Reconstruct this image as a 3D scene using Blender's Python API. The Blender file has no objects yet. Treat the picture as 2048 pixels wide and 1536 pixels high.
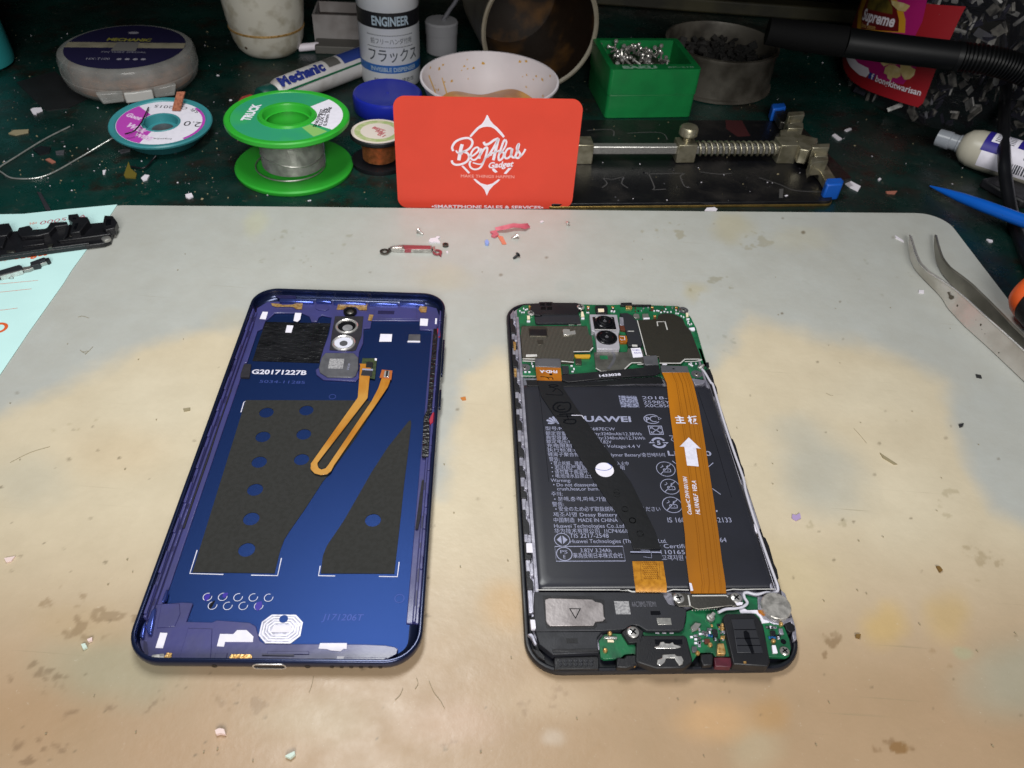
import bpy, bmesh, math, random
import numpy as np
from math import sin, cos, pi, radians, atan2, hypot, sqrt
from mathutils import Vector, Matrix
random.seed(7); rng = np.random.default_rng(7)
S = 0.001                      # everything below is measured in millimetres
SC = bpy.context.scene
COL = SC.collection

# ---------------------------------------------------------------- camera
F_PX, PITCH, ROLL, CAM_H = 1555.0, radians(43.6), radians(4.3), 195.0
_fw = Vector((0, cos(PITCH), -sin(PITCH))); _up = Vector((0, sin(PITCH), cos(PITCH))); _rt = Vector((1, 0, 0))
RT = _rt * cos(ROLL) + _up * sin(ROLL); UP = _up * cos(ROLL) - _rt * sin(ROLL); FW = _fw
CAMP = Vector((0, 0, CAM_H))
cd = bpy.data.cameras.new('camera'); cam = bpy.data.objects.new('camera', cd); COL.objects.link(cam)
cam.matrix_world = Matrix(((RT.x, UP.x, -FW.x, 0), (RT.y, UP.y, -FW.y, 0), (RT.z, UP.z, -FW.z, CAM_H * S), (0, 0, 0, 1)))
cd.sensor_width = 36; cd.lens = 36 * F_PX / 2048
cd.clip_start = 0.005; cd.clip_end = 20
cd.dof.use_dof = True; cd.dof.focus_distance = 0.25; cd.dof.aperture_fstop = 40
SC.camera = cam

# ---------------------------------------------------------------- world and lamps
w = bpy.data.worlds.new('World'); SC.world = w; w.use_nodes = True
bg = w.node_tree.nodes['Background']; bg.inputs[0].default_value = (0.80, 0.86, 1.0, 1); bg.inputs[1].default_value = 0.10
def area(name, loc, target, sx, sy, power, col, spread=180):
    l = bpy.data.lights.new(name, 'AREA'); l.shape = 'RECTANGLE'; l.size = sx * S; l.size_y = sy * S
    l.energy = power; l.color = col; l.spread = radians(spread)
    o = bpy.data.objects.new(name, l); COL.objects.link(o)
    o.location = Vector(loc) * S
    d = Vector(target) - Vector(loc)
    o.rotation_euler = d.to_track_quat('-Z', 'Y').to_euler()
    return o
area('bench_lamp', (-80, 245, 400), (-50, 235, 0), 190, 90, 1.06, (0.985, 1.0, 0.985))
area('room_lamp', (90, -450, 470), (0, 300, 0), 360, 300, 2.0, (1.0, 0.985, 0.955), 110)
SC.view_settings.view_transform = 'Standard'; SC.view_settings.look = 'None'
SC.view_settings.exposure = 0; SC.view_settings.gamma = 1
SC.cycles.use_denoising = True; SC.cycles.max_bounces = 8; SC.cycles.caustics_reflective = False; SC.cycles.caustics_refractive = False
SC.cycles.sample_clamp_indirect = 4

# ---------------------------------------------------------------- measuring helpers
def ray(px, py): return (RT * ((px - 1024) / F_PX) - UP * ((py - 768) / F_PX) + FW)
def W(px, py, z=0.0):
    d = ray(px, py); return CAMP + d * ((z - CAM_H) / d.z)
def V(px, py, Y):
    d = ray(px, py); return CAMP + d * (Y / d.y)
ZF = dict(A=(0,0,3.656), B=(420,0,3.656), C=(780,0,3.491), D=(1160,0,3.4907), E=(1600,0,3.491), F=(0,400,4.2667),
    G=(720,420,4.2667), H=(1760,340,3.4896), I=(460,560,4.4522), J=(360,760,3.6574), K=(240,1140,6.4), L=(540,1140,6.0235),
    M=(1000,590,7.3125), N=(1200,590,7.3125), O=(1060,760,6.4), Q=(1260,760,6.4), R=(1020,980,6.982), X=(1240,980,6.4),
    T=(1030,1160,6.6065), U=(1300,1160,6.6065), C2=(880,220,7.314), B2=(600,0,6.4), E2=(1680,0,6.982), R2=(780,600,3.84),
    A2=(220,200,9.309), D2=(1180,50,7.682), Q2=(1280,820,5.12), Z=(0,0,1))
def zf(k, pts):
    ox, oy, s = ZF[k]; return [(ox + x / s, oy + y / s) for x, y in pts]
class Plane:
    def __init__(s, o, ex, ey):
        s.o = Vector(o); s.ex = Vector(ex).normalized(); s.ey = Vector(ey).normalized(); s.n = s.ex.cross(s.ey).normalized()
    def uv(s, px, py):
        d = ray(px, py); t = (s.o - CAMP).dot(s.n) / d.dot(s.n); q = CAMP + d * t - s.o
        return (q.dot(s.ex), q.dot(s.ey))
    def P(s, k, pts): return [s.uv(x, y) for x, y in zf(k, pts)]
    def to(s, u, v, d=0.0): return s.o + s.ex * u + s.ey * v + s.n * d
    def up(s, dz): return Plane(s.o + s.n * dz, s.ex, s.ey)
def zplane(z, ang=0.0, ox=0, oy=0): return Plane((ox, oy, z), (cos(ang), sin(ang), 0), (-sin(ang), cos(ang), 0))

# ---------------------------------------------------------------- materials
def lin(c):
    if isinstance(c, str):
        c = [int(c[i:i+2], 16) / 255 for i in (0, 2, 4)]
    return tuple(((x / 12.92) if x <= 0.04045 else ((x + 0.055) / 1.055) ** 2.4) for x in c[:3]) + (1,)
MATS = {}
def mat(name, col, r=0.5, m=0.0, alt=None, var=0.0, vs=300, bump=0.0, bs=900, coat=0, spec=0.5, trans=0, alpha=1.0, lo=0.42, hi=0.62, rv=0.0, aniso=None, ior=1.5, sss=0):
    if name in MATS: return MATS[name]
    M_ = bpy.data.materials.new(name); M_.use_nodes = True; nt = M_.node_tree; b = nt.nodes['Principled BSDF']
    c = lin(col); b.inputs['Base Color'].default_value = c
    b.inputs['Roughness'].default_value = r; b.inputs['Metallic'].default_value = m
    b.inputs['Coat Weight'].default_value = coat; b.inputs['Coat Roughness'].default_value = 0.12
    b.inputs['Specular IOR Level'].default_value = spec; b.inputs['Transmission Weight'].default_value = trans
    b.inputs['Alpha'].default_value = alpha; b.inputs['IOR'].default_value = ior
    if sss:
        b.inputs['Subsurface Weight'].default_value = sss; b.inputs['Subsurface Scale'].default_value = 0.002
    tc = nt.nodes.new('ShaderNodeTexCoord')
    src = tc.outputs['Object']
    if aniso:
        mp = nt.nodes.new('ShaderNodeMapping'); mp.inputs['Scale'].default_value = aniso; nt.links.new(src, mp.inputs[0]); src = mp.outputs[0]
    def noise(sc, det=4):
        n = nt.nodes.new('ShaderNodeTexNoise'); n.inputs['Scale'].default_value = sc; n.inputs['Detail'].default_value = det
        nt.links.new(src, n.inputs['Vector']); return n
    if alt is not None or var:
        n = noise(vs); mr = nt.nodes.new('ShaderNodeMapRange'); mr.inputs[1].default_value = lo; mr.inputs[2].default_value = hi
        nt.links.new(n.outputs[0], mr.inputs[0])
        mx = nt.nodes.new('ShaderNodeMix'); mx.data_type = 'RGBA'
        a2 = lin(alt) if alt is not None else tuple(x * (1 - var) for x in c[:3]) + (1,)
        mx.inputs[6].default_value = c; mx.inputs[7].default_value = a2
        nt.links.new(mr.outputs[0], mx.inputs[0]); nt.links.new(mx.outputs[2], b.inputs['Base Color'])
        if rv:
            ma = nt.nodes.new('ShaderNodeMath'); ma.operation = 'MULTIPLY_ADD'; ma.inputs[1].default_value = rv; ma.inputs[2].default_value = r
            nt.links.new(mr.outputs[0], ma.inputs[0]); nt.links.new(ma.outputs[0], b.inputs['Roughness'])
    if bump:
        n = noise(bs, 3); bp = nt.nodes.new('ShaderNodeBump'); bp.inputs['Strength'].default_value = min(1, bump); bp.inputs['Distance'].default_value = 0.0004
        nt.links.new(n.outputs[0], bp.inputs['Height']); nt.links.new(bp.outputs[0], b.inputs['Normal'])
    MATS[name] = M_; return M_

mat('black_plastic', '15151a', 0.42, var=0.3, vs=200, bump=0.15, bs=2500, rv=0.12)
mat('dark_grey_plastic', '26272d', 0.45, var=0.2, vs=260, bump=0.12, bs=2500, rv=0.1)
mat('black_gloss', '0c0d12', 0.22, var=0.3)
mat('white_print', 'e4e2f2', 0.5, var=0.12, vs=900)
mat('grey_print', '9fa2bd', 0.55, var=0.15, vs=1500)
mat('white_sticker', 'f0ecf8', 0.6, var=0.05, vs=400)
mat('steel', 'bdbbb6', 0.3, .8, var=0.25, vs=500, bump=0.1, bs=1500, rv=0.15)
mat('bright_steel', 'e6e3df', 0.2, .75, var=0.2, vs=700, rv=0.2)
mat('dull_steel', '77746e', 0.38, 1, alt='5d5a55', vs=260, bump=0.1, bs=1800, rv=0.12)
mat('edge_glint', 'e6e4e0', 0.45, 0.35, var=.15, vs=900)  # pale, half-diffuse paint for lamp glints on metal edges
mat('gold', 'e6bd7c', 0.3, .6, alt='b98a48', vs=900, bump=0.3, bs=1500)
mat('pcb_green', '1a6c43', 0.36, alt='105234', vs=180, bump=0.1, bs=1200, coat=0.2, rv=0.1)
mat('kapton', 'b06a12', 0.3, alt='94540c', vs=120, coat=0.35, rv=0.1, bump=0.06, bs=600)
mat('kapton_line', '6b3d0a', 0.35)
mat('red_plastic', 'a8243c', 0.45)

# ---------------------------------------------------------------- mesh helpers
ORG = {}
def ccw(p):
    a = sum(p[i-1][0] * p[i][1] - p[i][0] * p[i-1][1] for i in range(len(p)))
    return p if a > 0 else p[::-1]
def rrect(cx, cy, w_, h_, r, ang=0.0, n=8):
    out = []
    for (sx, sy, a0) in ((1, 1, 0), (-1, 1, 90), (-1, -1, 180), (1, -1, 270)):
        for i in range(n + 1):
            a = radians(a0 + 90 * i / n)
            u = sx * (w_ / 2 - r) + r * cos(a); v = sy * (h_ / 2 - r) + r * sin(a)
            out.append((cx + u * cos(ang) - v * sin(ang), cy + u * sin(ang) + v * cos(ang)))
    return out
def circ(cx, cy, r, n=24, ry=None): return [(cx + r * cos(2 * pi * i / n), cy + (ry or r) * sin(2 * pi * i / n)) for i in range(n)]
def smooth(pts, n=6, closed=False):
    pts = [Vector(p) for p in pts]; out = []; L = len(pts)
    rg = range(L if closed else L - 1)
    for i in rg:
        p0 = pts[i-1] if (i > 0 or closed) else pts[i]; p1 = pts[i]; p2 = pts[(i+1) % L]; p3 = pts[(i+2) % L] if (i + 2 < L or closed) else p2
        for k in range(n):
            t = k / n
            out.append(0.5 * ((2*p1) + (p2-p0)*t + (2*p0-5*p1+4*p2-p3)*t*t + (3*p1-p0-3*p2+p3)*t**3))
    if not closed: out.append(pts[-1])
    return out
TXT = {}
def text_geo(s, bold=0.0):
    k = (s, bold)
    if k not in TXT:
        c = bpy.data.curves.new('t', 'FONT'); c.body = s; c.size = 1; c.offset = bold; c.resolution_u = 3
        o = bpy.data.objects.new('t', c); COL.objects.link(o); dg = bpy.context.evaluated_depsgraph_get(); dg.update()
        me = bpy.data.meshes.new_from_object(o.evaluated_get(dg))
        vs = [(v.co.x, v.co.y) for v in me.vertices]; fs = [tuple(p.vertices) for p in me.polygons]
        bpy.data.objects.remove(o); bpy.data.curves.remove(c); bpy.data.meshes.remove(me)
        TXT[k] = (vs, fs)
    return TXT[k]
class MB:
    def __init__(s): s.v = []; s.f = []
    def add(s, vs, fs):
        o = len(s.v); s.v += [tuple(v) for v in vs]; s.f += [tuple(i + o for i in f) for f in fs]; return s
    def ext(s, pl, poly, d0, d1):          # extruded outline on a plane
        poly = ccw(list(poly)); n = len(poly)
        vs = [pl.to(u, v, d0) for u, v in poly] + [pl.to(u, v, d1) for u, v in poly]
        fs = [tuple(range(n-1, -1, -1)), tuple(range(n, 2*n))] + [(i, (i+1) % n, n + (i+1) % n, n + i) for i in range(n)]
        return s.add(vs, fs)
    def flat(s, pl, poly, d=0.03):
        poly = ccw(list(poly)); return s.add([pl.to(u, v, d) for u, v in poly], [tuple(range(len(poly)))])
    def holes(s, pl, loops, d0, d1):
        c = bpy.data.curves.new('h', 'CURVE'); c.dimensions = '2D'; c.fill_mode = 'BOTH' if d1 > d0 else 'FRONT'; c.extrude = (d1 - d0) / 2
        for lp in loops:
            sp = c.splines.new('POLY'); sp.points.add(len(lp) - 1); sp.use_cyclic_u = True
            for i, (x, y) in enumerate(lp): sp.points[i].co = (x, y, 0, 1)
        o = bpy.data.objects.new('h', c); COL.objects.link(o); dg = bpy.context.evaluated_depsgraph_get(); dg.update()
        me = bpy.data.meshes.new_from_object(o.evaluated_get(dg))
        m = (d0 + d1) / 2
        s.add([pl.to(v.co.x, v.co.y, v.co.z + m) for v in me.vertices], [tuple(p.vertices) for p in me.polygons])
        bpy.data.objects.remove(o); bpy.data.curves.remove(c); bpy.data.meshes.remove(me); return s
    def loops(s, pl, lps, cap0=True, cap1=True):   # lps: [(poly, d), ...] all same count
        n = len(lps[0][0]); vs = []; fs = []
        for poly, d in lps: vs += [pl.to(u, v, d) for u, v in poly]
        for k in range(len(lps) - 1):
            for i in range(n):
                a = k*n + i; b = k*n + (i+1) % n; fs.append((a, b, b + n, a + n))
        if cap0: fs.append(tuple(range(n-1, -1, -1)))
        if cap1: fs.append(tuple(range((len(lps)-1)*n, len(lps)*n)))
        return s.add(vs, fs)
    def stroke(s, pl, pts, wd, d=0.03, closed=False, sm=0, taper=False):
        if sm: pts = [tuple(p) for p in smooth([(x, y, 0) for x, y in pts], sm, closed)]
        pts = [(p[0], p[1]) for p in pts]; n = len(pts); L = []; R = []
        for i in range(n):
            a = pts[(i-1) % n] if (i > 0 or closed) else pts[i]; b = pts[(i+1) % n] if (i < n-1 or closed) else pts[i]
            dx, dy = b[0]-a[0], b[1]-a[1]; l = hypot(dx, dy) or 1; nx, ny = -dy/l, dx/l
            h = wd / 2
            if taper: h *= (0.35 + 0.65 * sin(pi * (i + 0.5) / n))
            L.append(pl.to(pts[i][0] + nx*h, pts[i][1] + ny*h, d)); R.append(pl.to(pts[i][0] - nx*h, pts[i][1] - ny*h, d))
        fs = [(n + i, n + (i+1) % n, (i+1) % n, i) for i in range(n if closed else n - 1)]
        return s.add(L + R, fs)
    def text(s, pl, st, u, v, h, width=None, ang=0.0, d=0.03, shear=0.0, bold=0.0, center=False, fn=None):
        vs, fs = text_geo(st, bold)
        if not vs: return s
        x0 = min(p[0] for p in vs); x1 = max(p[0] for p in vs)
        sy = h / 0.73; sx = (width / (x1 - x0)) if width else sy
        out = []
        for x, y in vs:
            X = (x - x0) * sx; Y = y * sy; X += shear * Y
            if center: X -= (x1 - x0) * sx / 2
            a = u + X * cos(ang) - Y * sin(ang); b = v + X * sin(ang) + Y * cos(ang)
            out.append(fn(a, b) if fn else pl.to(a, b, d))
        return s.add(out, fs)
    def tube(s, pts, r, n=10, caps=True, sm=0):
        if sm: pts = smooth(pts, sm)
        pts = [Vector(p) for p in pts]; rs = r if isinstance(r, (list, tuple)) else [r] * len(pts)
        if len(rs) != len(pts): rs = [rs[min(len(rs)-1, int(i * len(rs) / len(pts)))] for i in range(len(pts))]
        nrm = None; vs = []
        for i, p in enumerate(pts):
            t = (pts[min(i+1, len(pts)-1)] - pts[max(i-1, 0)]).normalized()
            if nrm is None: nrm = t.orthogonal().normalized()
            nrm = (nrm - t * nrm.dot(t)).normalized(); b = t.cross(nrm)
            for k in range(n):
                a = 2*pi*k/n; vs.append(p + (nrm * cos(a) + b * sin(a)) * rs[i])
        fs = []
        for i in range(len(pts)-1):
            for k in range(n):
                a = i*n + k; b2 = i*n + (k+1) % n; fs.append((a, b2, b2 + n, a + n))
        if caps: fs += [tuple(range(n-1, -1, -1)), tuple(range((len(pts)-1)*n, len(pts)*n))]
        return s.add(vs, fs)
    def lathe(s, prof, o, ax=(0, 0, 1), n=48, caps=True):
        ax = Vector(ax).normalized(); e1 = ax.orthogonal().normalized(); e2 = ax.cross(e1); o = Vector(o); vs = []; fs = []
        for r, z in prof:
            for k in range(n):
                a = 2*pi*k/n; vs.append(o + ax*z + (e1*cos(a) + e2*sin(a)) * max(r, 0.001))
        for i in range(len(prof)-1):
            for k in range(n):
                a = i*n + k; b = i*n + (k+1) % n; fs.append((a, b, b + n, a + n))
        if caps: fs += [tuple(range(n-1, -1, -1)), tuple(range((len(prof)-1)*n, len(prof)*n))]
        return s.add(vs, fs)
    def box(s, c, sx, sy, sz, R=None):
        c = Vector(c); R = R or Matrix.Identity(3); vs = []
        for z in (-1, 1):
            for x, y in ((-1,-1), (1,-1), (1,1), (-1,1)): vs.append(c + R @ Vector((x*sx/2, y*sy/2, z*sz/2)))
        return s.add(vs, [(3,2,1,0), (4,5,6,7), (0,1,5,4), (1,2,6,5), (2,3,7,6), (3,0,4,7)])
    def strip(s, Ls, Rs, th, up=(0, 0, 1)):  # band between two 3D edges, with thickness
        Ls = [Vector(p) for p in Ls]; Rs = [Vector(p) for p in Rs]; n = len(Ls); vs = []
        for i in range(n):
            j = min(i+1, n-1); k = max(i-1, 0)
            nr = (Rs[i]-Ls[i]).cross(Ls[j]-Ls[k]); nr = nr.normalized() if nr.length > 1e-9 else Vector(up)
            if nr.dot(Vector(up)) < 0: nr = -nr
            vs += [Ls[i], Rs[i], Rs[i]-nr*th, Ls[i]-nr*th]
        fs = []
        for i in range(n-1):
            a = i*4; fs += [(a, a+1, a+5, a+4), (a+1, a+2, a+6, a+5), (a+2, a+3, a+7, a+6), (a+3, a, a+4, a+7)]
        fs += [(3,2,1,0), ((n-1)*4, (n-1)*4+1, (n-1)*4+2, (n-1)*4+3)]
        return s.add(vs, fs)
    def build(s, name, m, parent=None, bev=0.0, sm=30, seg=2, tag=None, label=None):
        if isinstance(m, str): m = MATS[m]
        if parent is None:
            a = np.array(s.v); org = Vector(((a[:,0].min()+a[:,0].max())/2, (a[:,1].min()+a[:,1].max())/2, a[:,2].min()))
        else: org = ORG[parent.name]
        me = bpy.data.meshes.new(name); me.from_pydata([((x-org[0])*S, (y-org[1])*S, (z-org[2])*S) for x, y, z in s.v], [], s.f)
        bm = bmesh.new(); bm.from_mesh(me); bmesh.ops.recalc_face_normals(bm, faces=bm.faces); bm.to_mesh(me); bm.free()
        me.materials.append(m)
        if sm:
            me.polygons.foreach_set('use_smooth', [True] * len(me.polygons)); me.set_sharp_from_angle(angle=radians(sm))
        o = bpy.data.objects.new(name, me); COL.objects.link(o); ORG[o.name] = org
        if parent is None: o.location = org * S
        else: o.parent = parent
        if bev:
            b = o.modifiers.new('bevel', 'BEVEL'); b.width = bev * S; b.segments = seg; b.limit_method = 'ANGLE'; b.angle_limit = radians(40); b.harden_normals = False
        if tag: o['label'], o['category'] = tag[0], tag[1]
        if tag and len(tag) > 2: o['group'] = tag[2]
        if label: o['label'] = label
        return o
def thing(name, label, cat, loc, group=None):
    o = bpy.data.objects.new(name, None); COL.objects.link(o); o.empty_display_size = 0.01
    o.location = Vector(loc) * S; ORG[o.name] = Vector(loc); o['label'] = label; o['category'] = cat
    if group: o['group'] = group
    return o
def ext(name, m, parent, pl, poly, d0, d1, bev=0.0, **k): return MB().ext(pl, poly, d0, d1).build(name, m, parent, bev=bev, **k)
def lrect(pl, k, pts):     # two opposite pixel corners -> rectangle aligned with the plane's axes
    (a, b), (c, d) = pl.P(k, pts); return [(a, b), (c, b), (c, d), (a, d)]

# ================================================================ SETTING
mt = bpy.data.materials.new('worn_green_bench'); mt.use_nodes = True; nt = mt.node_tree; b = nt.nodes['Principled BSDF']
tc = nt.nodes.new('ShaderNodeTexCoord')
def N_(sc, det=6, rough=0.6):
    n = nt.nodes.new('ShaderNodeTexNoise'); n.inputs['Scale'].default_value = sc; n.inputs['Detail'].default_value = det; n.inputs['Roughness'].default_value = rough
    nt.links.new(tc.outputs['Object'], n.inputs['Vector']); return n.outputs[0]
def MR(src, a, b_):
    m = nt.nodes.new('ShaderNodeMapRange'); m.inputs[1].default_value = a; m.inputs[2].default_value = b_; nt.links.new(src, m.inputs[0]); return m.outputs[0]
def MX(f, a, b_):
    m = nt.nodes.new('ShaderNodeMix'); m.data_type = 'RGBA'; nt.links.new(f, m.inputs[0])
    for i, x in ((6, a), (7, b_)):
        if isinstance(x, tuple): m.inputs[i].default_value = x
        else: nt.links.new(x, m.inputs[i])
    return m.outputs[2]
c = MX(MR(N_(14), 0.40, 0.62), lin('0a332d'), lin('14221f'))
c = MX(MR(N_(55, 8, 0.7), 0.52, 0.66), c, lin('211d18'))
c = MX(MR(N_(190, 8, 0.75), 0.60, 0.72), c, lin('45483f'))
c = MX(MR(N_(800, 3), 0.70, 0.78), c, lin('77796f'))
nt.links.new(c, b.inputs['Base Color'])
nt.links.new(MR(N_(90), 0.2, 1.1), b.inputs['Roughness'])
bp = nt.nodes.new('ShaderNodeBump'); bp.inputs['Strength'].default_value = 0.5; bp.inputs['Distance'].default_value = 0.0005
nt.links.new(N_(260, 8, 0.7), bp.inputs['Height']); nt.links.new(bp.outputs[0], b.inputs['Normal'])
MATS['bench'] = mt
o = MB().box((0, 400, -17), 1500, 1000, 30).build('workbench_surface', 'bench', sm=0); o['kind'] = 'structure'
mat('wall_dark', '17181b', 0.7, alt='0e0f12', vs=12, bump=0.2, bs=60)
o = MB().box((0, 808, 200), 1500, 12, 410).build('back_wall', 'wall_dark', sm=0); o['kind'] = 'structure'
# unseen shelf added over the rear of the bench to shade it
mat('shade_shelf_wood', '57502f', 0.6, alt='3a3622', vs=30, aniso=(0.2, 1, 1))
o = MB().box((0, 593, 124), 1500, 416, 18).build('shade_shelf', 'shade_shelf_wood', bev=1); o['label'] = 'unseen dark wooden shelf board added to shade the rear of the bench'; o['category'] = 'shelf'
mat('rail_olive', '4a4630', 0.55, alt='2c2a20', vs=20)
MB().box((0, 640, -2+5), 1500, 16, 10).build('bench_rail', 'rail_olive', bev=1.5, tag=('olive brown rail running along the dark rear of the green bench', 'rail'))

# ---------------------------------------------------------------- silicone mat
A0 = W(182, 410, 0); A1 = W(1886, 427, 0)
mex = Vector((A1.x - A0.x, A1.y - A0.y, 0)).normalized(); mey = Vector((-mex.y, mex.x, 0))
MWD = 408.0; MHT = 300.0
# real right edge direction follows the edge seen beside the tweezers
Rq = W(2048, 640, 0)
def grid_mat():
    nx, ny = 700, 520
    us = np.linspace(0, MWD, nx); vs = np.linspace(-MHT, 0, ny)
    U_, V_ = np.meshgrid(us, vs)
    r = 14.0
    # rounded corners: pull grid rows in near the corners
    def shrink(Vv):
        d = np.minimum(-Vv, Vv + MHT); d = np.clip(d, 0, r); return r - np.sqrt(np.clip(r*r - (r-d)**2, 0, None))
    sh = shrink(V_)
    U2 = sh + (MWD - 2*sh) * (U_ / MWD)
    slant = ((Rq - A0).dot(mex) - MWD) / ((Rq - A0).dot(mey)) 
    U2 = U2 + (V_ * slant) * np.clip((U_ / MWD - 0.5) * 2, 0, 1)
    X = A0.x + mex.x*U2 + mey.x*V_; Y = A0.y + mex.y*U2 + mey.y*V_
    # gentle waviness of the soft sheet
    Zt = 0.12 * np.sin(U_/57.0) * np.clip((V_ + 40) / 40, 0, 1)
    return nx, ny, X, Y, Zt
nx, ny, GX, GY, GZ = grid_mat()
n0 = nx * ny
top = np.stack([GX, GY, GZ], -1).reshape(-1, 3)
# photograph coordinates of every point of the sheet (the survey frame for its stains and tones)
dx = top - np.array(CAMP); zc = dx @ np.array(FW); PX = 1024 + F_PX * (dx @ np.array(RT)) / zc; PY = 768 - F_PX * (dx @ np.array(UP)) / zc
def vnoise(x, y, sc, seed, octv=4):
    out = np.zeros_like(x); amp = 1; tot = 0
    for o_ in range(octv):
        g = np.random.default_rng(seed + o_).random((128, 128)); xx = (x / sc) % 127; yy = (y / sc) % 127
        i = np.floor(xx).astype(int); j = np.floor(yy).astype(int); fx = xx - i; fy = yy - j; fx = fx*fx*(3-2*fx); fy = fy*fy*(3-2*fy)
        v = (g[i, j]*(1-fx) + g[i+1, j]*fx)*(1-fy) + (g[i, j+1]*(1-fx) + g[i+1, j+1]*fx)*fy
        out += v*amp; tot += amp; amp *= 0.55; sc *= 0.5
    return out / tot
X1, Y1 = top[:, 0], top[:, 1]
X1 = X1 + 400; Y1 = Y1 + 100
nA = vnoise(X1, Y1, 30, 1); nB = vnoise(X1, Y1, 9, 11); nC = vnoise(X1, Y1, 3.5, 21, 3); nE = vnoise(X1, Y1, 7.0, 41, 4); nF = vnoise(X1, Y1, 1.3, 61, 2); nD = vnoise(X1, Y1, 55, 31)
col = np.tile(np.array([0.50, 0.51, 0.475]), (n0, 1))
def inpoly(px, py, poly):
    ins = np.zeros(len(px), bool); n = len(poly)
    for i in range(n):
        x0, y0 = poly[i-1]; x1, y1 = poly[i]
        cnd = ((y0 > py) != (y1 > py))
        xi = (x1-x0) * (py-y0) / ((y1-y0) if y1 != y0 else 1e-9) + x0
        ins ^= cnd & (px < xi)
    return ins
def pdist(px, py, poly):
    d = np.full(len(px), 1e9); n = len(poly)
    for i in range(n):
        x0, y0 = poly[i-1]; x1, y1 = poly[i]; ex, ey = x1-x0, y1-y0; L2 = ex*ex+ey*ey+1e-9
        t = np.clip(((px-x0)*ex + (py-y0)*ey)/L2, 0, 1); d = np.minimum(d, np.hypot(px-x0-t*ex, py-y0-t*ey))
    return np.where(inpoly(px, py, poly), d, -d)
def blend(mask, c):
    global col
    c = np.array(lin(c)[:3]) if isinstance(c, str) else np.array(c)
    m = np.clip(mask, 0, 1)[:, None]; col = col * (1-m) + c * m
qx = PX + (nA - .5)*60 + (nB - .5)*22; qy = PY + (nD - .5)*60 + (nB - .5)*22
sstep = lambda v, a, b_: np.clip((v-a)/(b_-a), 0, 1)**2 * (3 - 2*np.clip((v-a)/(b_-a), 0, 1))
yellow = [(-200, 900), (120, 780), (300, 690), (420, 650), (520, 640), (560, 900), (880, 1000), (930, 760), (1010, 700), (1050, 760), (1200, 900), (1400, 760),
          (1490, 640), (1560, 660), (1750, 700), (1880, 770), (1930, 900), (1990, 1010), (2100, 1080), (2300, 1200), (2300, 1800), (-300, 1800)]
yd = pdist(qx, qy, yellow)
blend(sstep(yd, -24, 28), (0.685, 0.59, 0.425))  # cream inside the outline, soft noisy edge to the grey base
blend(0.9 * sstep(PY, 960, 1430) * sstep(yd, 0, 80), (0.42, 0.275, 0.16))  # front darkening: brown staining and weaker lamp light in one colour
def blob(px, py, rx, ry, c, st=0.8, soft=1.0, ang=0):
    X_, Y_ = qx - px, qy - py; a = radians(ang); u = (X_*cos(a) + Y_*sin(a))/rx; v = (-X_*sin(a) + Y_*cos(a))/ry
    d = np.hypot(u, v); blend(st * (1 - sstep(d, 1 - 0.75*soft, 1 + 0.35*soft)), c)
GR = (0.50, 0.485, 0.41)
for a in ((1640, 950, 110, 85, GR, 0.85, 0.8, 35), (1600, 860, 80, 40, GR, 0.5, 1, 0), (2040, 1350, 140, 90, (0.40, 0.39, 0.30), 0.75, 1, -20), (1500, 1500, 60, 60, (0.5, 0.46, 0.32), 0.35),
          (230, 1330, 170, 80, (0.37, 0.35, 0.24), 0.7), (320, 800, 150, 80, (0.72, 0.64, 0.48), 0.6), (1760, 790, 140, 60, (0.72, 0.64, 0.48), 0.6), (1800, 1000, 130, 110, (0.72, 0.64, 0.48), 0.5), (60, 960, 90, 60, (0.47, 0.46, 0.38), 0.4), (520, 560, 200, 60, (0.55, 0.56, 0.52), .3), (620, 1440, 130, 60, (0.52, 0.42, 0.28), 0.5), (1420, 1440, 90, 50, (0.66, 0.40, 0.19), 0.55),
          (1530, 1425, 40, 45, (0.5, 0.29, 0.12), 0.6), (1770, 1250, 50, 50, (0.62, 0.42, 0.14), 0.55), (1895, 1235, 50, 60, (0.60, 0.42, 0.18), 0.6), (980, 870, 70, 50, (0.66, 0.55, 0.38), 0.5),
          (1010, 1210, 55, 55, (0.60, 0.38, 0.17), 0.6), (900, 1460, 110, 60, (0.55, 0.38, 0.27), 0.5), (150, 1240, 110, 50, (0.5, 0.36, 0.2), 0.4), (60, 1450, 150, 80, (0.42, 0.27, 0.15), 0.5),
          (1560, 1160, 120, 90, (0.66, 0.55, 0.33), 0.5), (420, 1500, 200, 60, (0.45, 0.29, 0.17), 0.45), (1100, 1400, 140, 50, (0.60, 0.46, 0.31), 0.5), (1925, 1305, 22, 16, (0.42, 0.44, 0.28), 0.55, 0.7),
          (880, 550, 60, 30, (0.55, 0.49, 0.33), 0.35), (230, 900, 120, 60, (0.68, 0.53, 0.34), 0.4), (1470, 460, 50, 30, (0.52, 0.46, 0.28), 0.5), (1390, 590, 30, 20, (0.50, 0.44, 0.26), 0.5),
          (510, 440, 30, 30, (0.60, 0.58, 0.34), 0.35), (1600, 480, 60, 25, (0.54, 0.5, 0.36), 0.35), (480, 630, 60, 25, (0.52, 0.48, 0.36), 0.4), (1130, 572, 22, 12, (0.44, 0.47, 0.44), 0.45, 0.5),
          (950, 700, 90, 50, (0.50, 0.50, 0.45), 0.35), (1120, 1480, 30, 20, (0.6, 0.5, 0.4), 0.6)): blob(*a)
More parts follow.
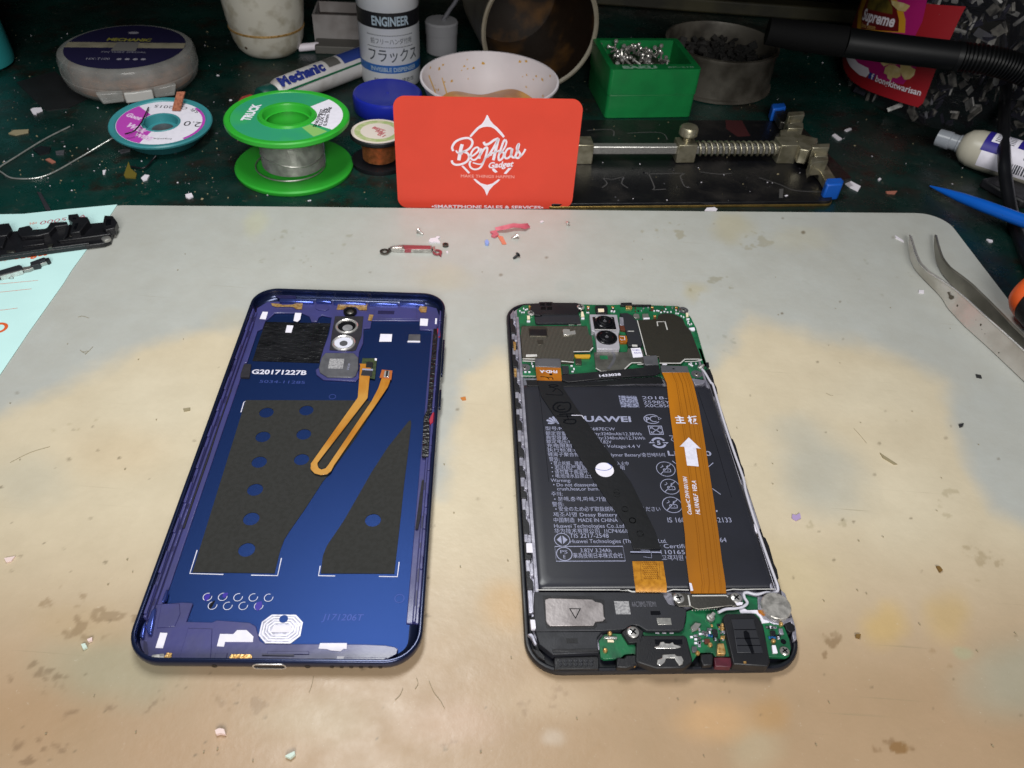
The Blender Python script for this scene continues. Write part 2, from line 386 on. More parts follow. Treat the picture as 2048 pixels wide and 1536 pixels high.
# grubby clusters: noise-thresholded flux spots inside soft regions
def cluster(px, py, rx, ry, thr, c, st=0.8, ang=0, n=None, soft=0.075):
    thr -= 0.03
    X_, Y_ = PX - px, PY - py; a = radians(ang); u = (X_*cos(a) + Y_*sin(a))/rx; v = (-X_*sin(a) + Y_*cos(a))/ry
    m = 1 - sstep(np.hypot(u, v), 0.35, 1.05); nn = (0.6*nC + 0.4*nE) + 0.10*(nF - .5) if n is None else n
    blend(0.58 * st * sstep(nn * (0.55 + 0.45*m) * (m > 0), thr, thr + soft), c)
for a in ((120, 1180, 170, 70, 0.575, '7a5a32', .7), (200, 1250, 160, 60, 0.56, '6d4f2d', .7), (90, 1360, 150, 60, 0.55, '5c4328', .7), (240, 1420, 220, 45, 0.56, '5b3f27', .7, -8), (60, 1500, 140, 50, 0.56, '5b3f27', .7),
          (330, 1290, 90, 50, 0.58, '6d4f2d', .6), (480, 1400, 120, 60, 0.60, '6d4f2d', .5), (1340, 460, 110, 30, 0.60, '8b7a3a', .6), (1430, 570, 90, 40, 0.60, '7c7037', .6), (1500, 480, 90, 40, 0.62, '8b7a3a', .5),
          (1660, 1280, 34, 30, 0.50, '6a4a22', .85), (1650, 1310, 10, 14, 0.47, '6a4a22', .8), (1790, 1490, 90, 30, 0.55, '6e4d25', .8), (1800, 1495, 30, 16, 0.45, '8a6026', .8), (1960, 1120, 120, 70, 0.60, '8a744a', .6, 35),
          (1900, 1010, 60, 60, 0.60, '8a7b50', .5), (1650, 1050, 100, 30, 0.62, '857a4d', .5), (1780, 830, 90, 20, 0.60, '8f835a', .45, 20), (1080, 1400, 120, 60, 0.62, '7a5a42', .5), (950, 1490, 120, 40, 0.62, '6a4a35', .5),
          (150, 850, 120, 30, 0.60, '8d7d4c', .45, -10), (250, 780, 60, 20, 0.62, '8d7d4c', .4), (150, 640, 60, 20, 0.62, '7f774e', .45), (1290, 595, 60, 14, 0.60, '7f8078', .5), (1400, 700, 200, 120, 0.70, '77765e', .5),
          (1900, 1300, 120, 140, 0.66, '8a6a3f', .5), (1300, 1430, 260, 80, 0.68, '7a5a3a', .5), (600, 500, 300, 90, 0.69, '85805c', .5), (1700, 560, 220, 90, 0.68, '85836a', .4)): cluster(*a)
# loose peppering of tiny dark specks over the sheet
sp = np.random.default_rng(5)
for _ in range(150):
    px = sp.uniform(0, 2048); py = 430 + 1090 * sp.random() ** 0.8; r = sp.uniform(1.5, 4.0)
    d = np.hypot((PX-px), (PY-py)*1.25)
    sel = d < r*2.2
    if sel.any():
        m = np.zeros(n0); m[sel] = (1 - sstep(d[sel], r*0.6, r*1.5)) * sp.uniform(0.3, 0.8); blend(m, (0.16, 0.12, 0.07))
col *= (0.965 + 0.07*nB)[:, None]
# build sheet: top grid + skirt
bidx = list(range(nx)) + [j*nx + nx-1 for j in range(1, ny)] + [(ny-1)*nx + i for i in range(nx-2, -1, -1)] + [j*nx for j in range(ny-2, 0, -1)]
low = top[bidx].copy(); low[:, 2] = -2.0
verts = np.concatenate([top, low]); org = Vector((float(GX.mean()), float(GY.mean()), -2.0))
me = bpy.data.meshes.new('silicone_mat')
ii, jj = np.meshgrid(np.arange(nx-1), np.arange(ny-1)); a = (jj*nx + ii).ravel()
quads = np.stack([a, a+1, a+nx+1, a+nx], -1).tolist()
nb = len(bidx); quads += [[bidx[i], n0+i, n0+(i+1) % nb, bidx[(i+1) % nb]] for i in range(nb)]
me.from_pydata(((verts - np.array(org)) * S).tolist(), [], quads)
ca = me.color_attributes.new('stain_and_tone', 'FLOAT_COLOR', 'POINT')
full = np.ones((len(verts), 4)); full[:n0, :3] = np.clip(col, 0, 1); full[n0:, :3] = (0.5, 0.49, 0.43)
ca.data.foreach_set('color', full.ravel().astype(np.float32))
me.polygons.foreach_set('use_smooth', [True]*len(me.polygons))
me.set_sharp_from_angle(angle=radians(60))
mt = bpy.data.materials.new('silicone_sheet'); mt.use_nodes = True; nt = mt.node_tree; b = nt.nodes['Principled BSDF']; tc = nt.nodes.new('ShaderNodeTexCoord')
at = nt.nodes.new('ShaderNodeVertexColor'); at.layer_name = 'stain_and_tone'
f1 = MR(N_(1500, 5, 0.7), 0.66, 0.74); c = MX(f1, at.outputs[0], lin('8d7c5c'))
hs = nt.nodes.new('ShaderNodeMath'); hs.operation = 'MULTIPLY'; hs.inputs[1].default_value = 0.5; nt.links.new(f1, hs.inputs[0])
c2 = MX(hs.outputs[0], at.outputs[0], lin('7d6c4c'))
f3 = MR(N_(700, 6, 0.8), 0.64, 0.70); h3 = nt.nodes.new('ShaderNodeMath'); h3.operation = 'MULTIPLY'; h3.inputs[1].default_value = 0.35; nt.links.new(f3, h3.inputs[0])
c2 = MX(h3.outputs[0], c2, lin('e6dfcc'))
for ang_, sx_, seed_ in ((0.5, 900, 3.0), (-0.9, 800, 9.0), (1.4, 1000, 15.0)):
    mp = nt.nodes.new('ShaderNodeMapping'); mp.inputs['Rotation'].default_value = (0, 0, ang_); mp.inputs['Location'].default_value = (seed_, seed_, 0); mp.inputs['Scale'].default_value = (14, sx_, 1)
    nt.links.new(tc.outputs['Object'], mp.inputs[0])
    sn = nt.nodes.new('ShaderNodeTexNoise'); sn.inputs['Scale'].default_value = 1.0; sn.inputs['Detail'].default_value = 2; nt.links.new(mp.outputs[0], sn.inputs['Vector'])
    sm_ = nt.nodes.new('ShaderNodeMath'); sm_.operation = 'MULTIPLY'; nt.links.new(MR(sn.outputs[0], 0.70, 0.76), sm_.inputs[0]); nt.links.new(MR(N_(30, 3), 0.5, 0.9), sm_.inputs[1])
    c2 = MX(sm_.outputs[0], c2, lin('8f8468'))
f4 = MR(N_(45, 8, 0.75), 0.35, 0.7); h4 = nt.nodes.new('ShaderNodeMath'); h4.operation = 'MULTIPLY'; h4.inputs[1].default_value = 0.16; nt.links.new(f4, h4.inputs[0])
c2 = MX(h4.outputs[0], c2, lin('8a7a58'))
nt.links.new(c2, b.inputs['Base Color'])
nt.links.new(MR(N_(120, 5), -0.6, 2.3), b.inputs['Roughness'])
b.inputs['Specular IOR Level'].default_value = 0.5
b.inputs['Subsurface Weight'].default_value = 0.0
bp = nt.nodes.new('ShaderNodeBump'); bp.inputs['Strength'].default_value = 0.18; bp.inputs['Distance'].default_value = 0.0004
nt.links.new(N_(420, 6, 0.6), bp.inputs['Height']); nt.links.new(bp.outputs[0], b.inputs['Normal'])
me.materials.append(mt)
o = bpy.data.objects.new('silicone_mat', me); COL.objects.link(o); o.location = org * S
o['label'] = 'large translucent silicone work mat, cream and grey with stains, under both phone halves'; o['category'] = 'mat'

# ================================================================ BLUE BACK COVER (phone half lying on its outside)
mat('blue_shell', '1b2648', 0.26, 0.65, var=0.2, vs=60, coat=0.4)
mat('blue_floor', '20386e', 0.42, 0.85, bump=0.10, bs=7000)
mat('purple_plastic', '41417a', 0.33, var=0.22, vs=110, coat=0.3, bump=0.08, bs=500, rv=0.12)
mat('dark_purple', '262452', 0.4, var=0.3, vs=160)
mat('graphite', '282826', 0.8, alt='22221f', vs=700, bump=0.25, bs=3200)
mat('black_foil', '1d1d20', 0.24, alt='0f0f12', vs=260, bump=1.0, bs=620, aniso=(0.6, 1.3, 1))
mat('bar_blue', '5a6cc4', .22, .8, var=.3, vs=200)
mat('foam_black', '24222a', 0.8, bump=0.6, bs=900, var=0.3, vs=700)
mat('sensor_grey', '77777c', 0.4, 0.6, alt='6a6a70', vs=260)
mat('print_blue', '2a0f9a', 0.4)
T1 = 0.0708
p1 = Plane((-61.0, 168.8, 0), (cos(T1), sin(T1), 0), (-sin(T1), cos(T1), 0))
ph = thing('phone_back_cover', 'empty blue phone back cover lying open with its inside facing up', 'phone cover', (-61, 168.8, 0))
Wd, Hd = 75.4, 156.2
def rr(ins, n=9): return rrect(0, 0, Wd - 2*ins, Hd - 2*ins, max(9.5 - ins, 2.0), n=n)
pf = [(4.6, 0.0), (2.6, 0.25), (1.1, 1.0), (0.3, 2.0), (0.0, 3.1), (0.05, 4.2), (0.3, 4.9), (0.7, 5.05), (1.15, 4.95), (1.3, 4.6), (1.35, 3.6), (1.6, 2.2), (2.6, 1.35), (4.2, 1.2)]
MB().loops(p1, [(rr(i), z) for i, z in pf], cap1=True).build('shell', 'blue_shell', ph, sm=50)
FZ = 1.2
fl = p1.up(FZ); 
ext('inner_panel', 'blue_floor', ph, fl, rrect(0, 0, Wd - 8.0, Hd - 8.6, 4), 0.0, 0.12)
fl = p1.up(FZ + 0.12)
def sh(nm, m, k, pts, z=0.0, th=0.15, bev=0.0, **kw):   # a part outlined at its own height above the inner panel
    pl = fl.up(z + th); return MB().ext(pl, pl.P(k, pts), -th, 0).build(nm, m, ph, bev=bev, **kw)
def shr(nm, m, k, pts, z=0.0, th=0.15, bev=0.0, **kw):
    pl = fl.up(z + th); return MB().ext(pl, lrect(pl, k, pts), -th, 0).build(nm, m, ph, bev=bev, **kw)
# --- side rails: stepped plastic ledges with slots
def ledge(side):
    s_ = side
    a = Wd/2 - 1.4; mb = MB()
    prof = [(a, 0.0, 3.6), (a - 0.7, 0, 3.2), (a - 1.6, 0, 2.2), (a - 3.6, 0, 1.8)]
    for x0, x1, z in ((a, a-0.9, 3.7), (a-0.95, a-1.7, 2.8), (a-1.75, a-3.5, 1.9)):
        X0, X1 = sorted((s_*x0, s_*x1))
        mb.ext(p1, [(X0, -Hd/2+13), (X1, -Hd/2+13), (X1, Hd/2-13), (X0, Hd/2-13)], 1.0, z)
    return mb
ledge(-1).build('side_rail', 'purple_plastic', ph, bev=0.2)
ledge(1).build('side_rail', 'purple_plastic', ph, bev=0.2)
for s_ in (-1, 1):
    a = Wd/2 - 1.4
    for xo, zt_ in ((.92, 2.84), (1.72, 1.95)):
        MB().ext(p1, [(s_*(a-xo)-.1, -Hd/2+14), (s_*(a-xo)+.1, -Hd/2+14), (s_*(a-xo)+.1, Hd/2-14), (s_*(a-xo)-.1, Hd/2-14)], 1.2, zt_).build('rail_groove', 'dark_purple', ph)
    for k, y in enumerate(np.linspace(-Hd/2+18, Hd/2-20, 15)):
        y += random.uniform(-3, 3); L = random.uniform(1.5, 5)
        x = s_*(a - random.choice((0.45, 1.3, 1.3)))
        MB().ext(p1, [(x-.22, y), (x+.22, y), (x+.22, y+L), (x-.22, y+L)], 1.2, 3.76 if abs(x) > a-.8 else 2.86).build('rail_slot', 'dark_purple', ph)
for s_ in (-1, 1):
    a = Wd/2 - 1.4
    for k, y in enumerate(np.linspace(-Hd/2+15, Hd/2-17, 11)):
        y += random.uniform(-4, 4); L = random.uniform(4, 9); x = s_*(a - 0.45)
        MB().ext(p1, [(x-.4, y), (x+.4, y), (x+.3, y+L), (x-.3, y+L)], 3.5, 4.3).build('clip_rib', 'purple_plastic', ph, bev=0.12)
pl = p1.up(2.0)
ext('foam_strip', 'foam_black', ph, pl, pl.P('J', [(352, 75), (378, 75), (285, 340), (215, 560), (110, 860), (35, 1085), (0, 1085), (70, 860), (180, 560), (262, 340)]), -0.3, 0.35)
pl = p1.up(3.0)
ext('foam_strip', 'black_foil', ph, pl, pl.P('R2', [(335, 225), (376, 225), (376, 300), (346, 700), (338, 865), (302, 880), (303, 1205), (245, 1205), (258, 905), (285, 850), (328, 300)]), -0.6, 0.35, bev=0.1)
ext('foam_strip', 'foam_black', ph, pl.up(-.6), pl.up(-.6).P('R2', [(245, 1390), (268, 1385), (262, 1530), (215, 1760), (195, 1760), (225, 1530)]), -0.3, 0.3)
for q in ([(362, 222), (384, 218), (388, 280), (376, 292), (365, 265)], [(325, 870), (338, 862), (330, 940), (308, 955), (300, 925)]):
    pp = p1.up(3.9); ext('red_seal', 'red_plastic', ph, pp, pp.P('R2', q), -0.6, 0.2, bev=0.1)
# --- top plastic antenna area
topo = [(205, 455), (225, 330), (240, 250), (330, 195), (440, 190), (470, 175), (730, 180), (760, 190), (940, 190), (1225, 205), (1520, 205), (1700, 215), (1840, 250), (1870, 330), (1860, 450), (1690, 442), (1690, 362),
        (1262, 360), (1250, 425), (1190, 430), (1185, 560), (1150, 640), (1140, 720), (1140, 790), (1150, 870), (1120, 900), (830, 885), (770, 840), (762, 800), (800, 770), (800, 720), (835, 600), (880, 480), (905, 330),
        (820, 312), (790, 330), (775, 368), (725, 368), (705, 320), (640, 292), (400, 292), (340, 345), (315, 360), (290, 430), (245, 450), (150, 735), (110, 735), (150, 600)]
sh('antenna_frame', 'purple_plastic', 'I', topo, 0, 0.7, bev=0.18)
for q in ([(440, 160), (745, 172), (745, 196), (440, 190)], [(765, 165), (905, 172), (905, 196), (765, 190)], [(920, 178), (1215, 188), (1215, 212), (920, 204)], [(1235, 190), (1500, 196), (1500, 216), (1235, 212)], [(1510, 186), (1740, 196), (1740, 222), (1510, 214)]):
    pp = fl.up(1.9); MB().ext(pp, pp.P('I', q), -1.4, 0).build('chamfer_bar', 'bar_blue', ph, bev=0.35)
sh('raised_tray', 'purple_plastic', 'I', [(1295, 228), (1660, 232), (1665, 345), (1265, 345), (1280, 300)], 0.7, 0.25, bev=0.1)
sh('tray_slot', 'dark_purple', 'I', [(1320, 272), (1465, 275), (1460, 305), (1315, 302)], 0.96, 0.05)
sh('tray_slot', 'dark_purple', 'I', [(400, 140), (580, 130), (590, 165), (440, 165)], 0.9, 0.3)
sh('boss', 'purple_plastic', 'I', [(765, 218), (870, 220), (880, 255), (850, 270), (790, 265), (760, 250)], 0.7, 0.5, bev=0.15)
# gold contacts
for q in ([(365, 205), (440, 212), (470, 222), (560, 218), (600, 203), (648, 203), (640, 260), (590, 258), (560, 238), (450, 236), (420, 240), (375, 228)], [(965, 203), (1222, 212), (1218, 268), (1150, 266), (1120, 240), (1040, 238), (1010, 262), (950, 262)],
          [(1240, 306), (1278, 310), (1262, 362), (1228, 358)], [(1690, 235), (1755, 238), (1748, 285), (1700, 288), (1680, 262)]):
    sh('gold_contact', 'gold', 'I', q, 0.98, 0.12)
# flash lens
pp = fl.up(1.2); u, v = pp.P('I', [(1070, 285)])[0]
MB().holes(pp, [circ(u, v, 2.6, 30), circ(u, v, 1.6, 30)], -0.4, 0.35).build('flash_ring', 'black_gloss', ph, bev=0.1)
MB().lathe([(1.6, -0.3), (1.5, 0.1), (0.9, 0.35), (0.01, 0.4)], pp.to(u, v, 0), n=24).build('flash_lens', 'dull_steel', ph)
# camera window plate with two lens openings
cpl = sh('camera_plate', 'foam_black', 'I', [(935, 322), (1188, 322), (1170, 500), (1120, 622), (1090, 630), (885, 622), (905, 480)], 0.72, 0.3, bev=0.08)
for (cx_, cy_), inner in (((1040, 412), 'b'), ((1012, 560), 'w')):
    pp = fl.up(1.2); u, v = pp.P('I', [(cx_, cy_)])[0]
    MB().lathe([(4.35, -0.3), (4.3, 0.25), (3.9, 0.5), (3.5, 0.35), (3.3, -0.2)], pp.to(u, v, 0), n=40, caps=False).build('lens_ring', 'bright_steel', ph)
    if inner == 'b':
        MB().ext(pp, circ(u, v, 3.35), -0.3, -0.1).build('lens_glass', 'black_gloss', ph)
        MB().ext(pp, circ(u + .4, v - .9, 1.9), -0.09, 0.0).build('lens_opening', mat('lens_grey', '8d8d90', 0.4, var=.2), ph)
    else:
        MB().ext(pp, circ(u, v, 3.35), -0.3, -0.1).build('lens_glass', mat('lens_pale', 'dfe0ee', 0.35), ph)
        MB().ext(pp, circ(u, v - .2, 1.5), -0.09, 0.0).build('lens_opening', mat('lens_dark', '55565a', 0.3), ph)
# crinkled foil
MB().ext(fl.up(.2), fl.up(.2).P('I', [(318, 372), (895, 385), (840, 600), (800, 740), (200, 720), (250, 560)]), -0.2, 0).build('foil_sheet', 'black_foil', ph)
# white adhesive pads
for q in ([(290, 282), (338, 284), (318, 350), (264, 345)], [(580, 292), (636, 294), (625, 350), (600, 372), (565, 362)], [(508, 402), (565, 406), (546, 468), (492, 466)], [(1340, 480), (1444, 482), (1438, 548), (1328, 548)],
          [(1695, 342), (1765, 346), (1758, 408), (1690, 404)], [(1828, 340), (1880, 345), (1865, 395), (1825, 390)]):
    sh('adhesive_pad', 'white_sticker', 'I', q, 0.72 if q[0][0] not in (508, 1340) else 0.2, 0.12)
sh('metal_pad', 'sensor_grey', 'I', [(1592, 482), (1696, 484), (1694, 540), (1585, 538)], 0, 0.5, bev=0.08)
sh('adhesive_pad', 'white_sticker', 'I', [(1585, 539), (1694, 541), (1692, 552), (1580, 550)], 0, 0.35)
# fingerprint sensor
sh('fingerprint_sensor', 'sensor_grey', 'I', [(850, 648), (1100, 650), (1142, 690), (1142, 790), (1120, 850), (1090, 866), (870, 864), (800, 822), (790, 780), (815, 690)], 0.72, 0.5, bev=0.15)
sh('sensor_marking', mat('mark_grey', 'a9a8aa', 0.6, alt='7d7c80', vs=1600), 'I', [(888, 700), (1018, 702), (1003, 790), (872, 788)], 1.22, 0.03)
pp = fl.up(1.24); MB().text(pp, 'B9 4BTA0P', *pp.P('I', [(1058, 800)])[0], 0.8, width=3.4, ang=T1*0+radians(88)).build('sensor_code', 'grey_print', ph)
# black block, screw code, stamped code
sh('rubber_block', 'foam_black', 'I', [(125, 745), (188, 748), (172, 865), (90, 862), (95, 830)], 0, 0.9, bev=0.1)
pp = fl
u0, v0 = pp.P('I', [(190, 835)])[0]; u1, v1 = pp.P('I', [(678, 845)])[0]
MB().text(pp, 'G20171227B', u0, v0, 2.35, width=u1-u0, ang=atan2(v1-v0, u1-u0), bold=0.03).build('cover_code', 'white_print', ph)
u0, v0 = pp.P('I', [(260, 915)])[0]; u1, v1 = pp.P('I', [(665, 925)])[0]
MB().text(pp, '5034-11285', u0, v0, 1.5, width=u1-u0, ang=atan2(v1-v0, u1-u0)).build('stamped_code', mat('emboss', '3d4f9a', 0.5, 0.3), ph)
u0, v0 = pp.P('L', [(625, 605)])[0]; u1, v1 = pp.P('L', [(1110, 610)])[0]
MB().text(pp, 'J171206T', u0, v0, 2.0, width=u1-u0, ang=atan2(v1-v0, u1-u0), shear=.15).build('stamped_code', 'emboss', ph)
u, v = pp.P('I', [(912, 1040)])[0]
MB().holes(pp, [circ(u, v, 1.2), circ(u, v, 1.05)], 0.0, 0.08).build('stamped_ring', 'emboss', ph)
u, v = pp.P('L', [(1560, 345)])[0]
MB().holes(pp, [circ(u, v, 1.35), circ(u, v, 1.2)], 0.0, 0.08).build('stamped_ring', 'emboss', ph)
# graphite sheets with punched holes
gp = fl
hol = [(633, 241), (925, 225), (607, 418), (906, 400), (580, 603), (890, 584), (550, 805), (522, 1018), (489, 1244)]
sheet = gp.P('J', [(482, 150), (1290, 152), (1440, 158), (1440, 180), (1290, 420), (1115, 660), (1045, 745), (905, 960), (800, 1110), (765, 1165), (735, 1245), (692, 1415), (92, 1408)])
hl = [circ(u, v, 2.38, 28) for u, v in gp.P('J', hol)]
MB().holes(gp, [sheet] + hl, 0.0, 0.22).build('graphite_sheet', 'graphite', ph, sm=0)
sheet2 = gp.P('J', [(1672, 305), (1688, 295), (1692, 320), (1665, 560), (1640, 760), (1610, 1050), (1568, 1418), (1030, 1416), (1045, 1290), (1075, 1215), (1200, 1030), (1400, 680), (1520, 495), (1600, 395)])
MB().holes(gp, [sheet2, circ(*gp.P('J', [(1412, 1028)])[0], 2.38, 28)], 0.0, 0.22).build('graphite_sheet', 'graphite', ph, sm=0)
mb = MB()
for q in ([(480, 157), (468, 162), (446, 236)], [(126, 1244), (72, 1416), (318, 1423)], [(520, 1428), (714, 1432), (742, 1303)], [(1026, 1360), (1013, 1432), (1135, 1434)], [(1455, 1437), (1590, 1440), (1603, 1332)]):
    mb.stroke(gp, gp.P('J', q), 0.3, 0.05)
mb.build('alignment_marks', 'white_print', ph)
mb = MB()
for q in ((1120, 345), (1315, 345), (1512, 350), (1707, 352), (1903, 355), (1185, 455), (1380, 460), (1578, 460), (1775, 462)):
    u, v = gp.P('K', [q])[0]
    mb.stroke(gp, [(u + 1.15*cos(radians(a)), v + 1.15*sin(radians(a))) for a in range(75, 75+311, 12)], 0.17, 0.05)
mb.build('printed_circles', 'white_print', ph)
for q, m in (([(1085, 320), (1130, 305), (1160, 320), (1140, 365), (1105, 400), (1080, 390)], 'print_blue'), ([(1320, 300), (1380, 290), (1385, 305), (1345, 360), (1310, 350)], 'print_blue'), ([(1215, 385), (1215, 410), (1180, 470), (1150, 505), (1140, 470), (1165, 420)], 'black_gloss'),
          ([(1750, 415), (1815, 400), (1820, 450), (1800, 500), (1760, 525), (1722, 490)], 'print_blue')):
    MB().flat(gp, gp.P('K', q), 0.07).build('ink_mark', m, ph, sm=0)
# flex cable of the fingerprint sensor
fz = fl.up(1.1)
fc = fz.P('J', [(1310, 0), (1318, -110), (1312, -120), (1400, -118), (1385, 0), (1372, 130), (1005, 605), (1005, 622), (1015, 645), (1035, 655), (1065, 645), (1085, 620), (1400, 155), (1450, 60), (1470, 0), (1480, -30), (1540, -30), (1535, 10), (1520, 50), (1450, 155),
                (1125, 625), (1105, 665), (1075, 688), (1030, 694), (985, 682), (958, 655), (956, 612), (1300, 128)])
MB().ext(fz, fc, -0.18, 0).build('flex_cable', mat('flex_orange', 'b9761c', 0.3, alt='c9923f', vs=55, coat=0.6, rv=0.05, bump=0.05, bs=300), ph, bev=0.04)
mb = MB()
for dx in (14, 24):
    mb.stroke(fz, fz.P('J', [(1385-dx-8, 0), (1372-dx-8, 125), (1005-dx, 600), (1000-dx*.6, 640), (1030, 655+dx*.55), (1078+dx*.4, 645+dx*.3), (1095+dx, 625), (1412+dx, 155), (1462+dx, 60), (1478+dx*1.0, 0)]), 0.07, 0.02, sm=4)
mb.build('cable_traces', mat('trace_pale', 'd69a3c', 0.3), ph)
sh('connector_board', mat('stiffener', 'b4622a', 0.4), 'I', [(1352, 798), (1446, 806), (1436, 888), (1332, 868)], 1.0, 0.2)
sh('connector', 'bright_steel', 'I', [(1378, 806), (1422, 808), (1414, 864), (1366, 860)], 1.2, 0.45, bev=0.08)
sh('connector_core', 'black_plastic', 'I', [(1392, 806), (1410, 808), (1402, 862), (1385, 860)], 1.66, 0.06)
# driver board of the sensor
sh('sensor_board', mat('board_olive', '3c4a2a', 0.45, alt='2c381f', vs=900), 'I', [(1180, 695), (1300, 698), (1306, 720), (1290, 880), (1150, 858), (1165, 780)], 0.6, 0.25)
sh('chip', 'black_plastic', 'I', [(1215, 728), (1275, 732), (1268, 780), (1208, 776)], 0.86, 0.4, bev=0.06)
sh('chip', 'dark_grey_plastic', 'I', [(1178, 800), (1268, 808), (1262, 855), (1165, 848)], 0.86, 0.35, bev=0.06)
sh('adhesive_pad', 'grey_print', 'I', [(1180, 788), (1275, 792), (1272, 806), (1176, 802)], 0.86, 0.3)
sh('adhesive_pad', 'white_sticker', 'I', [(1290, 696), (1308, 698), (1306, 716), (1288, 714)], 0.86, 0.2)
# --- bottom plastic
bot = [(400, 470), (470, 440), (800, 412), (905, 418), (935, 425), (850, 660), (1180, 668), (1240, 640), (1660, 672), (1740, 720), (1790, 900), (1860, 945), (2120, 945), (2400, 945), (2740, 945), (3130, 950), (3400, 962), (3520, 985), (3560, 1010), (3540, 1080), (3400, 1150), (3100, 1195), (2600, 1205), (1500, 1205), (420, 1190), (260, 1110), (190, 990), (200, 900), (300, 640)]
sh('bottom_frame', 'purple_plastic', 'K', bot, 0, 0.7, bev=0.18)
for q in ([(530, 430), (760, 430), (770, 560), (700, 720), (470, 740)], [(870, 745), (1180, 752), (1160, 1150), (1195, 1180), (740, 1180)], [(1220, 1060), (1380, 1060), (1340, 1180), (1200, 1180)], [(1890, 1040), (2420, 1040), (2420, 1080), (1880, 1075)], [(2560, 1140), (2800, 1140), (2800, 1165), (2550, 1160)], [(2900, 1120), (3420, 1118), (3380, 1150), (2860, 1152)]):
    sh('raised_tray', 'purple_plastic', 'K', q, 0.7, 0.25, bev=0.12)
for q in ([(1820, 1070), (2230, 1076), (2225, 1098), (1815, 1090)], [(2400, 1130), (2530, 1134), (2525, 1155), (2395, 1150)], [(2610, 1128), (2760, 1130), (2755, 1150), (2600, 1146)], [(300, 900), (345, 930), (360, 1060), (330, 1130), (300, 1000)]):
    sh('tray_slot', 'dark_purple', 'K', q, 0.96, 0.05)
for q in ([(515, 802), (608, 806), (548, 1000), (453, 996)], [(1280, 818), (1450, 820), (1500, 768), (1620, 768), (1708, 850), (1700, 920), (1345, 918), (1330, 980), (1240, 975)], [(845, 1142), (990, 1145), (980, 1200), (825, 1198)], [(1890, 1190), (2015, 1190), (2030, 1212), (1885, 1212)],
          [(2560, 935), (2905, 935), (2900, 1010), (2860, 1008), (2820, 1040), (2700, 1030), (2650, 1012), (2540, 1005)], [(2780, 1103), (2868, 1105), (2850, 1215), (2765, 1212)]):
    sh('adhesive_pad', 'white_sticker', 'K', q, 0.97 if q[0][0] in (1890, 845, 2780) else 0.72, 0.14)
for q in ([(600, 1055), (668, 1062), (640, 1180), (560, 1200), (545, 1150)], [(1430, 1075), (1680, 1080), (1692, 1110), (1670, 1200), (1385, 1200), (1400, 1110)]):
    sh('gold_contact', 'gold', 'K', q, 0.97, 0.12, bev=0.05)
sh('silver_contact', 'bright_steel', 'K', [(345, 1160), (420, 1085), (560, 1070), (570, 1100), (540, 1160)], 0.97, 0.12)
# spiral antenna pad, near the bottom centre
pp = fl.up(.12)
def spiral_ring(ins):
    u0, v0 = pp.P('K', [(1735, 940)])[0]; u1, v1 = pp.P('K', [(2385, 575)])[0]
    cx_, cy_ = (u0+u1)/2 - 0.1, (v0+v1)/2; w_, h_ = abs(u1-u0)*0.93, abs(v1-v0)
    c_ = 2.2 - ins*0.4
    w_ -= 2*ins; h_ -= 2*ins
    return [(cx_-w_/2+c_, cy_-h_/2), (cx_+w_/2-c_, cy_-h_/2), (cx_+w_/2, cy_-h_/2+c_), (cx_+w_/2, cy_+h_/2-c_), (cx_+w_/2-c_, cy_+h_/2), (cx_-w_/2+c_, cy_+h_/2), (cx_-w_/2, cy_+h_/2-c_), (cx_-w_/2, cy_-h_/2+c_)]
MB().ext(pp, spiral_ring(0), -0.1, 0.02).build('coil_pad', mat('coil_grey', 'b4b2c0', 0.35, 0.6, alt='8d8b9a', vs=900), ph)
mb = MB()
for k in range(4): mb.stroke(pp, spiral_ring(0.22 + k*0.72), 0.36, 0.08, closed=True)
mb.build('coil_lines', mat('coil_white', 'ece9f4', 0.3, 0.3, var=.15, vs=800), ph)
u, v = spiral_ring(3)[0]; mb = MB().flat(pp, [(u-1, v+0.2), (u+4.3, v+0.2), (u+4.1, v+2.3), (u-0.6, v+2.3)], 0.1); mb.build('adhesive_pad', 'white_sticker', ph)
u, v = pp.P('L', [(165, 592)])[0]; MB().flat(pp, circ(u, v, 1.15), 0.14).build('ink_dot', 'blue_floor', ph)
# bright metal chamfers in the corners
for k, q in (('K', [(330, 640), (300, 860), (245, 850), (280, 720)]), ('K', [(590, 245), (618, 245), (590, 370), (540, 410), (530, 390)]), ('K', [(400, 520), (460, 470), (400, 820), (350, 810), (330, 720)]), ('I', [(1530, 190), (1740, 205), (1735, 222), (1530, 210)])):
    pp2 = fl.up(2.0); MB().ext(pp2, pp2.P(k, q), -1.2, 0).build('chamfer_bar', 'bar_blue', ph, bev=0.3)
# ports and buttons on the outer wall
def edge_y(u, z=2.6): return p1.to(u, -Hd/2, z)
exv = Vector((cos(T1), sin(T1), 0)); eyv = Vector((-sin(T1), cos(T1), 0))
R3 = Matrix((exv, eyv, Vector((0, 0, 1)))).transposed()
for px_, wd_, hh in ((425, 2.2, .9), (613, 3.0, 1.2)) + tuple((662 + k*19.5, 1.7, 1.1) for k in range(6)):
    u = p1.up(3).uv(px_, 1345)[0]
    MB().lathe([(0.55 if wd_ < 2 else 0.7, -0.5), (0.55 if wd_ < 2 else 0.7, 0.06)], p1.to(u, -Hd/2, 2.9), ax=-eyv, n=16).build('speaker_hole', 'black_gloss', ph)
u = p1.up(3).uv(536, 1345)[0]
mb = MB(); pts = rrect(0, 0, 8.6, 2.6, 1.3)
pw = Plane(p1.to(u, -Hd/2 - 0.08, 2.9), exv, (0, 0, 1))
mb.holes(pw, [pts, rrect(0, 0, 7.8, 1.8, 0.9)], -0.3, 0.05); mb.build('charging_port_ring', 'bright_steel', ph)
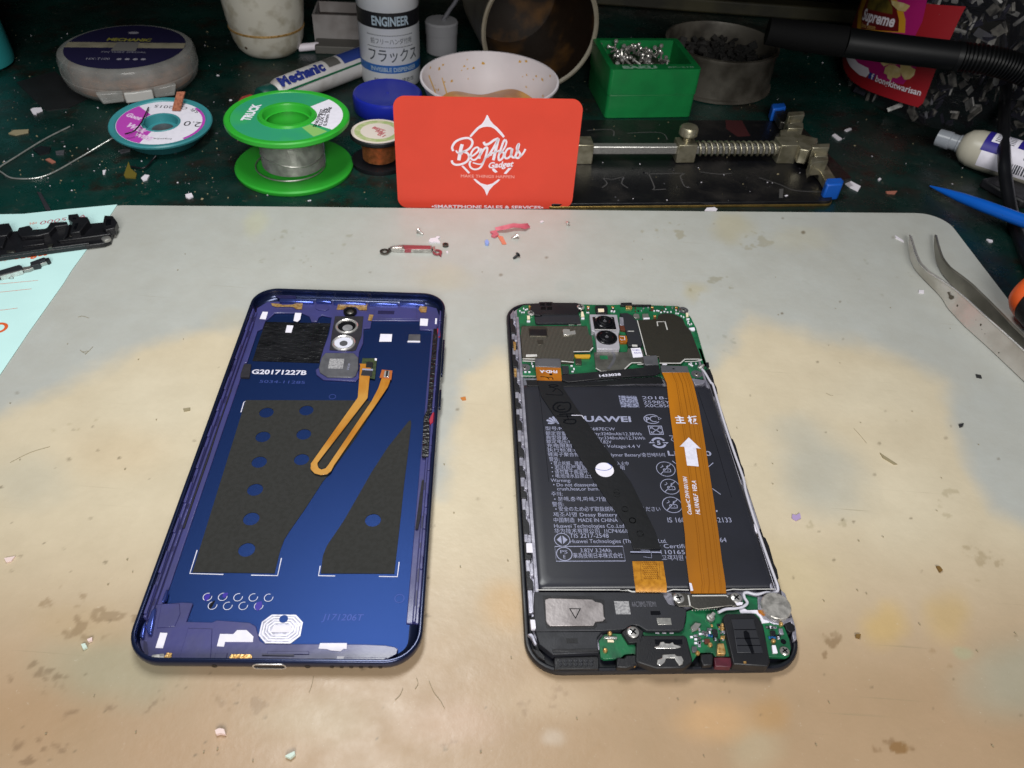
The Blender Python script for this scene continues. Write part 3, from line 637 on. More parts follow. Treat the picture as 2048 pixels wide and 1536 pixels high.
MB().ext(pw, rrect(0, 0, 7.8, 1.8, 0.9), -0.3, -0.1).build('charging_port', 'black_gloss', ph)
for (y0_, y1_) in ((682, 752), (782, 818)):
    a_ = p1.up(3).uv(885, y0_)[1]; b_ = p1.up(3).uv(885, y1_)[1]
    MB().box(p1.to(Wd/2 + 0.15, (a_+b_)/2, 3.0), 0.9, abs(a_-b_), 1.7, R3).build('side_button', 'blue_shell', ph, bev=0.3)

# ================================================================ OPENED PHONE (screen half with board and battery)
mat('frame_black', '14161f', 0.34, var=0.25, vs=120, rv=0.12)
mat('alu', 'b9b7c4', 0.36, 0.55, alt='9a98a6', vs=300, bump=0.12, bs=1600)
mat('battery_black', '292a32', 0.33, alt='24252c', vs=60, bump=0.05, bs=120, rv=0.05)
mat('tape_black', '0f1014', 0.42, alt='0c0d10', vs=120, bump=0.1, bs=500)
mat('can', '6a665c', 0.36, 0.9, alt='55524a', vs=220, bump=0.08, bs=1000, rv=0.12)
mat('cam_silver', 'c0bdc6', 0.4, 0.35, var=0.08, vs=300)
T2 = 0.0923
p2 = Plane((39.4, 175.1, 0), (cos(T2), sin(T2), 0), (-sin(T2), cos(T2), 0))
q2 = thing('opened_phone', 'opened phone with its battery, green circuit boards and orange ribbon cables exposed', 'phone', (39.4, 175.1, 0))
W2, H2 = 74.8, 155.2
def fr(ins, n=9): return rrect(0, 0, W2 - 2*ins, H2 - 2*ins, max(9.5 - ins, 2), n=n)
MB().loops(p2, [(fr(1.0), 0.0), (fr(0.3), 0.3), (fr(0), 0.9), (fr(0), 2.2), (fr(0.3), 2.75), (fr(0.9), 2.9), (fr(1.3), 2.7), (fr(1.6), 1.8), (fr(3.0), 1.7)]).build('display_frame', 'frame_black', q2, sm=45)
def S2(nm, m, k, pts, z1, z0=None, bev=0.0, **kw):      # outline at height z1, sides down to z0
    pl = p2.up(z1); return MB().ext(pl, pl.P(k, pts), (z0 if z0 is not None else z1 - 0.3) - z1, 0).build(nm, m, q2, bev=bev, **kw)
def at2(k, x, y, z): pl = p2.up(z); u, v = pl.P(k, [(x, y)])[0]; return pl, u, v
# chassis plate and side rails
u0 = -W2/2 + 2.2; u1 = W2/2 - 2.2
MB().ext(p2, rrect(0, 1.5, W2 - 4.4, H2 - 9, 6), 1.6, 3.0).build('chassis_plate', 'alu', q2, bev=0.15)
mb = MB(); mb.ext(p2, [(-W2/2+1.5, -61), (-W2/2+2.9, -61), (-W2/2+2.9, 72), (-W2/2+1.5, 69)], 1.6, 3.7); mb.ext(p2, [(-W2/2+3.5, -56), (-W2/2+4.6, -56), (-W2/2+4.6, 66), (-W2/2+3.5, 66)], 2.9, 4.9)
mb.build('side_wall', 'alu', q2, bev=0.2)
mb = MB(); mb.ext(p2, [(W2/2-2.4, -57), (W2/2-1.2, -57), (W2/2-1.2, 54), (W2/2-2.4, 54)], 1.6, 3.6); mb.ext(p2, [(W2/2-4.1, -55), (W2/2-3.3, -55), (W2/2-3.3, 52), (W2/2-4.1, 52)], 2.9, 4.9)
mb.build('side_wall', 'alu', q2, bev=0.2)
# black clips & white blocks along both sides
class _K:
    def __init__(s, n, m): s.n, s.m = n, m
    def ext(s, *a): MB().ext(*a).build(s.n, s.m, q2, bev=0.15)
mbk = _K('side_clip', 'black_plastic'); mbw = _K('spacer_block', 'alu')
yy = -54.0
while yy < 66:
    L = random.uniform(5, 11)
    mbk.ext(p2, [(-W2/2+1.3, yy), (-W2/2+3.2, yy), (-W2/2+3.2, yy+L*.35), (-W2/2+2.4, yy+L*.5), (-W2/2+2.4, yy+L*.8), (-W2/2+1.3, yy+L*.8)], 2.6, 4.2)
    mbw.ext(p2, [(-W2/2+2.5, yy+L*.6), (-W2/2+3.5, yy+L*.6), (-W2/2+3.5, yy+L+1), (-W2/2+2.5, yy+L+1)], 2.9, 4.3)
    yy += L + random.uniform(1, 4)
for a_, b_ in ((24, 38), (-14, 4), (-52, -36)):
    mbk.ext(p2, [(W2/2-2.2, a_), (W2/2-0.5, a_+1), (W2/2-0.2, a_+4), (W2/2-0.5, a_+6), (W2/2-.2, b_-4), (W2/2-.5, b_-1), (W2/2-2.2, b_)], 2.6, 4.4)
for a_, b_ in ((39, 50), (6, 22), (-34, -16)):
    mbw.ext(p2, [(W2/2-2.3, a_), (W2/2-1.0, a_+.6), (W2/2-1.0, b_-.6), (W2/2-2.3, b_)], 2.9, 4.2)
for (x, y) in ((215, 730), (225, 1120)):
    S2('side_contact', 'gold', 'M', [(x-22, y-50), (x+18, y-45), (x+18, y+70), (x-14, y+60)], 4.45, 3.8, bev=0.08)
S2('rail_notch', 'white_sticker', 'R', [(225, 740), (310, 740), (322, 870), (232, 868)], 5.0, 4.6, bev=0.1)
S2('rail_notch', 'white_sticker', 'X', [(1715, 430), (1740, 430), (1790, 545), (1755, 548), (1730, 520)], 5.3, 4.6, bev=0.1)
# ---- main board
pcb = [(250, 260), (245, 220), (340, 150), (450, 145), (1230, 138), (1600, 145), (1750, 140), (2210, 150), (2240, 150), (2600, 162), (2660, 190), (2720, 240), (2790, 330), (2870, 480), (2960, 800), (3020, 1010), (3085, 1215), (2800, 1215), (2780, 1225), (2440, 1215), (2350, 1195), (2250, 1170), (1800, 1195), (1400, 1200), (900, 1165), (560, 1182), (300, 1180), (290, 1060)]
S2('main_board', 'pcb_green', 'M', pcb, 4.2, 3.3, bev=0.06)
# right black edge and glass edge beyond the board
S2('earpiece_module', 'black_plastic', 'M', [(445, 122), (570, 118), (570, 100), (770, 98), (775, 110), (1110, 112), (1180, 128), (1220, 150), (1215, 200), (1165, 210), (1145, 255), (1150, 282), (600, 285), (590, 296), (510, 290), (490, 230), (455, 210)], 5.6, 4.2, bev=0.15)
for q in ([(585, 118), (655, 118), (655, 155), (585, 155)], [(680, 116), (755, 116), (755, 155), (680, 155)], [(595, 172), (668, 172), (668, 215), (595, 215)], [(690, 172), (762, 172), (762, 215), (690, 215)]):
    S2('vent_recess', 'black_gloss', 'M', q, 5.66, 5.6)
S2('flash_holder', 'black_plastic', 'M', [(1395, 148), (1550, 146), (1575, 180), (1570, 265), (1560, 272), (1410, 262), (1395, 200)], 5.4, 4.2, bev=0.2)
S2('flash_led', mat('led_cream', 'f3e2c4', 0.35), 'M', [(1432, 200), (1520, 198), (1524, 245), (1440, 248)], 5.5, 5.3, bev=0.05)
S2('top_clip', 'black_plastic', 'N', [(305, 112), (465, 108), (470, 135), (750, 138), (750, 150), (300, 148)], 5.2, 3.5, bev=0.1)
S2('can_black', 'dark_grey_plastic', 'M', [(505, 318), (610, 312), (620, 286), (1140, 286), (1165, 310), (1180, 405), (1150, 410), (540, 412), (520, 400)], 5.2, 4.2, bev=0.08)
for q in ([(540, 408), (600, 408), (600, 428), (540, 428)], [(845, 410), (1090, 410), (1088, 428), (840, 428)], [(1130, 418), (1188, 422), (1185, 438), (1128, 434)]):
    S2('can_tab', 'bright_steel', 'M', q, 4.6, 4.3)
# screws / phillips heads helper
def screw(k, x, y, z, r=1.35, parent=q2, m='bright_steel'):
    pl, u, v = at2(k, x, y, z)
    o = MB().lathe([(r, -0.5), (r, -0.05), (r*.8, 0.18), (0.01, 0.22)], pl.to(u, v, 0), n=22).build('screw', m, parent, sm=35)
    mb = MB(); a = random.uniform(0, 1.5)
    for t in (a, a + pi/2):
        c_, s_ = cos(t), sin(t); L = r*.62; w_ = r*.13
        mb.ext(pl, [(u + c_*L - s_*w_, v + s_*L + c_*w_), (u - c_*L - s_*w_, v - s_*L + c_*w_), (u - c_*L + s_*w_, v - s_*L - c_*w_), (u + c_*L + s_*w_, v + s_*L - c_*w_)], 0.17, 0.26)
    s = mb.build('cross_slot', 'black_gloss', o, sm=0); return o
def scre(k, x, y, z, **a):
    return screw(k, x, y, z, **a)
scre('M', 460, 258, 4.9, r=1.5); scre('M', 1182, 172, 5.7, r=1.5)
# board screws: rings
for k, x, y in (('M', 362, 1062), ('N', 1412, 1158), ('N', 1220, 222)):
    pl, u, v = at2(k, x, y, 4.25); MB().holes(pl, [circ(u, v, 2.0), circ(u, v, 1.0)], 0.0, 0.1).build('screw_ring', 'sensor_grey', q2)
    scre(k, x, y, 4.2, r=1.0, m='steel')
# small capacitors and contacts along the board edges
caps = []
for k, q, m in (('M', [(395, 300), (435, 300), (440, 345), (400, 352)], 'led_cream'), ('M', [(392, 372), (442, 372), (442, 388), (394, 388)], 'white_sticker'), ('M', [(1188, 240), (1215, 240), (1235, 310), (1185, 312)], 'led_cream'), ('M', [(1188, 328), (1235, 328), (1235, 346), (1190, 346)], 'white_sticker'),
                ('N', [(375, 150), (465, 152), (470, 198), (378, 195)], 'gold'), ('N', [(1255, 260), (1290, 262), (1296, 310), (1262, 312)], 'led_cream'), ('N', [(1266, 340), (1308, 340), (1310, 356), (1266, 356)], 'white_sticker'),
                ('N', [(1300, 480), (1380, 470), (1392, 505), (1385, 515), (1340, 515)], 'white_sticker'), ('N', [(620, 275), (705, 270), (722, 330), (625, 335)], 'steel'), ('N', [(640, 330), (725, 330), (728, 350), (635, 350)], 'white_sticker')):
    S2('board_part', m, k, q, 4.8, 4.2, bev=0.06)
def smd(k, x, y, z=4.2, a=None, L=1.0, Wd_=0.5, h=0.45, cm='white_sticker'):
    pl, u, v = at2(k, x, y, z); a = random.choice((0, pi/2)) if a is None else a
    R = Matrix.Rotation(T2 + a, 3, 'Z'); c_ = pl.to(u, v, h/2)
    return MB().box(c_, L, Wd_, h, R).build('capacitor', cm, q2, bev=0.05)
for x, y in ((290, 240), (320, 262), (350, 262), (345, 205), (372, 225), (395, 215), (1290, 205), (1272, 265), (1295, 268), (1650, 205), (1630, 250), (1665, 255)): smd('M', x, y, L=.6, Wd_=.45)
for x, y in ((170, 240), (210, 245), (790, 240), (830, 235), (855, 240), (960, 215), (985, 260), (940, 250), (1035, 255), (1110, 275), (1140, 278), (890, 262), (1185, 315), (1220, 330), (1110, 230), (1290, 395), (1310, 440), (1285, 420), (1335, 430)): smd('N', x, y, L=.65, Wd_=.45)
for k, x, y in (('M', 440, 165), ('M', 1290, 170), ('M', 1652, 172), ('N', 188, 175), ('N', 765, 178), ('N', 1118, 178), ('N', 803, 305)):
    pl, u, v = at2(k, x, y, 4.9); MB().box(pl.to(u, v, -.3), 1.1, .7, .9).build('spring_contact', 'gold', q2, bev=.15)
    S2('contact_base', mat('brown_res', '5a2c1a', .5), k, [(x-18, y+15), (x+18, y+15), (x+18, y+50), (x-18, y+50)], 4.5, 4.2)
# ribbed shield can
can = [(315, 462), (335, 450), (1275, 452), (1300, 560), (1318, 588), (1345, 600), (1362, 740), (1355, 770), (1300, 815), (1088, 822), (1078, 975), (890, 975), (515, 930), (335, 925), (322, 880), (300, 600)]
S2('shield_can', 'can', 'M', can, 5.5, 4.2, bev=0.12)
pl = p2.up(5.52); mb = MB()
cp = pl.P('M', can); us = [c[0] for c in cp]
a_ = np.array(cp)
for u in np.arange(min(us) + .5, max(us) - .3, 0.5):
    ys = []
    for i in range(len(cp)):
        x0, y0 = cp[i-1]; x1, y1 = cp[i]
        if (x0 > u) != (x1 > u): ys.append(y0 + (y1-y0)*(u-x0)/(x1-x0))
    ys.sort()
    if len(ys) >= 2 and ys[-1]-ys[0] > 2: mb.ext(pl, [(u-.11, ys[0]+.5), (u+.11, ys[0]+.5), (u+.11, ys[-1]-.5), (u-.11, ys[-1]-.5)], 0, 0.08)
mb.build('can_ridges', mat('ridge', '807c72', .4, .7), q2)
def S2b(nm, m, k, q, z1, z0, bev=0.08, **kw): return S2(nm, m, k, q, z1, z0, bev=bev, **kw)
S2b('can_emboss', 'can', 'M', [(420, 488), (450, 462), (660, 462), (692, 488), (698, 590), (680, 606), (440, 604), (430, 590)], 5.85, 5.5)
S2b('can_emboss', 'tape_black', 'M', [(428, 500), (680, 500), (690, 590), (440, 590)], 5.88, 5.6)
S2b('can_emboss', 'bright_steel', 'M', [(915, 510), (930, 495), (1020, 500), (1025, 530), (1100, 515), (1110, 565), (1020, 575), (1015, 582), (930, 582)], 5.95, 5.5)
S2b('can_emboss', 'can', 'M', [(545, 660), (632, 655), (640, 725), (560, 730)], 5.7, 5.5)
S2b('can_edge_glint', 'edge_glint', 'M', [(380, 868), (540, 865), (545, 895), (378, 900)], 5.75, 5.5)
mb = MB()
for q in ([(330, 935), (520, 938)], [(330, 965), (520, 972)], [(900, 968), (1080, 985)], [(1075, 830), (1320, 826)], [(1320, 815), (1360, 768)]): mb.stroke(p2.up(5.6), p2.up(5.6).P('M', q), 0.5, 0.03)
for q in ([(0, 0)],): pass
mb.build('can_edge_glint', 'edge_glint', q2)  # bright strokes painted as glints along the can's edges
S2b('yellow_gasket', mat('yellow_foam', 'c79a22', 0.6), 'M', [(1088, 870), (1320, 868), (1322, 895), (1310, 912), (1120, 915), (1090, 890)], 5.1, 4.3)
S2b('chip', 'can', 'M', [(1100, 930), (1190, 932), (1195, 1012), (1105, 1010)], 4.9, 4.2)
# dual camera module
S2b('camera_bracket', 'cam_silver', 'M', [(1310, 282), (1712, 288), (1750, 500), (1745, 545), (1725, 548), (1752, 765), (1745, 792), (1420, 790), (1400, 600), (1375, 530), (1340, 525)], 6.4, 4.2, bev=0.15)
S2b('camera_body', 'black_gloss', 'M', [(1352, 318), (1668, 318), (1704, 500), (1385, 500)], 6.9, 6.3, bev=0.2)
for (x, y, r, nm) in ((1530, 395, 3.6, 0), (1560, 625, 4.0, 1)):
    pl, u, v = at2('M', x, y, 6.9 if nm == 0 else 6.5)
    l = MB().lathe([(r, -0.2), (r, 0.3), (r-.3, 0.5), (r-.7, 0.5), (r-.9, 0.3), (r-1.1, 0.75), (r-1.6, 0.9), (r-1.9, 0.6), (0.9, 0.6), (0.8, 0.45), (0.01, 0.42)], pl.to(u, v, 0), n=36, caps=False).build('camera_lens', 'black_gloss', q2, sm=30)
    MB().ext(pl, circ(u, v, 0.7, 20), 0.46, 0.5).build('lens_pupil', 'sensor_grey', l)
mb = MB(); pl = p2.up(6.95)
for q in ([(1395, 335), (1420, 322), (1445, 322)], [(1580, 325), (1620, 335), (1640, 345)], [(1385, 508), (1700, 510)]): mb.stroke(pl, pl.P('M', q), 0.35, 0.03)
mb.build('camera_glints', 'edge_glint', q2)
S2b('camera_flex', 'brown_res', 'N', [(285, 440), (360, 450), (372, 520), (300, 505)], 5.2, 4.2)
S2b('camera_flex', 'alu', 'N', [(285, 322), (345, 325), (355, 440), (290, 438)], 5.3, 4.2)
S2b('camera_flex', 'kapton', 'N', [(275, 590), (390, 595), (408, 680), (385, 692), (300, 695), (275, 660)], 5.2, 4.2)
mb = MB(); pl = p2.up(5.24); mb.stroke(pl, pl.P('N', [(295, 605), (355, 605), (365, 655), (310, 660), (300, 640)]), .25, .02); mb.build('flex_print', 'white_print', q2)
# plates around the cameras
S2b('cover_plate', 'dark_grey_plastic', 'N', [(290, 268), (400, 262), (480, 300), (500, 345), (540, 370), (620, 730), (600, 742), (415, 740), (400, 700), (405, 620), (350, 430), (340, 325)], 5.5, 4.2, bev=0.1, label='dark grey cover plate beside the cameras')
mb = MB(); pl = p2.up(5.53); mb.stroke(pl, pl.P('N', [(405, 530), (498, 530)]), .45, .02); mb.stroke(pl, pl.P('N', [(470, 740), (545, 742)]), 1.2, .02); mb.build('plate_tab', 'edge_glint', q2)  # highlights painted on the plate's tab and lower edge
S2b('round_shield', 'steel', 'N', [(490, 280), (520, 268), (570, 280), (580, 330), (520, 335), (490, 310)], 4.9, 4.2)
S2b('lower_plate', mat('plate_pale', '86857e', 0.4, 0.8, alt='6f6e68', vs=200, bump=.1, bs=900), 'M', [(1375, 840), (1420, 832), (1860, 835), (1870, 780), (2090, 790), (2140, 1000), (2080, 1010), (2060, 985), (1940, 985), (1820, 1100), (1600, 1112), (1480, 1115), (1400, 1065)], 4.9, 4.2, bev=0.12)
S2b('board_window', 'pcb_green', 'M', [(1455, 885), (1570, 885), (1580, 938), (1470, 940)], 4.95, 4.9, bev=0)
mb = MB(); pl = p2.up(4.95)
for q in ([(1400, 1070), (1480, 1118), (1560, 1112)], [(1820, 1085), (1900, 1010), (1930, 992), (2060, 990)], [(2010, 1015), (2110, 1010)]): mb.stroke(pl, pl.P('M', q), .45, .03)
mb.build('can_edge_glint', 'edge_glint', q2)  # glints painted on the lower plate's rim
mb = MB(); mb.stroke(pl, pl.P('M', [(1630, 840), (1665, 860), (1670, 930), (1640, 1000), (1580, 1080)]), 1.1, .01, sm=4); mb.build('plate_mark', 'sensor_grey', q2)
S2b('label_sticker', 'white_sticker', 'N', [(450, 778), (588, 772), (630, 905), (485, 914)], 5.0, 4.9, bev=0)
pl = p2.up(5.03); u, v = pl.P('N', [(475, 815)])[0]
MB().text(pl, 'N1803', u+.1, v, .8, width=2.6).text(pl, '95XA72', u+.4, v-1.6, .8, width=2.6).build('label_print', 'print_blue', q2)
# large right shield can
S2b('shield_can', 'can', 'N', [(555, 365), (840, 355), (850, 300), (880, 280), (960, 265), (1080, 275), (1210, 340), (1250, 440), (1330, 530), (1480, 915), (1440, 925), (1245, 925), (1180, 990), (880, 990), (860, 900), (680, 885), (660, 850)], 5.4, 4.2, bev=0.12)
mb = MB(); pl = p2.up(5.43)
for q, wd_ in (([(845, 455), (835, 392), (950, 390), (985, 510)], .5), ([(870, 998), (1175, 998), (1240, 940), (1430, 938), (1490, 945)], .5), ([(545, 370), (680, 880)], .35), ([(1240, 975), (1400, 970), (1485, 955)], .4)): mb.stroke(pl, pl.P('N', q), wd_, .03)
mb.build('can_edge_glint', 'edge_glint', q2)  # painted highlights outlining the right can
S2b('plate_tab', 'white_sticker', 'N', [(910, 985), (985, 980), (980, 1012), (915, 1015)], 5.3, 4.3)
for x, y in ((1300, 1015), (1330, 1005), (1345, 1040), (1325, 1030), (1440, 1070), (1460, 1040), (1480, 1060), (2400-1000, 1010)): smd('N', x, y, L=.6)
for x, y in ((1045, 1045), (1080, 1090), (1060, 1130), (480, 1050), (465, 1010), (370, 1135), (428, 1135)): smd('M', x, y, L=.8)
S2b('board_connector', 'dark_grey_plastic', 'M', [(905, 1035), (1005, 1038), (1005, 1155), (915, 1150)], 5.0, 4.2)
# black clips right edge of the board
for q in ([(1545, 985), (1590, 980), (1600, 1050), (1560, 1070)], [(1580, 1085), (1612, 1080), (1660, 1260), (1620, 1250)]): S2b('edge_clip', 'black_plastic', 'N', q, 4.6, 3)
# ---- battery pouch
bt = p2.up(5.3); bp_ = bt.P('Z', [(1049, 768), (1418, 768), (1552, 1173), (1073, 1177)])
bx0 = min(p[0] for p in bp_); bx1 = max(p[0] for p in bp_); by0 = (bp_[2][1]+bp_[3][1])/2; by1 = (bp_[0][1]+bp_[1][1])/2
bw, bh = bx1-bx0, by1-by0; bcx, bcy = (bx0+bx1)/2, (by0+by1)/2
def br(ins, r): return rrect(bcx, bcy, bw-2*ins, bh-2*ins, r, n=6)
MB().loops(p2, [(br(1.0, 1), 3.0), (br(.3, 1.4), 3.3), (br(0, 1.6), 3.9), (br(.25, 1.6), 4.6), (br(.9, 1.8), 5.05), (br(2.0, 2), 5.24), (br(3.5, 2), 5.3)]).build('battery', 'battery_black', q2, sm=60)
BT = p2.up(5.34)
S2('battery_flap', 'tape_black', 'M', [(380, 1240), (900, 1245), (980, 1285), (1400, 1270), (1800, 1235), (2250, 1200), (2350, 1200), (2400, 1290), (1900, 1300), (1300, 1330), (930, 1335), (400, 1330)], 5.5, 5.2, bev=0.1)
mb = MB(); mb.stroke(BT, BT.P('Q', [(870, 150), (1100, 820), (1300, 1500)]), .12, 0.01); mb.stroke(BT, BT.P('O', [(100, 50), (140, 300), (240, 1300)]), .12, 0.01); mb.build('battery_seams', 'black_gloss', q2)
# printing on the battery
bm_ = MB()
def bt_(s, k, x, y, h, x2=None, y2=None, bold=0.0, mb=bm_):
    u, v = BT.P(k, [(x, y)])[0]; w_ = None; a = 0
    if x2 is not None: u2, v2 = BT.P(k, [(x2, y2)])[0]; w_ = hypot(u2-u, v2-v); a = 0
    mb.text(BT, s, u, v, h, width=w_, ang=a, bold=bold)
h_ = 1.42
bt_('HUAWEI', 'O', 560, 529, 2.6, 1295, 527, bold=.03)
for s, x, y, x2, y2 in (('型号/Model:HB356687ECW', 197, 640, 1085, 620), ('额定容量/Rated Capacity:3240mAh/12.38Wh', 203, 702, 1425, 675), ('典型容量/Typical Capacity:3340mAh/12.76Wh', 208, 756, 1465, 728), ('额定电压/Rated Voltage:3.82V', 212, 808, 1040, 782),
                        ('充电限制电压/Charge Voltage:4.4 V', 218, 862, 1410, 835), ('执行标准:GB/T18287', 224, 916, 930, 900), ('锂离子聚合物电池/Li-ion Polymer Battery/충전배터리', 230, 974, 1725, 955), ('警告:', 245, 1036, 380, 1032),
                        ('• 禁止拆解、撞击、挤压、焚烧或投入火中', 270, 1088, 1262, 1072), ('• 若出现严重鼓胀请勿继续使用', 275, 1142, 1208, 1124), ('• 请勿置于高温环境中', 280, 1196, 860, 1188), ('• 电池浸水后禁止使用', 285, 1250, 880, 1244),
                        ('Warning:', 268, 1306, 523, 1302), ('• Do not disassemble,', 298, 1362, 900, 1350), ('crush,heat,or burn.', 348, 1414, 885, 1404), ('주의:', 275, 1482, 418, 1480)):
    bt_(s, 'O', x, y, h_, x2, y2)
for s, x, y, x2, y2 in (('• 분해,충격,파쇄,가열', 618, 152, 1340, 135), ('警告:', 590, 226, 755, 222), ('• 安全のため必ず取扱説明書をお読みください', 635, 292, 2098, 262), ('제조사명 Desay Battery', 605, 370, 1500, 358), ('中国制造  MADE IN CHINA', 612, 448, 1505, 438),
                        ('Huawei Technologies Co.,Ltd', 618, 528, 1590, 505), ('华为技术有限公司  1ICP4/66/88', 622, 600, 1700, 575), ('TIS 2217-2548', 835, 668, 1380, 662), ('Huawei Technologies (Thailand) Co.,Ltd.', 840, 742, 2190, 728), ('3.82V 3.24Ah', 985, 872, 1415, 864), ('華為技術日本株式会社', 885, 946, 1578, 944)):
    bt_(s, 'R', x, y, h_ if 'TIS' not in s else 1.6, x2, y2)
for s, x, y, h, x2, y2 in ((': Certificate', 512, 745, 1.5, 1010, 748), ('110165-17064', 525, 822, 1.5, 1160, 825), ('고객지원 080-20', 540, 897, 1.5, 1060, 900), ('IS 16046:2012 R-2133', 615, 415, 1.9, 1440, 438), ('64', 1285, 668, 1.7, 1368, 668)):
    bt_(s, 'X', x, y, h, x2, y2)
bt_('Li-ion00', 'Q', 490, 967, 2.1, 1052, 985, bold=.02)
bt_('2018-01', 'Q', 160, 246, 1.55, 600, 252); bt_('2598SYA', 'Q', 175, 300, 1.5, 590, 304); bt_('X0C8564', 'Q', 188, 347, 1.5, 570, 350)
# emblems
def mm(k, x, y): return BT.P(k, [(x, y)])[0]
cu, cv = mm('O', 330, 560)
for i in range(8):                                  # petal flower
    a = radians(5 + i*24.3); L = 3.3 if i not in (0, 7) else 2.6
    pts = [(cu + .35*cos(a), cv + .35*sin(a)), (cu + L*.6*cos(a-.19), cv + L*.75*sin(a-.19) + .0), (cu + L*cos(a-.13), cv + L*sin(a-.13)), (cu + L*1.05*cos(a), cv + L*1.05*sin(a)), (cu + L*cos(a+.13), cv + L*sin(a+.13)), (cu + L*.6*cos(a+.19), cv + L*.75*sin(a+.19))]
    bm_.flat(BT, pts, .03)
u, v = mm('Q', 280, 500)
bm_.stroke(BT, [(u + 2.7*cos(radians(a)), v + 2.1*sin(radians(a))) for a in range(35, 326, 10)], .3); bm_.stroke(BT, [(u + .7 + 1.3*cos(radians(a)), v + 1.25*sin(radians(a))) for a in range(50, 311, 12)], .3)
bm_.text(BT, 'P', u-2.1, v-1.1, 2.1, bold=.02); bm_.stroke(BT, [(u+2.3, v+.9), (u+3.3, v+.3), (u+2.3, v-.3)], .3, closed=True)
u, v = mm('Q', 332, 640)
bm_.stroke(BT, [(u-2.3, v-2), (u+2.2, v-2), (u+2.2, v+1.8), (u-2.4, v+1.8)], .45, closed=True)
for sx, sy in ((1, 1), (1, -1), (-1, 1), (-1, -1)):
    bm_.stroke(BT, [(u, v-.1), (u + sx*1.5, v - .1 + sy*1.2)], .28); bm_.flat(BT, [(u+sx*1.8, v+sy*1.5-.1), (u+sx*.7, v+sy*1.5-.1), (u+sx*1.8, v+sy*.5-.1)])
u, v = mm('Q', 368, 803)
for a0 in (25, 205): bm_.stroke(BT, [(u + 2.2*cos(radians(a)), v + 2.05*sin(radians(a))) for a in range(a0, a0+151, 10)], .75)
bm_.flat(BT, [(u+1.2, v+.2), (u+3.4, v+.2), (u+2.3, v-.9)]); bm_.flat(BT, [(u-1.2, v-.2), (u-3.4, v-.2), (u-2.3, v+.9)])
bm_.text(BT, '5', u-.6, v-.85, 1.8, bold=.04)
for k, x, y in (('Q', 458, 1140), ('Q', 512, 1365), ('X', 668, 190)):
    u, v = mm(k, x, y); bm_.stroke(BT, circ(u, v, 3.0, 40), .22, closed=True); bm_.stroke(BT, [(u-2.0, v-2.1), (u+2.0, v+2.1)], .25)
    bm_.stroke(BT, rrect(u+.3, v-.6, 2.3, 1.3, .3, n=2), .22, closed=True)
    for dx in (-.4, .6): bm_.flat(BT, circ(u+dx, v-.6, .15, 8))
    bm_.stroke(BT, [(u-1.6, v+.6), (u-.7, v+1.1), (u-.9, v+1.7)], .22); bm_.stroke(BT, [(u+.4, v+.9), (u+1.2, v+1.4)], .4)
for k, q in (('Q', [(540, 1035), (590, 1075)]), ('Q', [(1005, 1112), (1065, 1060)]), ('Q', [(1055, 1390), (1160, 1465)]), ('Q', [(500, 715), (545, 715), (540, 740), (528, 765), (560, 790)])): bm_.stroke(BT, BT.P(k, q), .26)
bm_.flat(BT, BT.P('X', [(1228, 260), (1246, 260), (1248, 282), (1230, 282)]))
u, v = mm('R', 728, 695); bm_.stroke(BT, circ(u, v, 2.25, 36), .22, closed=True); bm_.flat(BT, [(u-1.6, v), (u-.2, v-1.5), (u-.2, v+1.5)]); bm_.flat(BT, [(u+1.6, v), (u+.2, v-1.5), (u+.2, v+1.5)])
u, v = mm('R', 758, 893); bm_.stroke(BT, circ(u, v, 2.25, 36), .26, closed=True); bm_.text(BT, 'PS', u-1.1, v+.15, 1.2, width=2.1).text(BT, 'E', u-.35, v-1.5, 1.2)
q = BT.P('R', [(628, 798), (1578, 778), (1606, 985), (645, 1002)]); ux = (q[0][0]+q[3][0])/2; ux2 = (q[1][0]+q[2][0])/2; vy = (q[0][1]+q[1][1])/2; vy2 = (q[2][1]+q[3][1])/2
bm_.stroke(BT, [(ux, vy), (ux2, vy), (ux2, vy2), (ux, vy2)], .26, closed=True)
bm_.build('battery_lettering', 'grey_print', q2, sm=0)
MB().ext(BT, BT.P('O', [(1132, 200), (1362, 205), (1400, 350), (1165, 348)]), 0, .03).build('code_patch', mat('code_patch_m', '8f93ae', .5, alt='4f5266', vs=1500, lo=.47, hi=.53), q2)
# ---- display flex (orange head, black body, running diagonally)
dz = p2.up(6.0)
S2('display_flex_head', 'sensor_grey', 'M', [(512, 935), (550, 925), (870, 928), (892, 960), (890, 1055), (515, 1042)], 6.3, 4.4, bev=0.1)
S2('display_flex_label', 'kapton', 'M', [(518, 1040), (888, 1052), (905, 1252), (540, 1245)], 5.95, 5.75)
pl = p2.up(6.0); u, v = pl.P('M', [(835, 1103)])[0]; u2, v2 = pl.P('M', [(580, 1100)])[0]
MB().text(pl, 'FHD-A', u, v, 1.5, width=hypot(u2-u, v2-v), ang=pi, bold=.03).build('flex_lettering', 'white_print', q2, sm=0)
pen = MB(); pen.stroke(pl, pl.P('M', [(590, 1195), (680, 1200), (720, 1235)]), .3, sm=3); pen.stroke(pl, pl.P('M', [(670, 1205), (760, 1205), (775, 1240)]), .3, sm=3); pen.flat(pl, pl.P('M', [(720, 1150), (765, 1148), (768, 1172), (725, 1175)]))
pen.build('pen_scrawl', 'black_gloss', q2)
dl = p2.up(5.9).P('M', [(545, 1245), (905, 1245)]); 
fx = p2.up(5.75)
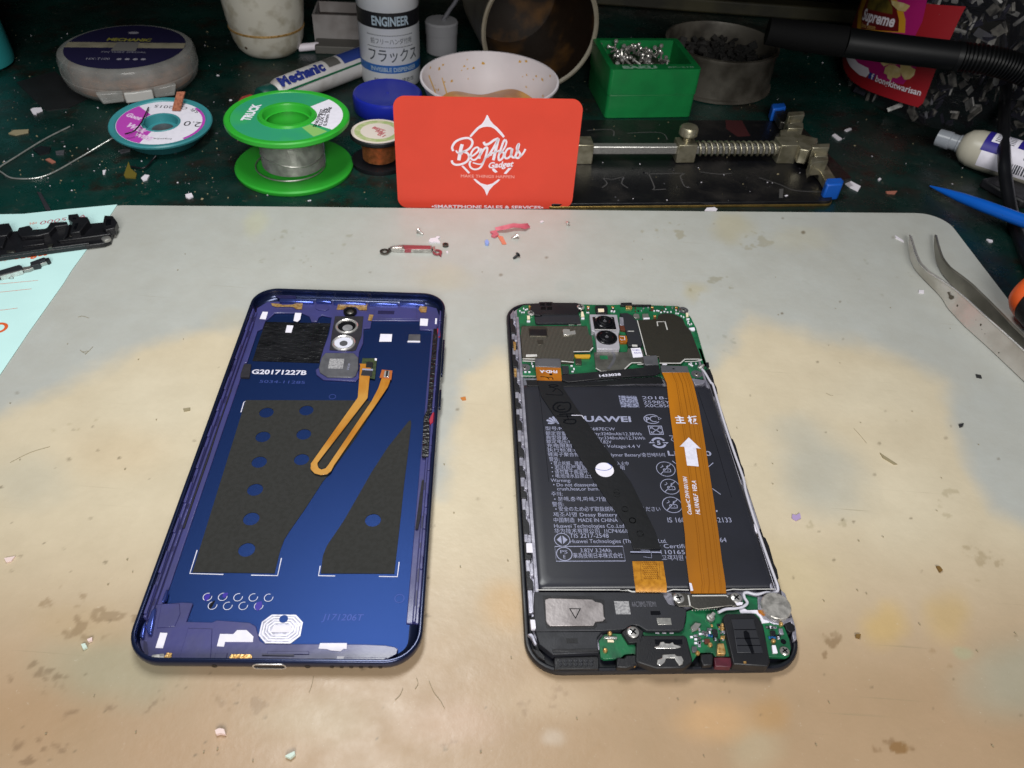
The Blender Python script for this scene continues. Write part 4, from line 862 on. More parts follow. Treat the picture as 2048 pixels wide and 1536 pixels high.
S2('display_flex_body', 'tape_black', 'O', [(95, 25), (120, 0), (400, -5), (430, 110), (640, 420), (780, 610), (1050, 985), (1290, 1300), (1600, 1930), (1680, 2160), (1325, 2165), (1280, 2030), (1220, 1850), (960, 1500), (640, 1000), (380, 560), (140, 200)], 5.75, 5.5, bev=0.08)
pl = p2.up(5.78); pen = MB()
for q, w_ in (([(245, 95), (360, 75), (310, 60), (240, 70), (330, 110)], .35), ([(200, 180), (420, 190), (350, 110), (290, 150)], .3), ([(420, 290), (500, 290), (520, 350), (480, 400), (380, 410), (310, 380), (300, 330), (350, 290), (420, 285)], .6), ([(390, 320), (350, 350), (380, 380), (450, 370)], .5),
              ([(370, 440), (560, 430)], .5), ([(340, 460), (540, 465)], .4), ([(470, 440), (490, 500)], .35), ([(430, 510), (570, 505), (575, 550), (500, 560), (430, 540), (460, 515)], .5)):
    pen.stroke(pl, pl.P('O', q), w_, .02, sm=4)
pen.build('pen_scrawl', 'black_gloss', q2)
u, v = pl.P('O', [(955, 1150)])[0]; MB().ext(pl, circ(u, v, 2.95, 40), 0, .08).build('round_sticker', 'white_sticker', q2)
mb = MB(); mb.stroke(pl, pl.P('O', [(835, 1135), (900, 1155), (980, 1158), (1040, 1130), (1040, 1100), (990, 1065)]), .2, .11, sm=4); mb.build('sticker_mark', mat('pen_blue', '5a6cc0', .5), q2)
mb = MB(); mb.stroke(pl, pl.P('O', [(530, 452), (650, 452), (670, 462), (690, 495)]), .28, .03); mb.build('flex_line', 'white_print', q2)
mb = MB()
for k, x, y in (('R', 1600, 265), ('R', 1710, 425), ('R', 1820, 600), ('X', 65, 245), ('X', 160, 390), ('X', 255, 560), ('R', 1490, 60), ('O', 1110, 1430)):
    u, v = pl.P(k, [(x, y)])[0]; mb.holes(pl, [circ(u, v, 1.05, 20), circ(u, v, .85, 20)], 0, .08)
mb.build('embossed_rings', 'tape_black', q2)
mb = MB(); mb.stroke(pl, pl.P('X', [(132, 793), (530, 798)]), .4, .03); mb.stroke(pl, pl.P('X', [(265, 770), (370, 772), (400, 800), (405, 870), (300, 855)]), .12, .03); mb.build('flex_line', 'grey_print', q2)
# orange tail of the display flex, dropping over the battery's edge
pl0 = p2.up(5.7); a_ = [pl0.P('X', [(x, y)])[0] for x, y in ((158, 912), (183, 1160))]; b_ = [pl0.P('X', [(x, y)])[0] for x, y in ((550, 912), (588, 1160))]
c_ = p2.up(4.2).P('X', [(200, 1300), (598, 1300)])
Ls = [pl0.to(*a_[0]), pl0.to(*a_[1]), p2.up(5.3).to(a_[1][0]+.1, a_[1][1]-.9), p2.up(4.6).to(c_[0][0], c_[0][1]+.5), p2.up(4.1).to(c_[0][0], c_[0][1]-.2)]
Rs = [pl0.to(*b_[0]), pl0.to(*b_[1]), p2.up(5.3).to(b_[1][0]+.1, b_[1][1]-.9), p2.up(4.6).to(c_[1][0], c_[1][1]+.5), p2.up(4.1).to(c_[1][0], c_[1][1]-.2)]
MB().strip(Ls, Rs, .15).build('display_flex_tail', mat('kapton_bright', 'c98a28', .28, .2, alt='b0741c', vs=700, coat=.4), q2, sm=50)
mb = MB(); pl = p2.up(5.72)
for j in range(9):
    for i in range(7):
        x = 285 + i*27 + j*4 + (13 if j % 2 else 0); y = 930 + j*25; u, v = pl.P('X', [(x, y)])[0]; mb.stroke(pl, [(u-.16, v+.16), (u+.16, v-.16)], .16, .02)
for x in (258, 470, 500): mb.stroke(pl, pl.P('X', [(x, 920), (x+15, 1150)]), .08, .02)
mb.build('tail_hatching', 'kapton_line', q2)
# ---- main flex (wide orange cable)
mf = p2.up(6.1)
Lp = [('N', 905, 1130, 5.6), ('Q', 470, 40, 5.9), ('Q', 500, 330, 6.0), ('Q', 560, 780, 6.0), ('Q', 605, 1200, 6.0), ('Q', 650, 1535, 6.0), ('X', 830, 560, 6.0), ('X', 850, 900, 6.0), ('X', 885, 1190, 5.9), ('X', 905, 1325, 5.0)]
Rp = [('N', 1303, 1130, 5.6), ('Q', 810, 40, 5.9), ('Q', 880, 330, 6.0), ('Q', 955, 780, 6.0), ('Q', 1020, 1200, 6.0), ('Q', 1072, 1535, 6.0), ('X', 1262, 560, 6.0), ('X', 1305, 900, 6.0), ('X', 1350, 1190, 5.9), ('X', 1360, 1325, 5.0)]
f3 = lambda q: p2.up(q[3]).to(*p2.up(q[3]).P(q[0], [(q[1], q[2])])[0])
MB().strip([f3(q) for q in Lp], [f3(q) for q in Rp], .18).build('main_flex', mat('kapton2', 'b8720f', .3, alt='9c600c', vs=45, aniso=(1, .3, 1), coat=.5, rv=.06, bump=.05, bs=200), q2, sm=50)
mb = MB(); mfp = p2.up(6.02)
def tr(fr_): return [tuple(a + (b - a)*t for a, b in zip(f3(l), f3(r))) for l, r, t in ((l, r, fr_[i] if isinstance(fr_, list) else fr_) for i, (l, r) in enumerate(zip(Lp, Rp)))]
for t0, t1, wd_ in ((.36, .36, .22), (.42, .42, .12), (.58, .56, .3), (.72, .70, .22), (.84, .84, .15), (.9, .88, .12)):
    pts = [Vector(p) + Vector((0, 0, .03)) for p in tr([t0]*8 + [t1, t1 + (-.06 if t0 < .7 else 0)])]
    ex = p2.ex*wd_/2; mb.strip([p - ex for p in pts], [p + ex for p in pts], .02)
mb.build('cable_traces', mat('trace_brown', '8c540c', .3), q2, sm=50)
S2('main_flex_head', 'sensor_grey', 'N', [(885, 1035), (910, 1028), (1278, 1040), (1305, 1130), (905, 1130)], 5.7, 4.3, bev=0.08)
S2('head_dot', 'black_gloss', 'N', [(1060, 1070), (1090, 1072), (1088, 1085), (1062, 1084)], 5.76, 5.7)
mb = MB(); pl = p2.up(6.06)
u, v = pl.P('Q', [(588, 548)])[0]; u2, v2 = pl.P('Q', [(885, 560)])[0]
mb.text(pl, '主 板', u, v, 2.9, width=(u2-u), bold=.03)
mb.flat(pl, pl.P('Q', [(752, 735), (905, 880), (845, 872), (880, 1108), (730, 1095), (695, 855), (635, 852)]), .03)
a = pl.P('Q2', [(530, 1075), (478, 690)]); mb.text(pl, 'CoolerIC DHV-0011BH', a[0][0], a[0][1], 1.25, width=hypot(a[1][0]-a[0][0], a[1][1]-a[0][1]), ang=atan2(a[1][1]-a[0][1], a[1][0]-a[0][0]), shear=.25, bold=.02)
mb.build('flex_lettering', 'white_print', q2, sm=0); mb = MB()
a = pl.P('Q2', [(615, 1070), (570, 725)]); mb.text(pl, 'HL1RNELF  VER.A', a[0][0], a[0][1], 1.35, width=hypot(a[1][0]-a[0][0], a[1][1]-a[0][1]), ang=atan2(a[1][1]-a[0][1], a[1][0]-a[0][0]), shear=.2, bold=.02)
mb.flat(pl, pl.P('X', [(885, 1185), (915, 1190), (940, 1285), (905, 1290)]), -.1)
mb.build('flex_lettering', 'white_print', q2, sm=0)
# ---- black battery connector flex with printed number
S2('battery_flex', 'black_plastic', 'M', [(900, 1165), (1100, 1150), (1800, 1085), (2100, 1060), (2110, 1040), (2320, 1030), (2350, 1130), (2270, 1165), (1800, 1195), (1500, 1220), (1000, 1272), (905, 1240)], 6.2, 5.4, bev=0.12)
pl = p2.up(6.24); u, v = pl.P('M', [(1458, 1200)])[0]; u2, v2 = pl.P('N', [(308, 1175)])[0]
MB().text(pl, '1433038', u, v, 1.25, width=hypot(u2-u, v2-v), ang=atan2(v2-v, u2-u), bold=.03).build('flex_lettering', 'white_print', q2, sm=0)
S2('battery_connector', 'sensor_grey', 'N', [(630, 900), (650, 890), (825, 880), (838, 900), (860, 1015), (670, 1022), (650, 1000)], 6.3, 4.6, bev=0.1)
# silver crumple right of the battery top, painted glints on the frame edges
S2('metal_foil', 'alu', 'N', [(1340, 1215), (1440, 1230), (1560, 1250), (1500, 1300), (1390, 1315), (1365, 1260)], 5.4, 4.4, bev=.15)
mb = MB(); pl = p2.up(4.9)
for k, q, w_ in (('R', [(370, 1395), (1640, 1395)], .25), ('R', [(1640, 1395), (1700, 1420), (1750, 1420)], .45), ('X', [(0, 1280), (100, 1285)], .4), ('X', [(600, 1300), (680, 1275), (880, 1280)], .3), ('X', [(1360, 1285), (1450, 1270), (1560, 1275), (1720, 1270), (1980, 1268)], .3), ('M', [(310, 1185), (520, 1188)], .3)):
    mb.stroke(pl, pl.P(k, q), w_, .02)
mb.build('frame_edge_glint', 'edge_glint', q2)
# ---- lower assembly
S2('speaker_module', 'dark_grey_plastic', 'T', [(255, 155), (1560, 160), (1600, 170), (1950, 175), (1980, 235), (2030, 320), (2150, 345), (2265, 380), (2262, 460), (2230, 640), (2180, 665), (1740, 665), (1640, 600), (1560, 590), (1430, 650), (1150, 668), (275, 678), (250, 500)], 5.2, 2.8, bev=0.18)
S2('module_wing', 'dark_grey_plastic', 'T', [(275, 684), (1150, 680), (1085, 760), (1085, 850), (1110, 960), (500, 985), (430, 930), (325, 850)], 4.9, 2.6, bev=0.15)
S2('wing_rib', 'black_plastic', 'T', [(495, 915), (1095, 905), (1100, 945), (498, 952)], 5.1, 4.8, bev=0.1)
S2('wing_mark', 'black_plastic', 'T', [(675, 770), (830, 765), (835, 835), (680, 835)], 4.95, 4.9)
S2('speaker_well', 'black_plastic', 'T', [(360, 205), (1045, 210), (1050, 245), (1180, 265), (1195, 530), (1220, 565), (1085, 570), (1085, 610), (1050, 640), (420, 635), (400, 590), (370, 250)], 5.26, 5.1)
S2('speaker_plate', mat('speaker_steel', 'a9a2a2', .42, .65, alt='8f8888', vs=160, bump=.12, bs=900), 'T', [(395, 260), (450, 240), (1020, 255), (1060, 285), (1140, 300), (1165, 330), (1175, 480), (1195, 510), (1160, 540), (1065, 550), (1040, 600), (460, 605), (430, 580), (410, 545)], 5.7, 5.2, bev=0.12)
pl = p2.up(5.73); mb = MB(); mb.stroke(pl, pl.P('T', [(722, 378), (862, 380), (800, 505)]), .45, .03, closed=True); mb.build('triangle_mark', 'black_gloss', q2)
S2('code_patch', 'mark_grey', 'T', [(1308, 278), (1500, 280), (1530, 452), (1335, 452)], 5.24, 5.2)
pl = p2.up(5.24); u, v = pl.P('T', [(1545, 355)])[0]; u2, v2 = pl.P('T', [(1868, 355)])[0]; MB().text(pl, 'AAC78M2-T9DM1', u, v, 1.7, width=u2-u).build('module_print', mat('dim_print', '6c6c76', .6), q2, sm=0)
S2('module_pad', 'steel', 'U', [(85, 498), (275, 500), (290, 590), (105, 588)], 5.4, 5.1, bev=.08)
S2('module_slot', 'black_gloss', 'U', [(5, 410), (130, 410), (145, 450), (120, 462), (10, 460)], 5.26, 5.2)
S2('white_latch', 'white_sticker', 'T', [(200, 520), (265, 520), (290, 600), (300, 640), (215, 640)], 5.2, 4.0, bev=.15)
S2('latch_recess', 'black_gloss', 'T', [(210, 490), (320, 475), (325, 645), (290, 640), (205, 510)], 4.2, 4.0)
S2('corner_lug', 'black_plastic', 'T', [(220, 900), (330, 930), (400, 1010), (395, 1060), (300, 1010)], 4.0, 2.6, bev=.2)
S2('corner_edge', 'alu', 'T', [(165, 715), (215, 700), (250, 730), (290, 850), (255, 845), (215, 760)], 4.4, 3.2, bev=.15)
g = S2('speaker_grille', 'black_plastic', 'T', [(515, 1010), (1080, 1000), (1110, 1040), (1110, 1175), (520, 1180)], 3.6, 2.4, bev=.25)
mb = MB(); pl = p2.up(3.65)
for i in range(7):
    for j in range(2):
        u, v = pl.P('T', [(600 + i*68, 1070 + j*45)])[0]; mb.lathe([(.55, -.1), (.5, .15), (.3, .2), (.01, .1)], pl.to(u, v, 0), n=10)
mb.build('grille_studs', 'dark_grey_plastic', q2)
# charging board
sub = [(1110, 800), (1180, 720), (1290, 705), (1430, 715), (1500, 640), (1640, 650), (1700, 690), (1990, 678), (2180, 690)]
sub2 = [(480, 420), (560, 385), (900, 380), (1180, 370), (1260, 190), (1420, 230), (1440, 300), (1480, 440), (1620, 560), (1760, 590), (1840, 780), (1862, 900), (1840, 1000), (1800, 1022), (1600, 1015), (1500, 1000), (1060, 1010), (860, 1010), (830, 960), (640, 960), (570, 1060), (420, 1080)]
P_ = zf('T', sub)[:8] + zf('U', [(440, 640), (470, 560)]) + zf('U', sub2) + zf('T', [(1750, 1085), (1640, 1075), (1620, 1000), (1560, 970), (1440, 985), (1400, 1030), (1180, 1045), (1130, 1020)])
pl = p2.up(3.9); MB().ext(pl, pl.P('Z', P_), -1.0, 0).build('charging_board', 'pcb_green', q2, bev=.08)
# usb block
S2('usb_housing', 'black_plastic', 'U', [(-180, 730), (450, 728), (490, 760), (560, 1040), (555, 1090), (440, 1160), (80, 1165), (-120, 1100), (-190, 1080)], 5.2, 2.4, bev=.35)
S2('usb_recess', 'black_gloss', 'U', [(60, 785), (425, 785), (430, 850), (70, 850)], 5.25, 5.2)
S2('usb_shell', 'bright_steel', 'U', [(135, 820), (180, 812), (200, 835), (260, 838), (300, 818), (320, 850), (400, 870), (410, 890), (330, 905), (80, 905), (55, 885), (120, 865)], 5.5, 5.2, bev=.12)
S2('usb_shell', 'bright_steel', 'U', [(165, 985), (330, 975), (350, 1000), (420, 1005), (445, 1060), (430, 1110), (390, 1130), (350, 1080), (325, 1030), (215, 1030), (195, 1085), (140, 1130), (90, 1110), (100, 1050), (160, 1030)], 5.5, 5.2, bev=.15)
MB().ext(Plane(p2.to(*p2.up(3.2).P('U', [(265, 1140)])[0], 3.0), p2.ex, (0, 0, 1)), rrect(0, 0, 8.6, 2.6, 1.2), -1.0, 0.2).build('usb_mouth', 'steel', q2, bev=.1)
# headphone jack block
S2('jack_block', 'black_plastic', 'U', [(960, 500), (1010, 440), (1380, 445), (1440, 500), (1500, 600), (1590, 1080), (1560, 1140), (1100, 1110), (1075, 1000), (1040, 850)], 5.6, 2.4, bev=.35)
S2('jack_top', 'dark_grey_plastic', 'U', [(1065, 515), (1370, 510), (1400, 640), (1500, 960), (1150, 960), (1105, 650)], 5.9, 5.5, bev=.15)
S2('jack_slot', 'black_gloss', 'U', [(1235, 680), (1270, 665), (1310, 700), (1330, 790), (1380, 960), (1340, 965), (1290, 850), (1250, 780)], 5.95, 5.9)
mb = MB(); pl = p2.up(5.93)
for y in (655, 770, 865): mb.stroke(pl, pl.P('U', [(1110 + (y-655)*.2, y), (1400 + (y-655)*.3, y)]), .22, .02)
mb.build('jack_grooves', 'black_gloss', q2)
S2('jack_contact', 'gold', 'U', [(1235, 1075), (1270, 1072), (1275, 1100), (1240, 1102)], 5.75, 5.5)
# sub board bits
S2('gold_connector', 'gold', 'U', [(895, 838), (975, 835), (1000, 940), (998, 975), (890, 975)], 5.3, 3.9, bev=.15)
for k, x, y in (('T', 1250, 715), ('T', 1190, 940), ('U', 790, 865), ('U', 625, 975), ('U', 955, 610), ('U', 950, 655), ('U', 1725, 590), ('U', 1625, 815)):
    pl, u, v = at2(k, x, y, 3.9); MB().lathe([(.6, 0), (.6, .6), (.35, .95), (.01, 1.0)], pl.to(u, v, 0), n=14).build('spring_contact', 'gold', q2)
for q, m, z in (([(1180, 745), (1350, 750), (1350, 775), (1180, 770)], 'bright_steel', 4.5), ([(1220, 785), (1300, 788), (1310, 818), (1225, 815)], 'led_cream', 4.3)): S2('board_part', m, 'T', q, z, 3.9, bev=.06)
for x in (1885, 1975): S2('solder_pad', 'white_sticker', 'T', [(x-28, 688), (x+25, 688), (x+22, 710), (x-30, 710)], 3.98, 3.9)
S2('solder_pad', 'white_sticker', 'U', [(262, 688), (312, 688), (310, 710), (260, 710)], 3.98, 3.9)
S2('chip', 'black_plastic', 'U', [(822, 650), (888, 650), (900, 740), (840, 745)], 4.7, 3.9, bev=.06)
S2('chip', 'black_plastic', 'U', [(1590, 665), (1655, 665), (1665, 730), (1600, 735)], 4.7, 3.9, bev=.06)
for q, m in (([(1610, 860), (1660, 860), (1690, 960), (1625, 960)], 'white_sticker'), ([(720, 775), (790, 775), (795, 835), (725, 835)], 'brown_res'), ([(555, 875), (620, 875), (625, 950), (560, 950)], 'sensor_grey'), ([(935, 735), (990, 735), (990, 775), (935, 770)], 'gold'), ([(1700, 640), (1750, 640), (1770, 715), (1715, 712)], 'alu'), ([(540, 620), (600, 560), (680, 575), (620, 660), (560, 680)], 'steel')):
    S2('board_part', m, 'U', q, 4.6, 3.9, bev=.08)
for x, y in ((700, 690), (730, 700), (760, 690), (785, 700), (720, 725), (660, 720), (590, 745), (600, 790), (655, 775), (660, 830), (640, 850), (600, 840), (545, 760), (770, 655), (800, 660), (960, 690), (985, 710), (960, 790), (1545, 630), (1590, 632), (1615, 635), (1640, 635), (1690, 770), (650, 880), (700, 720), (750, 735)):
    smd('U', x, y, 3.9, L=.75, cm=random.choice(['white_sticker', 'alu', 'alu', 'sensor_grey']))
rs9 = random.Random(9)
for _ in range(22): smd('U', rs9.uniform(600, 950), rs9.uniform(600, 860), 3.9, L=rs9.choice((.5, .7, .9)), cm=rs9.choice(['alu', 'sensor_grey', 'brown_res', 'black_plastic', 'gold']))
for _ in range(14): smd('N', rs9.uniform(480, 1200), rs9.uniform(165, 250), L=rs9.choice((.5, .7)), cm=rs9.choice(['alu', 'sensor_grey', 'brown_res', 'black_plastic']))
for _ in range(8): smd('U', rs9.uniform(1530, 1780), rs9.uniform(620, 780), 3.9, L=.6, cm=rs9.choice(['alu', 'sensor_grey', 'black_plastic']))
for x, y in ((780, 740), (810, 745), (1575, 770), (1610, 765), (1640, 770)): smd('U', x, y, 3.9, L=.7, cm=mat('blue_part', '1f5a94', .4))
for x in range(560, 960, 36): smd('U', x, 400 - (x-560)*.06, 3.95, a=pi/2, L=.5, Wd_=.35, h=.2, cm='bright_steel')
# bracket holding the wide flex, with screws
S2('flex_bracket', 'dull_steel', 'U', [(285, 165), (480, 168), (560, 195), (1030, 200), (1080, 180), (1200, 185), (1225, 300), (1180, 345), (1090, 350), (1080, 335), (640, 388), (590, 375), (540, 345), (380, 350), (330, 300)], 5.5, 4.9, bev=.2)
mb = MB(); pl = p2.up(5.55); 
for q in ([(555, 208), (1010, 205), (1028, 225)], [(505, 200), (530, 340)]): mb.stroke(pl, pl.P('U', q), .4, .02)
mb.build('bracket_highlight', 'edge_glint', q2)
scre('U', 380, 235, 5.6, r=1.55); scre('U', 1140, 232, 5.6, r=1.55)
S2('white_dab', 'white_sticker', 'U', [(1130, 305), (1190, 290), (1230, 295), (1220, 325), (1150, 335)], 5.65, 5.5)
scre('T', 1560, 685, 5.9, r=1.6); S2('screw_seat', 'black_plastic', 'T', [(1410, 690), (1500, 610), (1600, 600), (1700, 680), (1660, 820), (1500, 830)], 5.3, 3.9, bev=.2)
scre('U', 1780, 935, 4.2, r=1.3, m='steel')
pl, u, v = at2('U', 1762, 815, 3.95); MB().flat(pl, circ(u, v, .75)).build('board_hole', 'black_gloss', q2)
# microphone boots
for k, q in (('T', [(1470, 990), (1600, 985), (1625, 1020), (1640, 1110), (1470, 1160), (1340, 1150), (1345, 1020), (1440, 1030)]), ('U', [(670, 975), (820, 965), (840, 1010), (830, 1120), (700, 1130), (670, 1060)])):
    S2('microphone_boot', 'black_plastic', k, q, 4.6, 2.3, bev=.35)
for k, x, y in (('T', 1540, 1105), ('U', 760, 1085)):
    pl, u, v = at2(k, x, y, 3.6); MB().lathe([(.9, -.2), (.9, .9), (.6, 1.0), (.5, .3)], pl.to(u, v, 0), ax=-p2.ey, n=20, caps=False).build('boot_ring', 'gold', q2)
S2('red_boot', mat('maroon', '5a1c2c', .45, var=.3), 'U', [(845, 1020), (1075, 1020), (1080, 1110), (1070, 1150), (860, 1140)], 4.4, 2.3, bev=.25)
pl, u, v = at2('U', 960, 1095, 3.5); MB().box(pl.to(u, v, 0), 1.3, 2.6, 1.3, Matrix.Rotation(T2, 3, 'Z')).build('boot_opening', 'black_gloss', q2)
# vibration motor
pl, u, v = at2('U', 1672, 335, 6.0)
MB().lathe([(4.1, -2.4), (4.15, -.25), (3.9, 0.0), (0.01, 0.05)], pl.to(u, v, 0), n=56).build('vibration_motor', mat('motor_steel', 'cac6c0', .34, .55, alt='989590', vs=350, bump=.5, bs=700), q2, sm=35)
S2('motor_cradle', 'alu', 'U', [(1420, 200), (1500, 160), (1560, 170), (1480, 280), (1480, 400), (1560, 500), (1700, 550), (1880, 480), (1890, 530), (1760, 590), (1640, 580), (1500, 520), (1430, 390)], 4.3, 3.2, bev=.15)
S2('white_shim', 'white_sticker', 'U', [(1180, 395), (1240, 375), (1290, 400), (1430, 395), (1470, 450), (1575, 560), (1480, 570), (1450, 490), (1400, 440), (1200, 440)], 4.2, 3.9)
S2('motor_lead', 'kapton', 'U', [(1425, 395), (1500, 400), (1560, 460), (1500, 470), (1440, 430)], 4.6, 4.2)
S2('motor_clip', 'black_plastic', 'U', [(1780, 580), (1860, 560), (1915, 600), (1920, 660), (1850, 690), (1800, 650)], 4.6, 2.6, bev=.2)
S2('corner_edge', 'alu', 'U', [(1730, 130), (1790, 180), (1930, 640), (1940, 780), (1900, 800), (1880, 720), (1890, 640), (1850, 520), (1760, 260)], 4.0, 2.6, bev=.15)
# white antenna coax
def at3(k, x, y, z): pl = p2.up(z); return pl.to(*pl.P(k, [(x, y)])[0])
cpts = [at3('N', 1490, 1085, 4.9), at3('N', 1530, 1130, 5.2), at3('N', 1620, 1280, 5.4), at3('Q', 1060, 60, 5.5), at3('Q', 1120, 260, 5.5), at3('Q', 1210, 560, 5.5), at3('Q', 1330, 920, 5.5), at3('Q', 1450, 1260, 5.5),
        at3('X', 1610, 20, 5.5), at3('X', 1700, 320, 5.5), at3('X', 1760, 500, 5.4), at3('X', 1870, 820, 5.5), at3('X', 2000, 1180, 5.5), at3('U', 1680, 60, 5.4), at3('U', 1688, 140, 5.0), at3('U', 1620, 175, 4.9), at3('U', 1540, 165, 4.9), at3('U', 1400, 190, 4.9), at3('U', 1290, 165, 5.0), at3('U', 1240, 180, 5.0),
        at3('U', 1250, 240, 4.9), at3('U', 1285, 300, 4.7), at3('U', 1230, 350, 4.7), at3('U', 1120, 375, 4.7), at3('U', 1000, 385, 4.7), at3('U', 900, 430, 4.6)]
MB().tube(cpts, .42, n=10, sm=5).build('antenna_cable', mat('coax_white', 'c9c7d2', .35), q2, sm=60)
for k, x, y in (('N', 1475, 1060), ('U', 800, 500)):
    pl, u, v = at2(k, x, y, 4.6); c_ = MB().lathe([(1.1, -.6), (1.1, .3), (.7, .45), (.3, .2)], pl.to(u, v, 0), n=22).build('antenna_plug', 'steel', q2)
    MB().box(pl.to(u+.6, v+.7, 0), 1.0, 2.0, .8, Matrix.Rotation(T2-.8, 3, 'Z')).build('plug_crimp', 'bright_steel', c_, bev=.15)

# ================================================================ RED CARD standing behind the mat
cB0 = W(786, 417, -1.0); cB1 = W(1163, 419, -1.0); cB0.z = cB1.z = -2
cex = (cB1 - cB0); cex.z = 0; cex.normalize(); cp = Plane(cB0 + Vector((-cex.y, cex.x, 0))*2.2, cex, Vector((-cex.y*.03, cex.x*.03, 1)))
mat('card_red', 'e04a37', .42, spec=.35, var=.04, vs=60)
mat('card_white', 'f4ecf6', .5, var=.04, vs=200)
ce = cp.P('Z', [(785, 193), (1168, 199)]); cw0, cw1 = ce[0][0], ce[1][0]; ch = (ce[0][1]+ce[1][1])/2
card = thing('business_card', 'red card with rounded corners and a white script logo standing upright behind the mat', 'card', cp.to((cw0+cw1)/2, 0))
MB().ext(cp, rrect((cw0+cw1)/2, ch/2, cw1-cw0, ch, 5.0), -.8, 0).build('card_body', 'card_red', card, sm=0)
lg = MB(); lp = lambda q, k='C2': cp.P(k, q)
for q in ([(430, 385), (470, 330), (540, 255), (610, 205), (650, 150), (685, 72), (697, 72), (735, 150), (775, 200), (840, 255), (900, 320), (948, 385), (925, 405), (860, 335), (800, 275), (745, 248), (690, 243), (635, 248), (570, 275), (510, 335), (455, 397)],
          [(485, 1008), (540, 1065), (600, 1110), (650, 1165), (685, 1252), (722, 1170), (780, 1105), (840, 1060), (882, 1018), (852, 1012), (770, 1072), (690, 1096), (600, 1070), (518, 1008)],
          [(312, 820), (340, 812), (442, 915), (415, 930)], [(1000, 848), (1050, 846), (970, 935), (930, 930)], [(755, 855), (790, 850), (845, 905), (810, 918), (775, 895)]): lg.flat(cp, lp(q), .06)
lg.build('emblem', 'card_white', card, sm=0)
lg = MB()
for q, w_ in (([(195, 600), (178, 545), (220, 470), (300, 425), (390, 408), (450, 425), (475, 475), (450, 540), (390, 590), (320, 612)], 4.2), ([(325, 500), (300, 590), (275, 735)], 6.2), ([(320, 605), (400, 630), (425, 690), (395, 750), (320, 790), (235, 800), (185, 775), (172, 735)], 4.2), ([(235, 590), (260, 625), (330, 640)], 3.2),
              ([(425, 690), (490, 660), (550, 610), (568, 565), (535, 545), (485, 580), (450, 650), (455, 710), (500, 730), (545, 700), (590, 640)], 3.6), ([(605, 560), (585, 640), (575, 712)], 4.2), ([(588, 660), (640, 575), (685, 545), (690, 590), (665, 690)], 4.0), ([(665, 690), (600, 830), (520, 868), (455, 845), (432, 790), (450, 740)], 3.6), ([(480, 770), (600, 790), (670, 700), (760, 650)], 2.6),
              ([(640, 465), (660, 505), (720, 490), (790, 440), (855, 415)], 4.6), ([(855, 420), (790, 540), (720, 650), (690, 690)], 4.2), ([(855, 415), (820, 560), (780, 735)], 5.2), ([(720, 640), (800, 620), (870, 590)], 3.2),
              ([(955, 430), (925, 470), (880, 600), (855, 690), (870, 735), (915, 700), (935, 640), (905, 610), (870, 640)], 4.0), ([(955, 430), (972, 470), (950, 540), (900, 620)], 3.2), ([(1045, 560), (990, 570), (950, 640), (955, 700), (1000, 700), (1040, 650), (1060, 570)], 3.8), ([(1055, 560), (1040, 640), (1060, 690), (1100, 690)], 4.0),
              ([(1095, 690), (1130, 600), (1155, 500), (1135, 520), (1125, 570), (1160, 620), (1175, 660), (1145, 700), (1105, 690)], 4.4), ([(1160, 690), (1210, 640), (1250, 570)], 3.6)):
    lg.stroke(cp, lp(q), w_ * .245, .07, sm=5)
lg.build('logo_lettering', 'card_white', card, sm=0)
def ctext(s, x0, y0, x1, y1, h, **k):
    a, b_ = lp([(x0, y0), (x1, y1)]); return MB().text(cp, s, a[0], a[1], h, width=hypot(b_[0]-a[0], b_[1]-a[1]), ang=atan2(b_[1]-a[1], b_[0]-a[0]), d=.06, **k)
ctext('Gadget', 700, 850, 1065, 825, 2.9, shear=.3, bold=.03).build('small_lettering', 'card_white', card, sm=0)
ctext('MAKE THINGS HAPPEN', 305, 985, 1085, 998, 1.55, bold=.0).build('small_lettering', mat('card_pink', 'f6b4aa', .5), card, sm=0)
ctext('•SMARTPHONE SALES & SERVICES•', -122, 1432, 1508, 1450, 1.75, bold=.02).build('small_lettering', 'card_white', card, sm=0)

# ================================================================ background objects on the bench
TZ = -2.0
def bz(px, py, z=TZ): return W(px, py, z)
def onring(pl, k, pts): return pl.P(k, pts)
# green solder spool
mat('green_plastic', '32ae34', .38, var=.1, vs=60, spec=.5)
mat('solder_wire_m', 'cfd0ca', .26, .7, bump=.3, bs=900, var=.25, vs=300)
mat('label_green', '2f9a72', .5, alt='37a862', vs=40)
c0 = bz(590, 335); gs = thing('solder_spool', 'bright green plastic spool of silver solder wire standing on its flange', 'spool', c0)
MB().lathe([(28.4, 0), (28.9, .6), (28.9, 1.8), (28.2, 2.5), (14, 2.6), (14, 0)], c0, n=72).build('flange', 'green_plastic', gs, sm=40)
tp = c0 + Vector((0, 0, 0))
MB().lathe([(10.2, 24.5), (28.6, 24.5), (29.3, 25.2), (29.3, 26.9), (28.7, 27.5), (26.6, 27.4), (26.4, 27.0), (13.6, 27.0), (13.2, 28.0), (11.6, 28.0), (11.2, 27.2), (10.4, 10), (10.2, 3)], tp, n=72, caps=False).build('flange', 'green_plastic', gs, sm=40)
prof = [(12, 2.6)]
z = 2.8
while z < 24.3: prof += [(15.0, z), (15.45, z+.35), (15.0, z+.7)]; z += .72
MB().lathe(prof, tp, n=64, caps=False).build('wire_winding', 'solder_wire_m', gs, sm=50)
